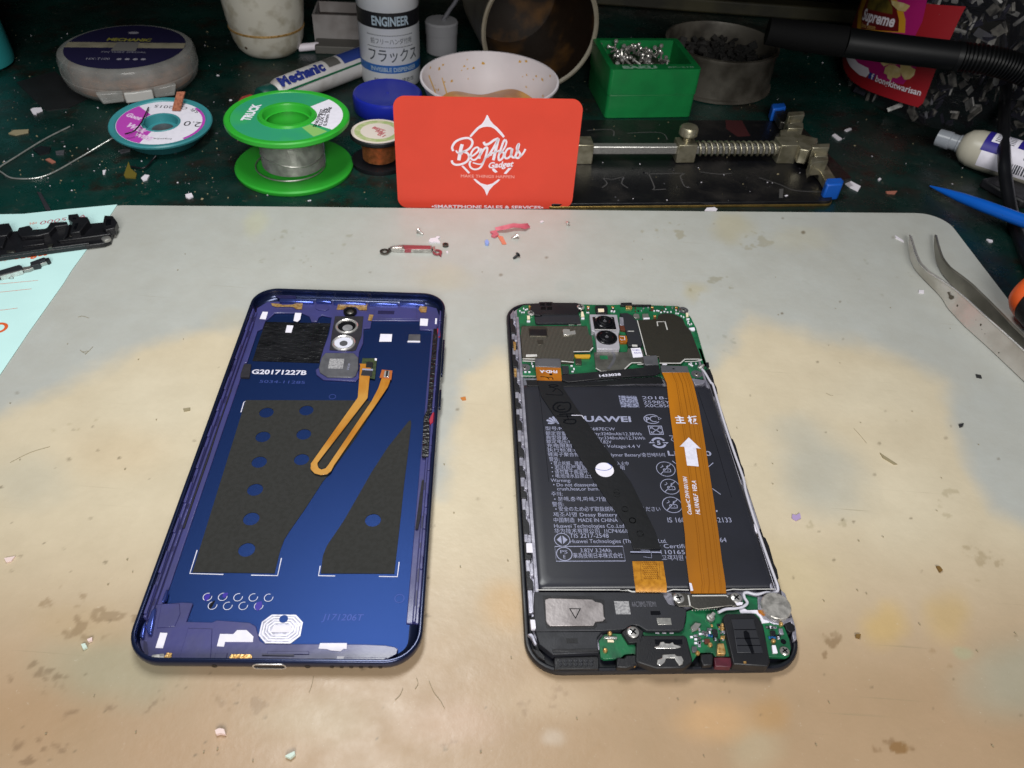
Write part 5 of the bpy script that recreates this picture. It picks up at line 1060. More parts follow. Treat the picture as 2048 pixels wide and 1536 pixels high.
MB().tube([tp + Vector((15.4*cos(a), 15.4*sin(a), 7 + 1.4*sin(a*2) + .4*a)) for a in np.linspace(2.6, 7.2, 40)], .4, n=6).tube([tp + Vector(((16 + 5*sin(t*pi))*cos(3.0+3.2*t), (16 + 5*sin(t*pi))*sin(3.0+3.2*t), 4.0)) for t in np.linspace(0, 1, 30)], .35, n=6).build('loose_wire', 'steel', gs, sm=60)
lpz = zplane((tp + Vector((0, 0, 27.08))).z)
def arcband(pl, cx, cy, r0, r1, a0, a1, n=30):
    A = [radians(a0 + (a1-a0)*i/n) for i in range(n+1)]
    return [(cx + r1*cos(a), cy + r1*sin(a)) for a in A] + [(cx + r0*cos(a), cy + r0*sin(a)) for a in A[::-1]]
MB().ext(lpz, arcband(lpz, tp.x, tp.y, 14, 26.2, 55, 355-20, 60), -.05, .02).build('label', 'label_green', gs, sm=0)
MB().ext(lpz, arcband(lpz, tp.x, tp.y, 14, 26.2, -24, 54.5), -.05, .02).build('label', 'white_sticker', gs, sm=0)
MB().ext(lpz, arcband(lpz, tp.x, tp.y, 14.5, 25.5, 312, 330), .02, .05).build('label_stripe', mat('leaf_green', '8cc06a', .5), gs, sm=0)
a, b_ = lpz.P('B', [(285, 885), (375, 765)])
MB().text(lpz, 'TRUCK', a[0], a[1], 4.2, width=hypot(b_[0]-a[0], b_[1]-a[1]), ang=atan2(b_[1]-a[1], b_[0]-a[0]), bold=.05, d=.06).build('label_lettering', 'white_sticker', gs, sm=0)
mb = MB()
for i, st in enumerate(('SN63/PB37', 'FLUX 2.0%', '0.5mm 50g')):
    a, b_ = lpz.P('B', [(775+i*38, 930-i*4), (835+i*25, 800-i*8)]); mb.text(lpz, st, a[0], a[1], 1.7, width=hypot(b_[0]-a[0], b_[1]-a[1]), ang=atan2(b_[1]-a[1], b_[0]-a[0]), d=.06, bold=.03)
mb.build('label_lettering', 'black_gloss', gs, sm=0)
# copper wire spool
c0 = bz(760, 325); cs = thing('copper_wire_spool', 'small black spool of copper wire with a pale round label partly behind the red card', 'spool', c0)
MB().lathe([(14, 0), (14.2, 1), (14.2, 2.2), (6, 2.4), (6, 14.5), (13.4, 14.6), (13.9, 15.2), (13.9, 16.6), (13.4, 17)], c0, n=48).build('spool_body', 'black_plastic', cs, sm=35)
prof = []; z = 3
while z < 12: prof += [(8.2, z), (8.5, z+.25), (8.2, z+.5)]; z += .5
MB().lathe(prof, c0, n=40).build('wire_winding', mat('copper', 'd68a58', .28, .7, var=.3, vs=500), cs, sm=40)
lp2 = zplane((c0 + Vector((0, 0, 17.05))).z)
MB().ext(lp2, circ(c0.x, c0.y, 13.2, 48), 0, .05).build('label', mat('cream_label', 'e4d6cc', .6), cs, sm=0)
MB().holes(lp2, [circ(c0.x, c0.y, 11.6, 48), circ(c0.x, c0.y, 8.6, 48)], .05, .1).build('label_ring', mat('label_lime', 'a7b878', .6, alt='c6c59c', vs=350), cs, sm=0)
mb = MB()
for i, st in enumerate(('BEST', 'WIRE', '0.1')): mb.text(lp2, st, c0.x-3.5+i*1.8, c0.y+2.5-i*3.3, 2.4, width=7-i*1.5, ang=-.5, d=.12, bold=.03)
mb.build('label_lettering', mat('label_red', 'c04050', .5), cs, sm=0)
# solder wick reel
mat('teal_plastic', '3f9097', .38, var=.12, vs=60, trans=.0)
c0 = bz(331, 277); wk = thing('wick_reel', 'translucent teal reel of copper desoldering braid with a white and magenta label', 'reel', c0)
tl = Vector((.02, -.06, 1))
tl = (tl).normalized()
MB().lathe([(13, 0), (17, .3), (19, 2), (23.6, 7.2), (25, 8.2), (25.2, 9.2), (24.7, 9.9), (22.4, 9.6), (22, 9.0), (9.2, 9.0), (8.8, 9.4), (8.2, 9.2), (7.8, 5.2), (.1, 5.0)], c0, ax=tl, n=64, caps=False).build('reel_body', 'teal_plastic', wk, sm=40)
e1 = tl.cross(Vector((0, 1, 0))).normalized(); e2 = tl.cross(e1)
lw = Plane(c0 + tl*9.1, Vector((1, 0, 0)) - tl*tl.x, tl.cross(Vector((1, 0, 0)) - tl*tl.x))
MB().holes(lw, [circ(0, 0, 21.6, 64), circ(0, 0, 9.6, 40)], 0, .06).build('label', 'white_sticker', wk, sm=0)
MB().ext(lw, arcband(lw, 0, 0, 9.8, 21.4, 140, 262), .06, .1).build('label_sector', mat('magenta', 'c047b8', .5), wk, sm=0)
MB().ext(lw, arcband(lw, 0, 0, 20.2, 21.6, -40, 55), .06, .1).build('label_sector', 'magenta', wk, sm=0)
mb = MB(); mb.text(lw, '2.0', 20, 3.5, 5.0, width=8.5, ang=pi, d=.1, bold=.0).text(lw, 'CP-2015', 8.0, 17.5, 2.8, width=17, ang=pi+.05, d=.1).text(lw, '5ft', 15.5, 14.5, 2.8, width=5.5, ang=pi-.4, d=.1).text(lw, 'Wick superfine', -4, -17, 1.5, width=15, ang=.12, d=.1)
mb.build('label_lettering', 'dark_grey_plastic', wk, sm=0)
mb = MB().text(lw, 'Goot', -19.5, 3, 3.4, width=9, ang=-.35, d=.14, bold=.05).text(lw, 'Wick', -16, -6.5, 3.8, width=13, ang=-.45, d=.14, bold=.05).text(lw, 'WIRE', -8.5, -15, 3.2, width=10, ang=-.3, d=.14, bold=.05); mb.build('label_lettering', mat('pale_pink', 'f0cdf0', .5), wk, sm=0)
MB().lathe([(5.5, 0), (5.5, .3), (.1, .5)], c0 + tl*5.2, ax=tl, n=24).build('hub_tape', 'sensor_grey', wk)
q = [bz(352, 221, 8.5), bz(356, 205, 11), bz(362, 184, 15)]
MB().strip([p + Vector((-2.2, 0, 0)) for p in q], [p + Vector((2.2, 0, .4)) for p in q], .6).build('braid_tail', mat('braid', 'c98062', .5, .5, alt='a3624a', vs=900, bump=.6, bs=2000), wk)
# thin wires
MB().tube([bz(238, 268, 6), bz(215, 282, 2), bz(160, 315, -1.3), bz(90, 352, -1.5), bz(30, 357, -1.5), bz(4, 345, -1.5), bz(-2, 336, -1.5), bz(30, 315, -1.5), bz(90, 278, -1.5), bz(140, 253, -1.5)], .42, n=8, sm=8).build('solder_wire_length', 'solder_wire_m', sm=60, tag=('thin silver wire curving over the green bench left of the teal reel', 'wire'))
MB().tube([bz(297, 215, 9.4), bz(291, 228, 9.8), bz(282, 246, 10.2), bz(268, 262, 10), bz(250, 268, 9)], .35, n=8, sm=6).build('wire_snippet', 'tape_black', sm=60, tag=('short dark wire lying across the label of the teal reel', 'wire'))
MB().tube([bz(262, 333, -1), bz(288, 336, -.5), bz(305, 320, 0), bz(312, 312, 1)], .5, n=8, sm=6).build('wire_snippet', 'tape_black', sm=60, tag=('short black wire curl on the green bench below the teal reel', 'wire'))
# clear round case
mat('clear_case', 'c6c6c2', .16, alpha=.36, var=.25, vs=60, bump=.35, bs=160)
c0 = bz(256, 172) + Vector((2, 6, 0)); rc = thing('round_wire_case', 'flat clear plastic case with a dark blue round label and copper wire inside', 'case', c0)
MB().lathe([(25, 0), (32, 1.5), (35.5, 5), (36.6, 9), (36.6, 10), (36.2, 10.2), (36.2, 11), (36.7, 11.2), (36.6, 17), (35.6, 19.4), (33.5, 20.3), (30, 20.3)], c0, n=72).build('case_body', 'clear_case', rc, sm=40)
lc = zplane((c0 + Vector((0, 0, 20.4))).z, .17, c0.x, c0.y); k0 = c0; c0 = Vector((0, 0, 0))
MB().ext(lc, circ(c0.x, c0.y, 32.0, 64), 0, .1).build('case_label', mat('navy', '1d1a3a', .45), rc, sm=0)
def chord(y0, y1, r=32.0):
    return [(c0.x - sqrt(max(r*r-y0*y0, 0)), c0.y+y0), (c0.x + sqrt(max(r*r-y0*y0, 0)), c0.y+y0), (c0.x + sqrt(max(r*r-y1*y1, 0)), c0.y+y1), (c0.x - sqrt(max(r*r-y1*y1, 0)), c0.y+y1)]
MB().ext(lc, chord(-2.5, 5), .1, .15).build('label_band', mat('dull_cream', '8d8672', .6, alt='75705f', vs=90), rc, sm=0)
MB().ext(lc, [(c0.x-6, c0.y-7), (c0.x+7, c0.y-7), (c0.x+6.5, c0.y+5.5), (c0.x-5.5, c0.y+5.5)], .16, .3).build('tape_patch', mat('tape_grey', '6d6b68', .5), rc, sm=0)
mb = MB().text(lc, 'MECHANIC', c0.x-12, c0.y+7.5, 4.2, width=24, d=.2, bold=.04, ang=-.02); mb.build('label_lettering', mat('label_yellow', '8f8a3a', .5), rc, sm=0)
mb = MB()
mb.text(lc, 'TIN WIRE SPECIAL', c0.x-11, c0.y-10, 2.0, width=24, d=.2).text(lc, 'HX-T100', c0.x-16, c0.y-20, 2.8, width=12, d=.2)
for i in range(4): mb.flat(lc, circ(c0.x + 1 + i*4.2, c0.y-19, 1.3, 12), .2)
mb.flat(lc, circ(c0.x, c0.y+20, 3, 20, 2), .2)
mb.build('label_lettering', mat('dim_white', '8d8b98', .6), rc, sm=0)
c0 = k0; fd = Vector((-c0.x, -c0.y, 0)).normalized(); fe = Vector((-fd.y, fd.x, 0)); fe = fe if fe.x > 0 else -fe
fy = c0 + fd*36.4; fpl = Plane(fy, fe, (0, 0, 1))
mb = MB(); 
for q in ([(-19, 4), (-8, 4), (-8, 9), (-21, 10)], [(7.5, 4), (18, 4), (20, 10), (8, 9)]): mb.ext(Plane(fy - fd*3.9, fe, (0, 0, 1)), q, -1, 2.6)
mb.build('latch_rib', 'clear_case', rc, bev=.6)
MB().ext(fpl, [(-7.5, 3.5), (7, 3.5), (7, 9.2), (-7.5, 9.2)], -2, .2).build('latch', mat('clear_bright', 'd6d4d0', .2, alpha=.7), rc, bev=.7)
MB().lathe([(27, 3), (32.5, 4), (32.5, 12), (27, 13)], c0, n=48).build('copper_coil', mat('dim_copper', 'b5764c', .3, .6, alt='6f4a36', vs=120), rc, sm=40)
# black sheet below the case
mat('black_sheet_m', '151618', .6, var=.3, vs=60)
pz = zplane(TZ + .4)
ext('black_sheet', 'black_sheet_m', None, pz, pz.P('A', [(120, 600), (400, 520), (640, 720), (500, 790), (340, 808), (280, 760)]), -.4, 0, sm=0, tag=('flat black plastic sheet lying under the clear round case', 'sheet'))
# teal bottle edge at the far left
c0 = bz(-48, 130); tb = MB().lathe([(18, 0), (21, 2), (21.5, 6), (20, 45), (15, 60), (8, 64), (8, 80)], c0, n=40).build('teal_bottle', mat('teal_bright', '2f8f92', .4), sm=40, tag=('teal plastic bottle standing at the left end of the bench', 'bottle'))
# cream jar with gold ring
mat('cream_ceramic', 'cbc7ba', .35, alt='a29a86', vs=90, lo=.5, hi=.7)
c0 = bz(541, 100); cj = thing('cream_jar', 'stained cream white pot with a thin gold ring around its waist', 'pot', c0)
MB().lathe([(14.5, 0), (17, 1), (19.5, 4), (21.6, 9), (22.8, 15.2)], c0, n=56, caps=True).build('lower_bowl', 'cream_ceramic', cj, sm=45)
MB().lathe([(22.6, 15.2), (23.2, 15.5), (23.2, 16.3), (22.7, 16.6)], c0, n=56, caps=False).build('gold_ring', 'gold', cj, sm=45)
MB().lathe([(22.7, 16.6), (23.6, 22), (24.4, 30), (24.6, 50), (22, 52)], c0, n=56).build('upper_cup', 'cream_ceramic', cj, sm=45)
mb = MB()
for a_, z_ in ((4.55, 24), (4.3, 8), (4.95, 11), (5.2, 26)):
    r_ = 22.9 if z_ > 16 else 21.0
    mb.lathe([(1.2, 0), (.8, .4), (.1, .5)], c0 + Vector((r_*cos(a_), r_*sin(a_), z_)), ax=(cos(a_), sin(a_), 0), n=10)
mb.build('stain_spots', mat('stain_brown', '4a3a2a', .6), cj)
# small box behind
c0 = bz(690, 92); R = Matrix.Rotation(.1, 3, 'Z')
sb = thing('small_open_carton', 'small pale open carton stained brown inside, between the cream pot and the white bottle', 'carton', c0)
mat('dim_carton', '8d8988', .6, alt='77716f', vs=60)
pb = zplane(c0.z, .1, c0.x, c0.y)
MB().holes(pb, [[(-19, 0), (19, 0), (19, 26), (-19, 26)], [(-17.8, 1.2), (17.8, 1.2), (17.8, 24.8), (-17.8, 24.8)]], 0, 19).ext(pb, [(-17.8, 1.2), (17.8, 1.2), (17.8, 24.8), (-17.8, 24.8)], .2, 1.5).build('carton_body', 'dim_carton', sb, sm=0)
MB().ext(pb, [(-17.7, 1.3), (17.7, 1.3), (17.7, 24.7), (-17.7, 24.7)], 12, 12.5).build('brown_residue', mat('residue', '2a1509', .4, alt='140a05', vs=80), sb, sm=0)
pb2 = zplane(c0.z, .1, c0.x, c0.y)
MB().ext(pb2, [(-17, -15), (17, -15), (18, -1), (-18, -1)], 0, 5).build('grey_tray', mat('tray_grey_m', '5b5955', .6), sm=0, bev=.6, tag=('low grey block lying in front of the small open carton', 'block'))
MB().lathe([(2.2, 0), (2.4, 1), (2.4, 12), (2, 13)], bz(598, 104) + Vector((0, 0, 2.6)), ax=(1, .35, .05), n=20).build('white_cap', 'card_white', sm=40, tag=('little white cap lying beside the cream pot', 'cap'))
# paste tube lying down
ta = V(742, 104, 478); ta = bz(735, 118, 6); tb_ = bz(545, 190, 6); ax = (tb_ - ta).normalized(); L = (tb_ - ta).length
tu = thing('paste_tube', 'white paste tube with blue letters and a green stripe lying behind the green spool', 'tube', (ta + tb_)/2 - Vector((0, 0, 8)))
mat('tube_white', 'cac7c5', .42, alt='aca6a1', vs=60, lo=.5, hi=.7)
MB().lathe([(8.0, -2), (8.2, 2), (8.0, L*.6), (7.6, L-6), (6.6, L-3), (4, L)], ta, ax=ax, n=40).build('tube_body', 'tube_white', tu, sm=45)
MB().lathe([(5.5, L-1.5), (6.4, L), (6.2, L+7), (5.4, L+8)], ta, ax=ax, n=28).build('screw_cap', mat('dark_green_cap', '12453f', .4), tu, sm=40)
side = ax.cross(Vector((0, 0, 1))).normalized()
if side.y > 0: side = -side
def tubemap(u, v):       # u along the tube from its crimped end, v around, 0 = facing the viewer
    a = radians(52) - v / 8.3
    return ta + ax * (L - u) + (side * cos(a) + Vector((0, 0, 1)) * sin(a)) * 8.32
def tube_patch(u0, u1, v0, v1, nm, m, n=10):
    mb = MB(); vs = []; fs = []
    for i in range(n+1):
        for u in (u0, u1): vs.append(tubemap(u, v0 + (v1-v0)*i/n))
    for i in range(n): fs.append((2*i, 2*i+1, 2*i+3, 2*i+2))
    mb.add(vs, fs); return mb.build(nm, m, tu, sm=60)
tube_patch(3, L, 3.6, 4.7, 'green_stripe', mat('stripe_green', '17603f', .5)); tube_patch(38, 47, -7, .5, 'grey_square', 'tray_grey_m'); tube_patch(49, L-1, -7, 1.5, 'blue_rectangle', mat('label_blue', '2a3f86', .5))
MB().text(lc, 'Mechanic', 3, 1.2, 6.2, width=32, bold=.06, shear=.1, fn=lambda a, b_: tubemap(a, 2.2 - b_)).build('tube_lettering', mat('deep_blue', '22307e', .5), tu, sm=0)
# red cap behind green spool
pz2 = zplane(TZ + 3); ext('red_clip', mat('dull_red', 'a84238', .5), None, pz2, pz2.P('B', [(195, 750), (230, 705), (300, 685), (330, 705), (250, 740), (215, 770)]), -3, 0, bev=.4, tag=('small dull red plastic clip poking out behind the green spool', 'clip'))
# white flux bottle
c0 = bz(783, 158); fb = thing('flux_bottle', 'white round bottle with black and blue printed bands and Japanese letters', 'bottle', c0)
mat('bottle_white', 'c6c8cc', .35, var=.08, vs=40)
MB().lathe([(16, 0), (17.4, 1), (17.7, 4), (17.7, 44.5), (17.9, 44.8), (17.9, 60), (16, 66), (8, 72)], c0, n=64).build('bottle_body', 'bottle_white', fb, sm=40)
def cyl_band(z0, z1, r, nm, m, a0=180, a1=360, n=40):
    mb = MB(); vs = []; fs = []
    for i in range(n+1):
        a = radians(a0 + (a1-a0)*i/n)
        for z in (z0, z1): vs.append(c0 + Vector((r*cos(a), r*sin(a), z)))
    for i in range(n): fs.append((2*i, 2*i+2, 2*i+3, 2*i+1))
    mb.add(vs, fs); return mb.build(nm, m, fb, sm=60)
cyl_band(35.5, 44, 17.78, 'black_band', 'black_plastic', 150, 390); cyl_band(10.4, 15.0, 17.78, 'blue_band', mat('band_blue', '1f5aa0', .45), 150, 390)
def cyl(a, b_, r=17.84, mid=-1.35): t = mid + a / 17.8; return c0 + Vector((r*cos(t), r*sin(t), b_))
MB().text(lc, 'ENGINEER', -10.5, 37.2, 5.0, width=22, bold=.03, fn=cyl).build('bottle_lettering', mat('pale_print', '9fb0bd', .5), fb, sm=0)
MB().text(lc, 'INVISIBLE DISPENSER', -13, 11.4, 2.5, width=29, bold=.02, fn=lambda a, b_: cyl(a, b_, 17.86)).build('bottle_lettering', mat('pale_print', '9fb0bd', .5), fb, sm=0)
MB().text(lc, 'フラックス', -14, 17.5, 6.0, width=31, bold=.01, fn=cyl).build('bottle_lettering', mat('print_dark', '3a4046', .5), fb, sm=0)
MB().text(lc, '鉛フリーハンダ付用', -12, 27.2, 2.6, width=25, fn=cyl).build('bottle_lettering', 'print_dark', fb, sm=0)
MB().text(lc, 'BS-75B  30ml 速乾性', -11, 5.2, 2.0, width=25, fn=cyl).build('bottle_lettering', mat('print_dark', '3a4046', .5), fb, sm=0)
mb = MB()
for zz in (25.3, 31.8):
    for i in range(30):
        p = cyl(-14 + i*.95, zz); t = -1.35 + (-14 + i*.95)/17.8; mb.box(p, .45, .45, .35)
mb.build('dotted_rule', 'print_dark', fb, sm=0)
# small capped bottle with thin tube, behind
c0 = bz(862, 112) + Vector((6, 8, 0)); db = thing('dropper_bottle', 'small grey white capped bottle with a thin bent tube behind the printed bottle', 'bottle', c0)
MB().lathe([(9, 0), (10, 1), (10, 12), (10.3, 12.2), (10.6, 19), (9.8, 20), (3, 20.5)], c0, n=36).build('bottle_body', mat('dim_plastic', '86868a', .4), db, sm=40)
MB().tube([c0 + Vector((1, 0, 20)), c0 + Vector((5, 1, 26)), c0 + Vector((10, 2, 34)), c0 + Vector((11, 3, 46)), c0 + Vector((8, 4, 60))], 1.3, n=12, sm=5).build('thin_tube', mat('dim_tube', '5c5c62', .4), db, sm=60)
# blue lid
c0 = bz(777, 217); MB().lathe([(19, 0), (19.6, .8), (19.6, 8), (19.2, 9.2), (18.2, 9.8), (17.2, 9.5), (16.6, 9.2), (.8, 9.3), (.4, 9.9), (.05, 9.9)], c0, n=64).build('blue_screw_cap', mat('lid_blue', '1c2aa0', .3), sm=40, tag=('round royal blue screw lid lying behind the copper wire spool', 'lid'))
# paper cup with flux residue
c0 = bz(976, 258); pc = thing('paper_cup', 'low white cup with amber residue inside, standing behind the red card', 'cup', c0)
mat('cup_white', 'cfc8cc', .5, var=.05, vs=60)
Hc = 29; R0, R1 = 26, 36.3
MB().lathe([(R0, 0), (R1, Hc-1.5), (R1+.8, Hc-.8), (R1+.6, Hc), (R1-.4, Hc), (R1-1, Hc-1.2), (R0-1, 2), (.1, 1.8)], c0, n=72, caps=False).build('cup_body', 'cup_white', pc, sm=50)
r_at = lambda z: R0 - 1 + (R1-R0) * (z-2) / (Hc-3.2)
zr = 11.5
vs = [c0 + Vector((0, 0, zr))]; n = 60; fs = []
for i in range(n):
    a = 2*pi*i/n; zz = zr + 2.4*sin(a*2+1)+1.3*sin(a*5+2); r = r_at(zz) - .15; vs.append(c0 + Vector((r*cos(a), r*sin(a), zz)))
fs = [(0, i+1, (i+1) % n + 1) for i in range(n)]
MB().add(vs, fs).build('flux_residue', mat('amber', 'c98f30', .3, alt='a0662a', vs=70, coat=.4, bump=.3, bs=150), pc, sm=80)
mb = MB(); rs = random.Random(4)
for i in range(26):
    a = rs.uniform(.25, 2.9); zz = rs.uniform(14, 27.5); r = r_at(zz) - .12; t = Vector((-sin(a), cos(a), 0)); s_ = rs.uniform(.3, 1.1)
    p = c0 + Vector((r*cos(a), r*sin(a), zz)); upv = Vector((0, 0, 1)); m_ = 12
    mb.add([p + t*(s_*cos(2*pi*k/m_)*rs.uniform(.7, 1.3)) + upv*(s_*1.3*sin(2*pi*k/m_)*rs.uniform(.7, 1.3)) for k in range(m_)], [tuple(range(m_))])
for a, s_, z0_, z1_ in ((2.95, .9, 10, 25), (2.6, .5, 11, 20)):
    t = Vector((-sin(a), cos(a), 0)); P0 = [c0 + Vector((cos(a), sin(a), 0))*(r_at(zz)-.12) + Vector((0, 0, zz)) for zz in (z0_, z1_)]
    mb.add([P0[0]-t*s_, P0[0]+t*s_, P0[1]+t*s_*.8, P0[1]-t*s_*.8], [(0, 1, 2, 3)])
mb.build('residue_splashes', mat('amber_thin', 'c9a04a', .4), pc, sm=0)
# large stained cup lying on its side
rC = 35.5; cy_ = 470
cc = V(1080, 84, cy_); zc_ = cc.z; cc.z = max(cc.z, TZ + rC*0.98)
axc = Vector((-.30, .93, -.02)).normalized()
lc_ = thing('tipped_cup', 'big beige cup lying on its side, dark brown flux crust inside its mouth', 'cup', cc - Vector((0, 0, rC)))
MB().lathe([(rC-2.6, .5), (rC-1.2, -.6), (rC, 0), (rC+.2, 1.5), (rC-1, 3), (rC-4, 70), (.1, 71)], cc, ax=axc, n=72, caps=False).build('cup_body', mat('beige_cup', '8f8878', .5, alt='7a7262', vs=50), lc_, sm=50)
MB().lathe([(rC-2.5, .4), (rC-3.2, 6), (rC-6, 66), (.1, 67)], cc, ax=axc, n=72, caps=False).build('brown_crust', mat('crust', '1d1208', .45, alt='5a3c18', vs=55, lo=.5, hi=.72, bump=.5, bs=120), lc_, sm=50)
# green box of screws
fl_, fr_ = bz(1208, 238), bz(1382, 226); bex = (fr_ - fl_); bw_ = bex.length * .96; bex.normalize(); bang = 0.20
gb = zplane(TZ, bang, fl_.x, fl_.y); gx = thing('green_parts_box', 'green plastic box with an open top filled with small screws', 'box', gb.to(bw_/2, 22))
mat('box_green', '167a3e', .36, alt='15713a', vs=90, bump=.08, bs=200)
BD, BH = 47, 28.5
o_ = lambda i, w0=0: [(i, i), (bw_-i, i), (bw_-i, BD-i), (i, BD-i)]
MB().holes(gb, [rrect(bw_/2, BD/2, bw_, BD, 2.2, n=4), [(3.5, 7.5), (bw_-3.5, 7.5), (bw_-3.5, BD-3.5), (3.5, BD-3.5)]], 14, BH).build('box_rim', 'box_green', gx, bev=.4)
MB().ext(gb, rrect(bw_/2, BD/2, bw_-.8, BD-.8, 2.2, n=4), 0, 14).build('box_base', 'box_green', gx, bev=.5)
gt = gb.up(BH + .05)
MB().text(gt, 'BAKU', 7.5, 1.6, 3.6, width=20, bold=.06, d=.03).text(gt, 'BK-210', bw_-19, 2.2, 2.0, width=15, d=.03).build('rim_lettering', mat('worn_print', '8fb5a0', .6), gx, sm=0)
rs = random.Random(11); protoS = None
for i in range(64):
    u = rs.uniform(5.5, bw_-15) ; v = rs.uniform(10, BD-8); zz = 21.5 + rs.uniform(0, 3) + 3.0*(1-abs(u-bw_*.35)/(bw_*.5))
    if protoS is None:
        protoS = thing('loose_screw', 'tiny steel screw heaped with many others in the green box', 'screw', gb.to(u, v, zz), 'screws heaped in the green box')
        MB().lathe([(1.3, 4.6), (1.3, 5.2), (.9, 5.7), (.01, 5.75)], gb.to(u, v, zz), n=10).build('screw_head', 'bright_steel', protoS, sm=40)
        MB().lathe([(.3, 0), (.62, .6), (.62, 4.6)], gb.to(u, v, zz), n=8).build('screw_shank', 'steel', protoS, sm=40)
        o = protoS
    else:
        o = protoS.copy(); COL.objects.link(o)
        for ch_ in list(protoS.children):
            c2_ = ch_.copy(); COL.objects.link(c2_); c2_.parent = o
    o.location = gb.to(u, v, zz) * S; o.rotation_euler = (rs.uniform(-1.5, 1.5), rs.uniform(-1.5, 1.5), rs.uniform(0, 6))
MB().ext(gb, [(4, 8), (bw_-12, 8), (bw_-14, BD-4), (4, BD-4)], 14.2, 21.5).build('screw_bed', mat('bed_dark', '2a2826', .4, .8, alt='8a857f', vs=900, bump=1, bs=900), gx, bev=2)
# dark round tin (ashtray)
c0 = bz(1426, 163); at_ = thing('round_tin', 'dirty grey round tin with a notched rim, blackened inside', 'tin', c0)
mat('tin_dirty', '5a564e', .5, .3, alt='3a362f', vs=60, bump=.2, bs=300)
MB().lathe([(35, 0), (36, .6), (36, 2), (34.6, 2.6), (34.4, 22), (35.4, 23.5), (35.2, 25.5), (33.6, 25.8), (33, 24), (33, 3), (.1, 3)], c0, n=72, caps=False).build('tin_body', 'tin_dirty', at_, sm=45)
mb = MB(); rs = random.Random(3)
for i in range(420):
    a = rs.uniform(0, 6.28); r = 31*sqrt(rs.random()); mb.box(c0 + Vector((r*cos(a), r*sin(a), 9 + rs.uniform(0, 9))), rs.uniform(1.5, 7), rs.uniform(1.5, 5), rs.uniform(1, 3), Matrix.Rotation(rs.uniform(0, 3), 3, 'X') @ Matrix.Rotation(rs.uniform(0, 3), 3, 'Z'))
mb.build('soot_crust', mat('soot', '0b0a09', .8, alt='1d1a17', vs=90), at_, bev=.3)
# ---------------------------------------------------------------- board holder with spring clamp
h0 = bz(1168, 417, TZ); h1 = bz(1674, 412, TZ); hx = (h1-h0).normalized(); hang = atan2(hx.y, hx.x)
hp = zplane(TZ, hang, h0.x, h0.y); bh_ = thing('board_holder', 'black steel plate holder with a sprung rail, metal jaws and blue rubber feet', 'board holder', hp.to(60, 45))
hw = hp.up(3).P('Z', [(1674, 405)])[0][0]; hd = hp.up(3).P('Z', [(1590, 240)])[0][1]
mat('plate_black', '17171a', .34, alt='2a2726', vs=70, lo=.5, hi=.72, bump=.15, bs=700, rv=.2, m=.3)
MB().ext(hp, rrect((hw-20)/2, hd/2, hw+20, hd, 5), 0.4, 2.8).build('base_plate', 'plate_black', bh_, bev=.3)
MB().ext(hp, rrect((hw-20)/2, hd/2, hw+20.6, hd+.6, 5.2), 0, 1.3).build('plate_edge', mat('brass_edge', '9a7f46', .35, .8, var=.3, vs=200), bh_, bev=.2)
mat('nickel', 'b8b19a', .3, .8, alt='8c8670', vs=160, bump=.08, bs=600, rv=.12)
def HH(k, x, y, z): return hp.up(z - 0).uv(*zf(k, [(x, y)])[0])
RZ = 9.0
ra = HH('D', 60, 1040, RZ); rb = HH('D', 1500, 1035, RZ); rv_ = (ra[1]+rb[1])/2
Rh = Matrix.Rotation(hang, 3, 'Z')
def hbox(nm, u0, u1, v0, v1, z0, z1, m='nickel', bev=.35): return MB().ext(hp, [(u0, v0), (u1, v0), (u1, v1), (u0, v1)], z0, z1).build(nm, m, bh_, bev=bev)
hu = lambda x, z=RZ: HH('D', x, 1040, z)[0]
MB().box((hp.to((hu(60)+hu(1380))/2 , rv_, RZ)), hu(1380)-hu(60), 4.4, 4.4, Rh).build('square_rail', 'steel', bh_, bev=.5)
hbox('clamp_block', hu(-30), hu(82), rv_-5, rv_+5, 2.8, RZ+4.5)
hbox('clamp_block', hu(668), hu(798), rv_-4.6, rv_+4.6, 3.2, RZ+4.2)
hbox('clamp_block', hu(1372), hu(1500), rv_-5, rv_+5, 2.8, RZ+4.4)
kc = hp.to(hu(738), rv_ + 1, RZ + 4.2)
MB().lathe([(2.2, 0), (2.2, 2.5), (4.2, 2.8), (4.9, 3.6), (4.9, 6.6), (4.2, 7.6), (1.5, 8.2), (.1, 8.3)], kc, n=32).build('knob', 'nickel', bh_, sm=40)
u0_, u1_ = hu(812), hu(1372); turns = 14
MB().tube([hp.to(u0_ + (u1_-u0_)*t, rv_ + 3.5*cos(2*pi*turns*t), RZ + 3.5*sin(2*pi*turns*t)) for t in np.linspace(0, 1, turns*16)], .62, n=8).build('coil_spring', 'nickel', bh_, sm=60)
MB().tube([hp.to(u0_-1, rv_, RZ), hp.to(u1_+2, rv_, RZ)], 2.2, n=18).build('guide_rod', 'steel', bh_, sm=60)
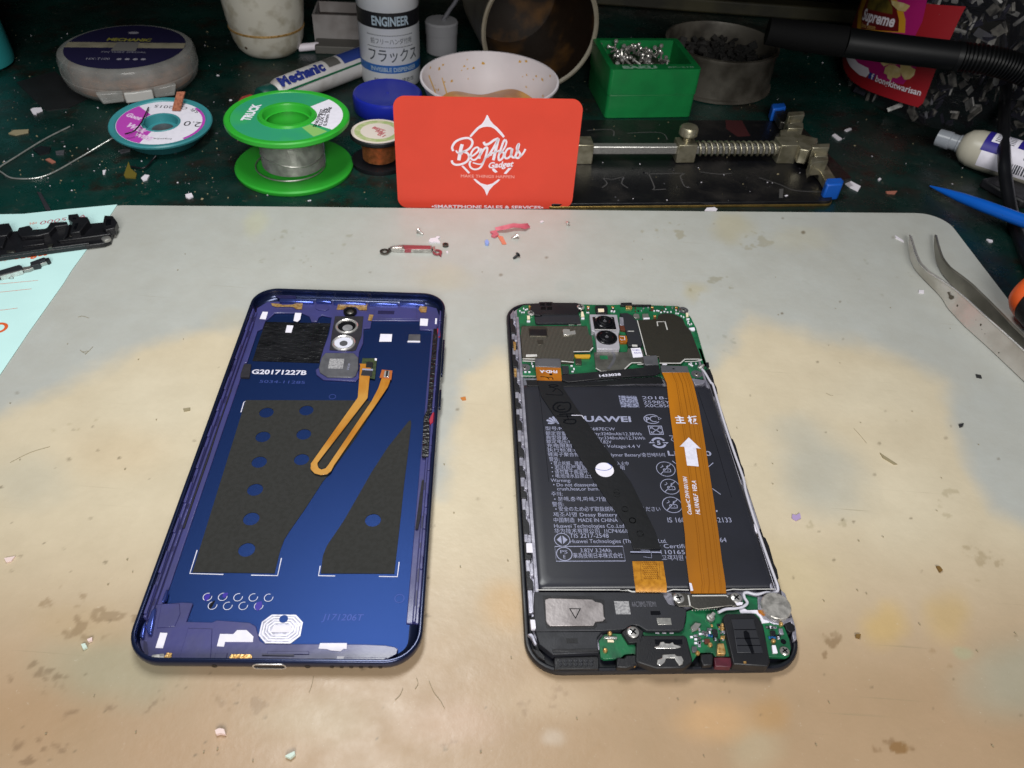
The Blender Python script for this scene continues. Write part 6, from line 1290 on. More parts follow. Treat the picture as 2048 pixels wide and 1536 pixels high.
# cross arm with the two jaws and feet
ja = HH('D', 1560, 870, RZ); jb = HH('D', 1640, 1010, RZ)
def jaw(k, pts_base, nm='jaw'):
    z1 = 14
    for q, za, zb in pts_base: MB().ext(hp, HPx(k, q, zb), za, zb).build(nm, 'nickel', bh_, bev=.3)
def HPx(k, q, z): return [hp.up(z).uv(*p) for p in zf(k, q)]
MB().ext(hp, HPx('D', [(1365, 770), (1430, 760), (1900, 1240), (1830, 1260), (1700, 1260), (1620, 1180), (1560, 1080), (1400, 860)], 6), 3.5, 6).build('cross_arm', 'dull_steel', bh_, bev=.3)
for q, za, zb in (([(1400, 905), (1525, 900), (1530, 935), (1660, 965), (1660, 990), (1530, 985), (1400, 985)], 6, 13), ([(1455, 780), (1565, 775), (1570, 800), (1460, 812), (1450, 800)], 6, 15), ([(1450, 860), (1560, 855), (1560, 895), (1455, 895)], 6, 14), ([(1620, 1005), (1745, 1000), (1742, 1030), (1625, 1030)], 6, 15), ([(1610, 1095), (1735, 1092), (1735, 1120), (1640, 1130), (1615, 1150)], 6, 14), ([(1520, 970), (1660, 965), (1640, 1010), (1600, 1050), (1540, 1040)], 6, 14)):
    MB().ext(hp, HPx('D', q, zb), za, zb).build('jaw', 'nickel', bh_, bev=.4)
for q in ([(1470, 812), (1540, 812), (1540, 858), (1470, 858)], [(1640, 1030), (1730, 1030), (1730, 1092), (1640, 1092)]): MB().ext(hp, HPx('D', q, 12), 6, 12).build('jaw', 'nickel', bh_, bev=.3)
MB().ext(hp, HPx('D', [(1650, 1145), (1710, 1130), (1790, 1250), (1720, 1270)], 8.5), 4, 8.5).build('foot_arm', 'nickel', bh_, bev=.3)
MB().ext(hp, HPx('D', [(1355, 760), (1410, 755), (1450, 790), (1450, 860), (1400, 850)], 8.5), 4, 8.5).build('foot_arm', 'dull_steel', bh_, bev=.3)
mat('blue_rubber', '1558b8', .4, var=.1, vs=100)
MB().ext(hp, HPx('D', [(1722, 1242), (1825, 1238), (1845, 1262), (1835, 1285), (1730, 1290), (1715, 1270)], 10), 1, 10).build('rubber_foot', 'blue_rubber', bh_, bev=.8)
MB().ext(hp, HPx('D', [(1338, 722), (1430, 716), (1442, 745), (1400, 755), (1350, 758)], 10), 2, 10).build('rubber_foot', 'blue_rubber', bh_, bev=.8)
hq = hp.up(2.82); mb = MB()
for q in ([(155, 1310), (190, 1280), (165, 1245), (230, 1252), (305, 1235), (290, 1280), (335, 1312)], [(455, 1210), (480, 1215), (520, 1310), (500, 1325), (600, 1320)], [(470, 1215), (720, 1210), (700, 1230), (730, 1300), (770, 1310)], [(840, 1200), (960, 1215), (1060, 1210)], [(1250, 1240), (1400, 1290), (1500, 1330), (1700, 1340)], [(50, 910), (220, 905), (235, 950)], [(330, 930), (560, 925), (610, 975)]):
    mb.stroke(hq, hq.P('D', q), .6, .02, sm=3)
mb.build('engraved_outlines', mat('engraving', '4a4848', .6), bh_, sm=0)
MB().flat(hq, hq.P('D', [(1015, 838), (1130, 842), (1190, 950), (1100, 955), (1020, 900)]), .03).build('red_stain', mat('stain_red', '3d1a1c', .5), bh_, sm=0)
mb = MB(); mb.ext(hq, hq.P('D', [(1392, 1320), (1420, 1318), (1415, 1382), (1390, 1382)]), 0, .05); mb.build('slot_mark', 'engraving', bh_, sm=0)
# ---------------------------------------------------------------- clear jar of scrap metal with snack label
c0 = bz(1905, 182); jr = thing('scrap_jar', 'big clear plastic jar with a pink and red popcorn label, full of metal scrap', 'jar', c0)
RJ = 74
mat('clear_plastic', '48484e', .08, alpha=.13, spec=.8)
MB().lathe([(RJ-8, 0), (RJ-2, 1.5), (RJ, 6), (RJ, 92), (RJ-6, 100)], c0, n=90, caps=True).build('jar_wall', 'clear_plastic', jr, sm=45)
mb = MB(); rs = random.Random(21); mb2 = MB(); mb3 = MB()
for i in range(1100):
    a = rs.uniform(2.6, 6.6); r = RJ - 4 - rs.random()**2*14; zz = rs.uniform(3, 92)
    Rr = Matrix.Rotation(rs.uniform(0, 6), 3, 'X') @ Matrix.Rotation(rs.uniform(0, 6), 3, 'Y') @ Matrix.Rotation(rs.uniform(0, 6), 3, 'Z')
    rs.choice((mb, mb2, mb2, mb3, mb3)).box(c0 + Vector((r*cos(a), r*sin(a), zz)), rs.uniform(2, 10), rs.uniform(1, 6), rs.uniform(.3, 1.6), Rr)
so = mb.build('scrap_pieces', mat('scrap_bright', 'c9c7c4', .3, .3, alt='8a8884', vs=150), sm=0, tag=('shiny steel scrap plates packed inside the clear jar', 'scrap')); so['kind'] = 'stuff'
so = mb2.build('scrap_pieces', mat('scrap_dull', '85817a', .45, .2, alt='3a3835', vs=200), sm=0, tag=('dull grey scrap plates packed inside the clear jar', 'scrap')); so['kind'] = 'stuff'
so = mb3.build('scrap_pieces', mat('scrap_dark', '1c1c22', .5, alt='2b2a3a', vs=100), sm=0, tag=('black scrap plastic packed inside the clear jar', 'scrap')); so['kind'] = 'stuff'
def jarpt(px, py, r=RJ+.25):      # where a sight line meets the jar wall
    d = ray(px, py); A = d.x**2 + d.y**2; B_ = 2*((CAMP.x-c0.x)*d.x + (CAMP.y-c0.y)*d.y); C_ = (CAMP.x-c0.x)**2 + (CAMP.y-c0.y)**2 - r*r
    disc = B_*B_ - 4*A*C_
    if disc < 0: t = -B_/(2*A)
    else: t = (-B_ - sqrt(disc))/(2*A)
    p = CAMP + d*t; return (atan2(p.y-c0.y, p.x-c0.x), p.z - c0.z)
def jmap(a, z, r=RJ+.25): return c0 + Vector((r*cos(a), r*sin(a), z))
def jpatch(nm, m, k, q, r, sub=8):
    pts = [jarpt(*p) for p in zf(k, q)]; pts = [(a + 2*pi if a < 0 else a, z) for a, z in pts]
    bm = bmesh.new(); vs = [bm.verts.new((a*RJ, z, 0)) for a, z in pts]; bm.faces.new(vs); bmesh.ops.triangulate(bm, faces=bm.faces)
    for _ in range(4): 
        es = [e for e in bm.edges if e.calc_length() > 5]
        if not es: break
        bmesh.ops.subdivide_edges(bm, edges=es, cuts=1); bmesh.ops.triangulate(bm, faces=bm.faces)
    bm.verts.index_update(); mb = MB(); mb.add([jmap(v.co.x/RJ, v.co.y, r) for v in bm.verts], [tuple(v.index for v in f.verts) for f in bm.faces]); bm.free()
    return mb.build(nm, m, jr, sm=70)
mat('label_red2', 'a01c26', .45); mat('label_pink', 'b01a70', .45); mat('label_yellow2', 'd69a28', .45)
jpatch('label', 'label_red2', 'E2', [(330, -120), (1760, 90), (1700, 200), (1360, 920), (1160, 1440), (1090, 1500), (700, 1380), (330, 1240), (150, 1120), (50, 960), (30, 780), (150, 400)], RJ+.2)
jpatch('label_panel', 'label_pink', 'E2', [(600, -100), (1220, -10), (1150, 300), (1020, 560), (1100, 900), (880, 1180), (520, 1090), (400, 1000), (150, 780), (260, 700), (500, 400)], RJ+.32)
jpatch('label_badge', 'label_yellow2', 'E2', [(330, -60), (720, -100), (870, 90), (920, 280), (910, 460), (240, 400), (260, 160)], RJ+.44)
jpatch('label_badge', mat('badge_maroon', '6a1218', .45), 'E2', [(400, -60), (680, -80), (790, 90), (830, 280), (820, 440), (300, 400), (320, 160)], RJ+.56)
jpatch('label_badge', mat('badge_olive', '6f5f22', .5, alt='3a3514', vs=120), 'E2', [(420, -40), (660, -60), (740, 100), (740, 200), (380, 120)], RJ+.66)
jpatch('white_pill', 'card_white', 'E2', [(85, 790), (180, 780), (260, 880), (400, 950), (415, 1020), (370, 1080), (280, 1050), (150, 930)], RJ+.5)
jpatch('blue_square', mat('fb_blue', '2a3a94', .5), 'E2', [(415, 1005), (500, 1040), (470, 1120), (395, 1090)], RJ+.5)
for q in ([(640, 940), (700, 900), (780, 910), (860, 960), (850, 1060), (800, 1090), (740, 1080), (720, 1125), (670, 1090), (665, 1040), (620, 1020)], [(850, 900), (960, 870), (1000, 930), (1060, 970), (1040, 1050), (980, 1100), (910, 1110), (870, 1050), (850, 990)], [(560, 810), (760, 830), (1000, 870), (1010, 920), (880, 900), (760, 900), (700, 890), (620, 925), (580, 880)], [(1030, 880), (1200, 895), (1150, 930), (1050, 925)], [(410, 795), (550, 810), (560, 865), (500, 860)], [(720, 0), (900, 40), (990, 80), (920, 160), (830, 150), (740, 70)]):
    jpatch('popcorn_print', mat('popcorn', 'e2cf9c', .55, alt='cdb577', vs=150), 'E2', q, RJ+.8)
def jtext(s, k, a, b_, h, m, bold=.02, shear=0, r=RJ+.9):
    p0 = jarpt(*zf(k, [a])[0]); p1_ = jarpt(*zf(k, [b_])[0]); f_ = lambda t: t + 2*pi if t < 0 else t
    u0, u1 = f_(p0[0])*RJ, f_(p1_[0])*RJ; an = atan2(p1_[1]-p0[1], u1-u0)
    MB().text(lc, s, u0, p0[1], h, width=hypot(u1-u0, p1_[1]-p0[1]), ang=an, bold=bold, shear=shear, fn=lambda a, b_: jmap(a/RJ, b_, r)).build('label_lettering', m, jr, sm=0)
jtext('Supreme', 'E2', (320, 270), (755, 375), 6.5, 'card_white', bold=.03, shear=.2)
jtext('bongkitwarisan', 'E2', (500, 1130), (1125, 1330), 3.6, 'card_white')
jtext('f', 'E2', (440, 1100), (475, 1110), 3.4, 'card_white')
jtext('flavour popcorn', 'E2', (310, 375), (500, 415), 2.6, mat('lett_gold', 'c9a060', .5))
# ---------------------------------------------------------------- glue bottle lying down
ga = bz(1868, 272, 8) ; gbq = bz(2075, 335, 10); gax = (gbq - ga).normalized()
gl = thing('glue_bottle', 'cream squeeze bottle with a purple and white barcode label lying on its side', 'bottle', (ga + gbq)/2 - Vector((0, 0, 12)))
MB().lathe([(4.2, 2.0), (4.6, 2.2), (4.8, 9), (4.2, 9.5), (4.2, 13), (4.8, 13.5), (4.8, 15)], ga, ax=gax, n=28).build('nozzle_cap', mat('cap_clear', 'b9bfc8', .3, trans=.4), gl, sm=40)
MB().lathe([(5, 14.5), (6.5, 15.5), (8.8, 18), (9.9, 22), (10.2, 27), (10.2, 95), (9, 98)], ga, ax=gax, n=48).build('bottle_body', mat('bottle_cream', 'bdb8a8', .35), gl, sm=45)
sd = gax.cross(Vector((0, 0, 1))).normalized(); sd = -sd if sd.y > 0 else sd
upg = sd.cross(gax); upg = -upg if upg.z < 0 else upg
def gmap(u, v, r=10.3): r -= 2.1 if r > 12 else 0; a = radians(45) - v/10.3; return ga + gax*u + (sd*cos(a) + upg*sin(a))*r
def gpatch(u0, u1, v0, v1, nm, m, r=12.42, n=14):
    vs = []; 
    for i in range(n+1):
        for u in (u0, u1): vs.append(gmap(u, v0 + (v1-v0)*i/n, r))
    return MB().add(vs, [(2*i, 2*i+1, 2*i+3, 2*i+2) for i in range(n)]).build(nm, m, gl, sm=70)
gpatch(27, 93, -10, 13, 'label', 'white_sticker'); gpatch(26, 93, -12, -2, 'label_purple', mat('label_violet', '2a1f88', .45), 12.5); gpatch(26, 35, -3, 4, 'label_purple', 'label_violet', 12.5)
gpatch(29, 42, -10, -1.5, 'barcode_patch', 'white_sticker', 12.56)
mb = MB(); rs = random.Random(2)
for i in range(6): vs = [gmap(30.5, -9 + i*1.2, 12.62), gmap(40, -9 + i*1.2, 12.62), gmap(40, -8.5 + i*1.2, 12.62), gmap(30.5, -8.5 + i*1.2, 12.62)]; mb.add(vs, [(0, 1, 2, 3)])
u = 42
while u < 66:
    w_ = rs.choice((.3, .5, .8)); vs = [gmap(u, 6, 12.5), gmap(u+w_, 6, 12.5), gmap(u+w_, 8.5, 12.5), gmap(u+w_, 11, 12.5), gmap(u, 11, 12.5), gmap(u, 8.5, 12.5)]; mb.add(vs, [(0, 1, 2, 5), (5, 2, 3, 4)]); u += w_ + rs.choice((.4, .7))
mb.build('barcode', 'print_dark', gl, sm=0)
MB().text(lc, 'GLASTEC  T-7000', 47, -3.2, 2.4, width=22, fn=lambda a, b_: gmap(a, -b_, 12.55)).build('label_lettering', 'print_dark', gl, sm=0)
# ---------------------------------------------------------------- black hot-air hose in front of the jar
mat('hose_black', '08090b', .45, spec=.3)
A_, B2_, C2_, D_ = V(1700, 86, 418), V(1912, 112, 414), V(1985, 122, 410), V(2130, 175, 400)
hs_ = thing('hot_air_hose', 'black handle with a ribbed flexible hose hanging across the scrap jar', 'hose', (A_.x, A_.y, TZ))
MB().tube([V(1535, 62, 424), V(1600, 72, 422), V(1690, 84, 418)], [6.6, 7.3, 7.4], n=32).build('handle_grip', mat('grip_black', '040405', .8, spec=.15), hs_, sm=50)
MB().tube([V(1688, 84, 418), A_, V(1800, 99, 416), B2_], [7.0, 7.1, 7.1, 7.0], n=32).build('handle_tube', 'hose_black', hs_, sm=50)
MB().tube([B2_ - Vector((.5, 0, 0)), B2_ + (C2_-B2_)*.12], 7.3, n=32).build('collar', 'hose_black', hs_, sm=50)
path = smooth([B2_, C2_, V(2050, 142, 406), D_, V(2230, 240, 395)], 40); rr_ = [6.5 + (.6 if (i // 2) % 2 else -.5) for i in range(len(path))]
MB().tube(path, rr_, n=28).build('ribbed_hose', 'hose_black', hs_, sm=25)
# cable at the right edge
MB().tube([bz(2040, -10, 40), bz(2030, 60, 34), bz(2022, 130, 27), bz(2010, 200, 22), bz(2008, 300, 16), bz(2012, 360, 9), bz(2025, 430, 2), bz(2052, 510, 1), bz(2100, 620, 1)], 3.1, n=18, sm=8).build('power_cable', mat('cable_black', '15161a', .34, var=.2, vs=80), sm=60, tag=('thick black cable hanging over the glue bottle to the bench edge', 'cable'))
# black wedge beneath
pz3 = zplane(TZ+5); ext('black_wedge', 'black_plastic', None, pz3, pz3.P('E', [(1270, 1245), (1400, 1215), (1600, 1290), (1700, 1400), (1560, 1400), (1400, 1320)]), -5, 0, bev=1.2, tag=('dark plastic wedge on the bench below the glue bottle', 'tool'))
# blue spudger
sa = bz(1860, 372, .5); sb_ = bz(2090, 458, 12); dirv = sb_ - sa; n = 14
mb = MB(); mb.tube([sa + dirv*t for t in (0, .05, .15, .3, .5, .75, 1.0, 1.3)], [.3, .8, 1.6, 2.5, 3.0, 3.1, 3.1, 3.1], n=22); mb.build('blue_spudger', mat('spudger_blue', '0f62cc', .3, var=.06, vs=60), sm=50, tag=('pointed bright blue plastic opening stick resting on the black cable', 'opening tool'))
# screwdriver handle at right edge
c0 = bz(2075, 590, 14); axd = Vector((.35, -.93, -.05)).normalized()
sd_ = thing('screwdriver', 'screwdriver with an orange collar and black ribbed handle entering at the bench edge', 'screwdriver', c0 - Vector((0, 0, 14)))
c0 = c0 + Vector((0, 2, 0)); MB().lathe([(6, -4), (9.5, -3), (11, -.5), (11.6, 2), (11.6, 3.5)], c0, ax=axd, n=40).build('orange_collar', mat('orange_plastic', 'f0632a', .4), sd_, sm=45)
MB().lathe([(10.8, 3), (11.9, 4), (12.4, 9), (12.4, 80), (9, 90)], c0, ax=axd, n=40).build('handle', mat('grip_dark', '17171a', .6, bump=.8, bs=900, var=.3, vs=300), sd_, sm=45)
# ---------------------------------------------------------------- curved tweezers
tw = thing('tweezers', 'steel curved tip tweezers lying open on the right of the mat', 'tweezers', W(1930, 600, 0))
mat('tweezer_steel', 'd4d0c8', .28, .55, alt='bbb6ac', vs=60, bump=.05, bs=400, rv=.08)
Hf = lambda x, y, z: W(*zf('H', [(x, y)])[0], z)
up_e = [(207, 458, 3.0), (222, 505, 4.2), (245, 580, 5.2), (272, 650, 6), (330, 710, 6.8), (430, 772, 7.6), (520, 832, 8), (620, 915, 8.2), (720, 1008, 8.4), (860, 1130, 8.5), (1005, 1262, 8.5), (1120, 1370, 8.5), (1400, 1650, 8.5), (1700, 1960, 8.5)]
lo_e = [(203, 463, 2.4), (198, 540, 1.2), (208, 625, .6), (238, 690, .5), (295, 755, .5), (375, 835, .4), (435, 900, .4), (470, 965, .4), (585, 1088, .4), (760, 1245, .4), (1005, 1478, .4), (1110, 1580, .4), (1370, 1830, .4), (1640, 2085, .4)]
def res_(q, n=110):
    pts = [Hf(*p) for p in q]; d = [0]
    for i in range(1, len(pts)): d.append(d[-1] + (pts[i]-pts[i-1]).length)
    out = []
    for k in range(n):
        s_ = d[-1]*k/(n-1); i = max(j for j in range(len(d)) if d[j] <= s_ + 1e-9); i = min(i, len(pts)-2); t = (s_-d[i])/(d[i+1]-d[i]); out.append(pts[i].lerp(pts[i+1], t))
    for _ in range(2): out = [out[0]] + [(out[i-1] + out[i]*2 + out[i+1])/4 for i in range(1, n-1)] + [out[-1]]
    return out
MB().strip(res_(up_e), res_(lo_e), 1.15, up=(-.5, -.5, 1)).build('tweezer_arm', 'tweezer_steel', tw, sm=40, bev=.18)
MB().tube([p + Vector((0, 0, .05)) for p in res_(up_e)], .42, n=8).build('arm_edge_glint', 'bright_steel', tw, sm=60)  # bright tube added as a highlight along the arm's upper edge
up2 = [(384, 448, 3.0), (402, 530, 4.6), (430, 615, 6), (480, 683, 7), (560, 738, 7.6), (640, 798, 8), (740, 895, 8.2), (850, 1010, 8.4), (920, 1088, 8.5), (1005, 1170, 8.5), (1150, 1330, 8.5), (1410, 1630, 8.5), (1704, 1958, 8.5)]
lo2 = [(378, 455, 2.4), (373, 540, 1.5), (388, 640, 1.0), (430, 725, .7), (490, 795, .5), (560, 868, .5), (640, 970, .5), (760, 1080, .5), (900, 1200, .5), (1005, 1300, .5), (1130, 1440, .5), (1380, 1740, .5), (1650, 2075, .5)]
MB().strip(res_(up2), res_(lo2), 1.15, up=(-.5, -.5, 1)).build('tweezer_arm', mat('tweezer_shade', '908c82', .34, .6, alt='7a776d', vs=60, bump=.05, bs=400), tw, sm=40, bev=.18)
nv = (res_(up_e)[30]-res_(lo_e)[30])
mb = MB()
for q in ([(468, 852), (485, 850), (490, 870), (515, 880), (515, 895), (495, 905), (480, 895), (480, 875)], [(538, 935), (546, 945), (542, 955), (532, 952)], [(585, 1002), (600, 1000), (612, 1022), (600, 1028), (582, 1018)], [(655, 1045), (672, 1045), (665, 1068), (655, 1062)], [(698, 1072), (710, 1075), (705, 1090), (697, 1088)], [(705, 1108), (714, 1112), (708, 1120)], [(730, 1140), (736, 1144), (731, 1148)], [(825, 1270), (834, 1272), (830, 1280), (824, 1278)]):
    pts = []
    for x, y in q:
        # height on the tilted face, between its two edges
        f = (x*.70 + 372 - y + 0) ; t = min(max((y - (x*.955 + 322)) / 190.0, 0.05), .95); pts.append(Hf(x, y, 8.4 - 8*t + .25))
    mb.add(pts, [tuple(range(len(pts)))])
mb.build('rust_spots', mat('rust', '4d463a', .7), tw, sm=0)
# ---------------------------------------------------------------- receipt slip and parts on it
mat('cyan_paper', 'cff7f4', .65, var=.03, vs=60)
mat('orange_ink', 'e0622c', .6)
rp = zplane(.35); pt_ = rp.P('F', [(-420, 160), (0, 122), (200, 118), (600, 75), (1000, 38), (850, 270), (610, 600), (545, 705), (250, 1120), (0, 1490), (-500, 2200)])
rt_ = thing('receipt_slip', 'pale cyan receipt sheet with orange lines and lettering at the left of the mat', 'receipt', rp.to(*pt_[3]))
nx_ = len(pt_); MB().ext(rp, pt_, -.15, 0).build('paper', 'cyan_paper', rt_, sm=0)
mb = MB()
for q in ([(-300, 742), (0, 717), (325, 686)], [(-300, 812), (0, 787), (270, 758)], [(-300, 966), (0, 941), (150, 923)]): mb.stroke(rp, rp.P('F', q), .22, .03)
u, v = rp.P('F', [(-12, 1092)])[0]; mb.stroke(rp, circ(u, v, 2.6, 24), 1.2, .03, closed=True)
mb.build('ruled_lines', 'orange_ink', rt_, sm=0)
def ptx(s, a, b_, h, m, **k):
    p0, p1_ = rp.P('F', [a, b_]); MB().text(rp, s, p0[0], p0[1], h, width=hypot(p1_[0]-p0[0], p1_[1]-p0[1]), ang=atan2(p1_[1]-p0[1], p1_[0]-p0[0]), **k).build('slip_lettering', m, rt_, sm=0)
ptx('No', (255, 215), (315, 200), 2.2, 'orange_ink', shear=.2); ptx('00054 A', (335, 212), (735, 150), 3.0, mat('number_red', 'b86a78', .6), shear=.25)
ptx('BenAbas Gadget', (-300, 560), (400, 470), 4.2, 'orange_ink', shear=.35, bold=.04)
mb = MB(); mb.stroke(rp, rp.P('F', [(40, 655), (70, 670), (115, 672), (110, 655), (120, 650)]), .3, .04, sm=3); mb.stroke(rp, rp.P('F', [(-10, 640), (10, 660), (0, 680), (-15, 675)]), .3, .04, sm=3); mb.build('pen_marks', 'black_gloss', rt_, sm=0)
mat('bracket_black', '17171b', .36, var=.25, vs=160, bump=.2, bs=900)
bk = thing('plastic_bracket', 'black moulded phone bracket lying across the cyan receipt', 'bracket', rp.to(*rp.P('F', [(400, 330)])[0]))
def BK(nm, q, z1, z0=.4, m='bracket_black', bev=.25): pl = zplane(z1); return MB().ext(pl, pl.P('F', q), z0-z1, 0).build(nm, m, bk, bev=bev)
BK('bracket_plate', [(-300, 260), (0, 235), (100, 268), (160, 260), (420, 240), (580, 215), (870, 190), (985, 190), (940, 345), (880, 368), (780, 380), (400, 430), (0, 487), (-300, 530)], 2.4)
for q, z in (([(-200, 225), (75, 195), (100, 240), (60, 300), (-200, 330)], 4.5), ([(160, 235), (250, 215), (275, 240), (275, 262), (330, 262), (400, 235), (430, 190), (570, 183), (575, 210), (470, 225), (420, 280), (330, 300), (180, 312), (145, 270)], 4.6), ([(580, 125), (662, 115), (680, 145), (745, 142), (765, 178), (735, 200), (680, 270), (600, 280), (620, 190), (580, 160)], 5.5), ([(890, 130), (962, 135), (1000, 185), (975, 240), (900, 255), (870, 230)], 5.2), ([(200, 345), (370, 330), (380, 372), (190, 395)], 3.2), ([(480, 335), (860, 275), (950, 265), (945, 290), (500, 350)], 3.5), ([(560, 230), (600, 200), (570, 300), (540, 330)], 4.2), ([(0, 300), (60, 290), (20, 400), (-30, 400)], 4.0), ([(0, 440), (420, 385), (760, 350), (760, 368), (420, 410), (0, 470)], 3.2)):
    BK('bracket_ridge', q, z, 2.0)
for q in ([(905, 165), (950, 160), (945, 215), (900, 222)], [(620, 150), (650, 148), (650, 165), (622, 168)], [(640, 200), (670, 196), (650, 250), (625, 252)]): BK('bracket_hole', q, 5.56 if q[0][0] < 800 else 5.26, 5.1, 'black_gloss', 0)
for q in ([(55, 430), (130, 425), (120, 443), (55, 447)], [(405, 380), (452, 372), (440, 400), (410, 405)], [(590, 300), (640, 292), (635, 308), (592, 312)]): BK('metal_insert', q, 3.6, 2.3, 'dull_steel', .1)
zz_ = W(*zf('F', [(905, 330)])[0], 3.0); MB().lathe([(1.8, -.8), (1.8, .3), (1.2, .6), (.1, .6)], zz_, n=20).build('metal_insert', 'steel', bk)
fm = thing('metal_clip_strip', 'dark stepped metal clip strip lying on the receipt below the bracket', 'clip', rp.to(*rp.P('F', [(150, 590)])[0]))
def FM(nm, q, z1, z0=.4, m='dark_grey_plastic', bev=.15): pl = zplane(z1); return MB().ext(pl, pl.P('F', q), z0-z1, 0).build(nm, m, fm, bev=bev)
FM('strip_body', [(-200, 640), (0, 598), (160, 552), (185, 560), (190, 590), (0, 640), (-200, 690)], 2.6); FM('strip_step', [(255, 530), (370, 488), (388, 492), (385, 510), (340, 525), (335, 545), (262, 560)], 2.8); FM('strip_link', [(180, 575), (255, 562), (262, 548), (330, 535), (390, 510), (420, 505), (415, 520), (340, 548), (250, 590), (190, 600)], 1.8, .4, 'steel')
FM('strip_end', [(385, 495), (415, 490), (426, 505), (405, 520), (388, 515)], 2.4, .4, 'black_plastic'); FM('strip_rim', [(0, 640), (190, 590), (190, 600), (0, 652)], 2.3, .4, 'bright_steel', 0)
# ---------------------------------------------------------------- small parts on the mat
mb_ = thing('antenna_bracket', 'slim metal bracket with a red centre and an eyelet at each end on the mat', 'bracket', W(820, 497, 0))
def G_(nm, q, z1, m, z0=.1, bev=.1, par=None): pl = zplane(z1); return MB().ext(pl, pl.P('G', q), z0-z1, 0).build(nm, m, par or mb_, bev=bev)
G_('bracket_body', [(255, 312), (360, 295), (615, 303), (610, 338), (380, 336), (260, 330)], 1.8, 'steel'); G_('red_centre', [(365, 300), (600, 303), (605, 330), (380, 332)], 2.1, mat('red_metal', 'a4525a', .35, .4)); G_('bracket_rim', [(275, 304), (360, 304), (360, 318), (275, 318)], 2.1, 'bright_steel')
pl = zplane(1.0)
for c_, m in (((210, 352), 'dull_steel'), ((660, 358), 'red_metal')):
    u, v = pl.P('G', [c_])[0]; MB().holes(pl, [circ(u, v, 2.1, 24, 1.9), circ(u, v, 1.2, 20)], -.5, .1).build('eyelet', m, mb_, bev=.08)
G_('bracket_tail', [(240, 325), (262, 318), (268, 335), (245, 350)], 1.4, 'dull_steel'); G_('bracket_tail', [(612, 315), (640, 308), (645, 345), (628, 350)], 1.6, 'steel'); G_('bracket_tail', [(675, 345), (692, 355), (694, 385), (680, 380)], 1.2, 'red_metal')
def mscrew(k, x, y, z, nm, lab, m='bright_steel', tilt=1.2, az=.5, s=1.0):
    p = W(*zf(k, [(x, y)])[0], 0) + Vector((0, 0, 1.0*s)); a_ = Vector((cos(az)*sin(tilt), sin(az)*sin(tilt), cos(tilt)))
    t = thing(nm, lab, 'screw', (p.x, p.y, 0))
    MB().lathe([(1.15*s, .5*s), (1.15*s, .9*s), (.7*s, 1.2*s), (.01, 1.2*s)], p, ax=a_, n=18).build('screw_head', m, t, sm=40); MB().lathe([(.35*s, -2.2*s), (.55*s, -1.9*s), (.55*s, .5*s)], p, ax=a_, n=12).build('screw_shank', m, t, sm=40)
mscrew('G', 508, 198, 0, 'small_screw', 'tiny silver screw on the mat above the red centred bracket', az=2.6)
mscrew('G', 1330, 240, 0, 'small_screw', 'tiny silver screw on the mat just below the pink tape strip', az=.4)
mscrew('G', 1770, 130, 0, 'small_screw', 'tiny screw standing alone on the mat below the right end of the card', az=1.4, tilt=.2, s=.8)
mscrew('G', 1338, 405, 0, 'small_screw', 'tiny black screw on the mat in front of the silver ones', 'black_plastic', az=.8)
p = W(*zf('G', [(730, 308)])[0], 0); MB().lathe([(.9, 0), (1.35, .1), (1.35, 1.0), (.8, 1.1), (.8, .3)], p, n=20, caps=False).build('metal_washer', 'dull_steel', sm=40, tag=('small dark metal ring on the mat right of the bracket', 'ring'))
pk = thing('pink_tape_strip', 'curled pink adhesive tape strip with a torn flap on the mat', 'tape', W(1020, 455, 0))
Lq = [(1150, 150), (1230, 130), (1310, 112), (1370, 118), (1430, 112), (1450, 140)]; Rq2 = [(1165, 178), (1240, 165), (1310, 148), (1370, 152), (1410, 162), (1448, 150)]; zt = [1.2, 2.0, 2.2, 1.8, 1.4, .6]
MB().strip([W(*zf('G', [a])[0], z+.6) for a, z in zip(Lq, zt)], [W(*zf('G', [a])[0], z) for a, z in zip(Rq2, zt)], .15).build('tape_band', mat('pink_tape', 'd4707e', .45, alt='c05a6a', vs=200), pk, sm=60)
G_('tape_flap', [(1172, 215), (1218, 225), (1250, 288), (1215, 290)], .5, mat('salmon', 'e08468', .5), par=pk, bev=0)
G_('tape_crumple', [(1110, 180), (1160, 170), (1185, 205), (1150, 225), (1120, 215), (1140, 200)], 1.2, 'pink_tape', par=pk)
def flake(k, q, z1, m, lab, nm='paper_flake', cat='flake', base=0.0):
    pl = zplane(base + z1); return MB().ext(pl, pl.P(k, q), -z1*.9, 0).build(nm, m, sm=0, tag=(lab, cat))
mat('flake_white', 'e8e2ea', .5); mat('flake_pink', 'ead2cc', .5); mat('flake_mint', 'cfe0d4', .5)
flake('G', [(585, 265), (600, 240), (645, 235), (655, 222), (685, 225), (665, 245), (685, 275), (640, 270), (610, 278)], .8, 'flake_white', 'torn white scrap on the mat above the bracket')
flake('G', [(1065, 262), (1085, 250), (1102, 270), (1095, 292), (1070, 288)], 1.0, mat('flake_blue', '8fa8e8', .4), 'bright blue chip on the mat left of the pink tape')
flake('G', [(1535, 98), (1555, 88), (1568, 96), (1545, 108)], .5, 'flake_white', 'white speck on the mat right of the pink tape')
flake('G', [(735, 350), (750, 348), (752, 362), (738, 364)], .5, 'flake_white', 'white speck on the mat below the dark metal ring')
flake('Z', [(430, 1460), (438, 1456), (448, 1458), (451, 1468), (440, 1466), (432, 1468)], 1.2, 'flake_pink', 'pale round flake at the bottom of the mat below the blue cover')
flake('Z', [(570, 1512), (576, 1508), (589, 1502), (590, 1508), (580, 1516)], 1.2, 'flake_mint', 'pale mint flake near the bottom edge of the mat')
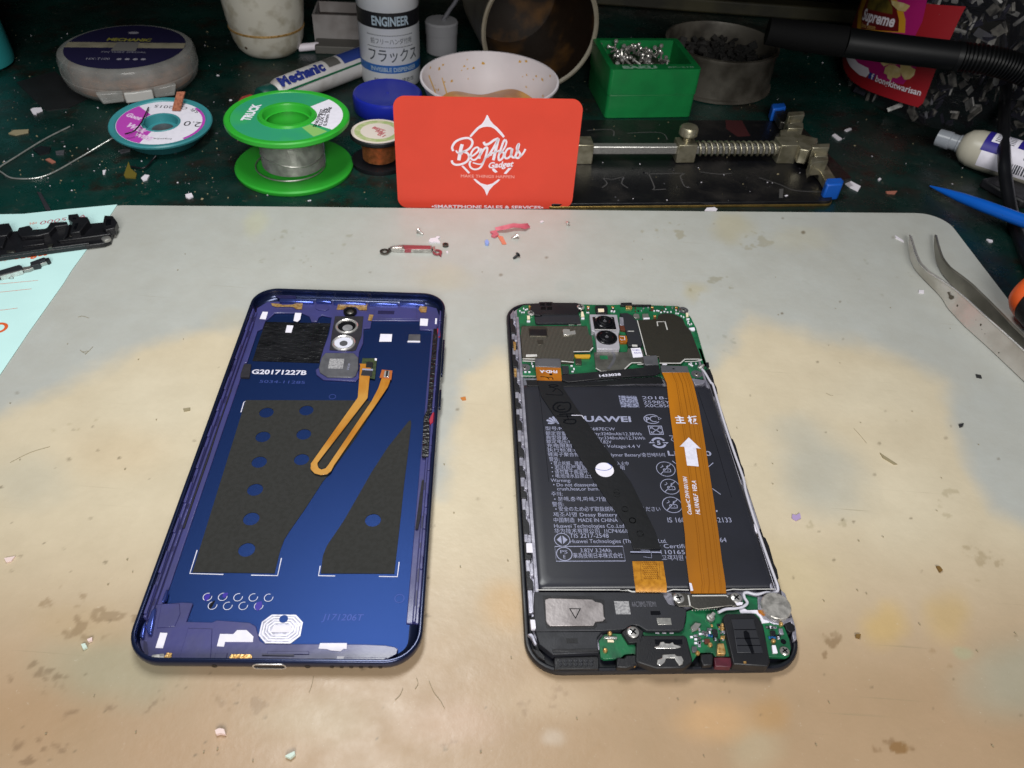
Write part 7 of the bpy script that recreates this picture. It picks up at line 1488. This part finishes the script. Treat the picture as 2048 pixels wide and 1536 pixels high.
flake('Z', [(8, 1116), (30, 1112), (22, 1122), (12, 1124)], .5, 'flake_pink', 'pale pink triangular flake at the left of the mat')
flake('Z', [(162, 1288), (170, 1286), (174, 1294), (166, 1298)], .8, 'flake_mint', 'pale chip on the mat left of the blue cover corner')
flake('Z', [(174, 1278), (184, 1274), (184, 1280), (176, 1283)], .8, 'flake_pink', 'small pink chip beside the pale chip left of the blue cover')
flake('Z', [(1585, 1028), (1592, 1030), (1600, 1026), (1602, 1036), (1592, 1041), (1584, 1036)], .4, mat('flake_lilac', 'b09ac4', .5), 'lilac flake on the mat right of the opened phone')
flake('Z', [(1790, 470), (1806, 480), (1808, 484), (1792, 476)], .4, 'flake_white', 'thin white sliver on the mat left of the tweezers tips')
flake('Z', [(1838, 580), (1848, 580), (1848, 586), (1838, 585)], .5, 'flake_white', 'white crumb on the mat beside the lower bend of the tweezers')
flake('Z', [(1952, 748), (1962, 750), (1964, 756), (1954, 754)], .5, mat('flake_dark', '2c2c2e', .5), 'dark seed shaped chip on the mat below the tweezers')
flake('Z', [(1918, 848), (1928, 846), (1926, 852), (1920, 854)], .5, 'flake_dark', 'second dark chip on the mat, below the first one')
flake('Z', [(1760, 905), (1770, 912), (1795, 928), (1788, 928), (1766, 915)], .4, mat('flake_tan', '9a8e70', .6), 'tan splinter on the mat to the right of the opened phone')
flake('Z', [(1873, 1132), (1880, 1132), (1886, 1140), (1880, 1144)], .6, mat('flake_brown', '7a5c2c', .6), 'brown crumb on the right part of the mat')
flake('Z', [(1712, 1268), (1722, 1268), (1720, 1276), (1712, 1274)], .6, 'flake_brown', 'brown crumb below and right of the opened phone')
flake('Z', [(366, 817), (380, 815), (380, 820), (368, 822)], .4, 'flake_tan', 'tan flake on the mat just left of the blue cover')
flake('Z', [(921, 795), (931, 793), (932, 799), (925, 800)], .4, mat('flake_orange', 'c97a30', .5), 'orange speck on the mat between the two phone halves')
# flakes on the bench
for k, q, m, lab in (('A', [(222, 800), (240, 788), (300, 785), (310, 805), (270, 820), (265, 835), (240, 830)], 'flake_white', 'white plastic chip on the green bench under the clear case'), ('A', [(1030, 1300), (1060, 1275), (1092, 1280), (1075, 1310), (1045, 1320)], 'flake_white', 'white chip on the green bench nearest the mat left of the green spool'),
                     ('A', [(870, 1095), (955, 1085), (950, 1100), (880, 1118)], 'sensor_grey', 'grey flake on the bench under the teal reel'), ('A', [(405, 1105), (470, 1095), (465, 1125), (410, 1128)], 'sensor_grey', 'square grey chip on the green bench at the left'),
                     ('A', [(330, 1165), (360, 1155), (405, 1180), (375, 1190)], mat('flake_rust', 'a86a58', .6), 'rust coloured flake on the green bench at the left'), ('A', [(60, 975), (100, 950), (210, 945), (205, 965), (110, 985)], 'flake_tan', 'tan splinter on the green bench near the left edge'),
                     ('A', [(750, 1245), (775, 1240), (765, 1268), (752, 1272)], 'flake_white', 'slim white chip on the bench left of the green spool'), ('A', [(1355, 1420), (1400, 1410), (1412, 1435), (1380, 1450), (1358, 1440)], 'flake_white', 'pale round chip on the bench just behind the mat'),
                     ('A', [(240, 1090), (300, 1065), (370, 1075), (360, 1115), (290, 1130)], 'black_plastic', 'black rubbery chip on the green bench at the left'), ('A', [(270, 1400), (300, 1410), (370, 1530), (335, 1536)], 'foam_black', 'dark brown stick lying on the bench behind the receipt'),
                     ('A', [(905, 1280), (940, 1180), (955, 1230), (1000, 1270), (990, 1300), (915, 1295)], mat('flake_olive', '6b5f22', .5), 'olive crumpled scrap on the bench below the teal reel'),
                     ('E', [(315, 1278), (345, 1258), (425, 1300), (405, 1332), (350, 1305)], 'flake_white', 'white rectangular chip beside the blue foot of the holder'), ('E', [(225, 942), (245, 932), (295, 968), (270, 978)], 'flake_white', 'white chip on the bench between the holder and the jar'), ('E', [(312, 905), (350, 892), (362, 900), (330, 915)], 'flake_white', 'pale sliver on the bench in front of the scrap jar'),
                     ('E', [(545, 1248), (560, 1240), (568, 1250), (552, 1260)], 'flake_white', 'small white grain on the bench right of the holder'), ('E', [(600, 1335), (680, 1332), (665, 1350), (610, 1348)], 'flake_rust', 'dull red smear flake on the bench right of the holder'), ('D', [(870, 1470), (885, 1450), (940, 1446), (960, 1458), (950, 1474)], 'flake_white', 'white crumb at the front edge of the holder plate'),
                     ('H', [(745, 480), (785, 488), (788, 500), (765, 500)], 'flake_white', 'pale splinter on the green bench beside the mat corner')):
    flake(k, q, .7, m, lab, base=TZ)
# fine crumbs strewn on the bench
rs = random.Random(8); pool = {'flake_white': MB(), 'sensor_grey': MB(), 'flake_tan': MB(), 'black_plastic': MB()}
for i in range(900):
    px = rs.choice((rs.uniform(0, 480), rs.uniform(0, 790), rs.uniform(1150, 2040))); py = rs.uniform(60, 405)
    onp = 1170 < px < 1600 and py > 240
    if (1160 < px < 1680 and py > 225) and not onp: continue
    p = W(px, py, .8 if onp else TZ); s_ = rs.uniform(.15, .75) * (1.0 if rs.random() < .9 else 2.2)
    R = Matrix.Rotation(rs.uniform(0, 6), 3, 'Z') @ Matrix.Rotation(rs.uniform(-.3, .3), 3, 'X')
    pool[rs.choice(('flake_white', 'sensor_grey', 'sensor_grey', 'sensor_grey', 'flake_tan', 'flake_tan', 'black_plastic', 'black_plastic'))].box(p + Vector((0, 0, .15)), s_, s_*rs.uniform(.3, .9), .25, R)
for (m, b_), l_ in zip(pool.items(), ('fine white crumbs strewn over the green bench', 'fine grey crumbs strewn over the green bench', 'fine tan crumbs strewn over the green bench', 'fine black crumbs strewn over the green bench')):
    o = b_.build('bench_crumbs', m, sm=0, tag=(l_, 'crumbs')); o['kind'] = 'stuff'
mb = MB()
for i in range(90):
    px = rs.uniform(0, 2040); py = rs.uniform(430, 1530)
    p = W(px, py, 0); mb.box(p + Vector((0, 0, .3)), rs.uniform(.2, .5), rs.uniform(.15, .4), .15, Matrix.Rotation(rs.uniform(0, 6), 3, 'Z'))
for hq_ in ([(858, 1362), (868, 1385), (880, 1400), (889, 1417)], [(618, 1385), (624, 1368), (627, 1352)], [(833, 1356), (836, 1368), (830, 1378)], [(156, 634), (165, 632), (178, 636)], [(160, 700), (172, 706), (186, 693)], [(164, 704), (176, 702), (170, 709)], [(1652, 786), (1660, 790), (1666, 791)], [(1708, 857), (1720, 870), (1733, 886)], [(790, 1400), (800, 1390), (806, 1376)], [(20, 925), (60, 905), (100, 893)]):
    mb.tube([W(x, y, .15) for x, y in hq_], .06, n=5, sm=4)
o = mb.build('mat_crumbs', 'flake_tan', sm=0, tag=('fine tan crumbs scattered over the silicone mat', 'crumbs')); o['kind'] = 'stuff'
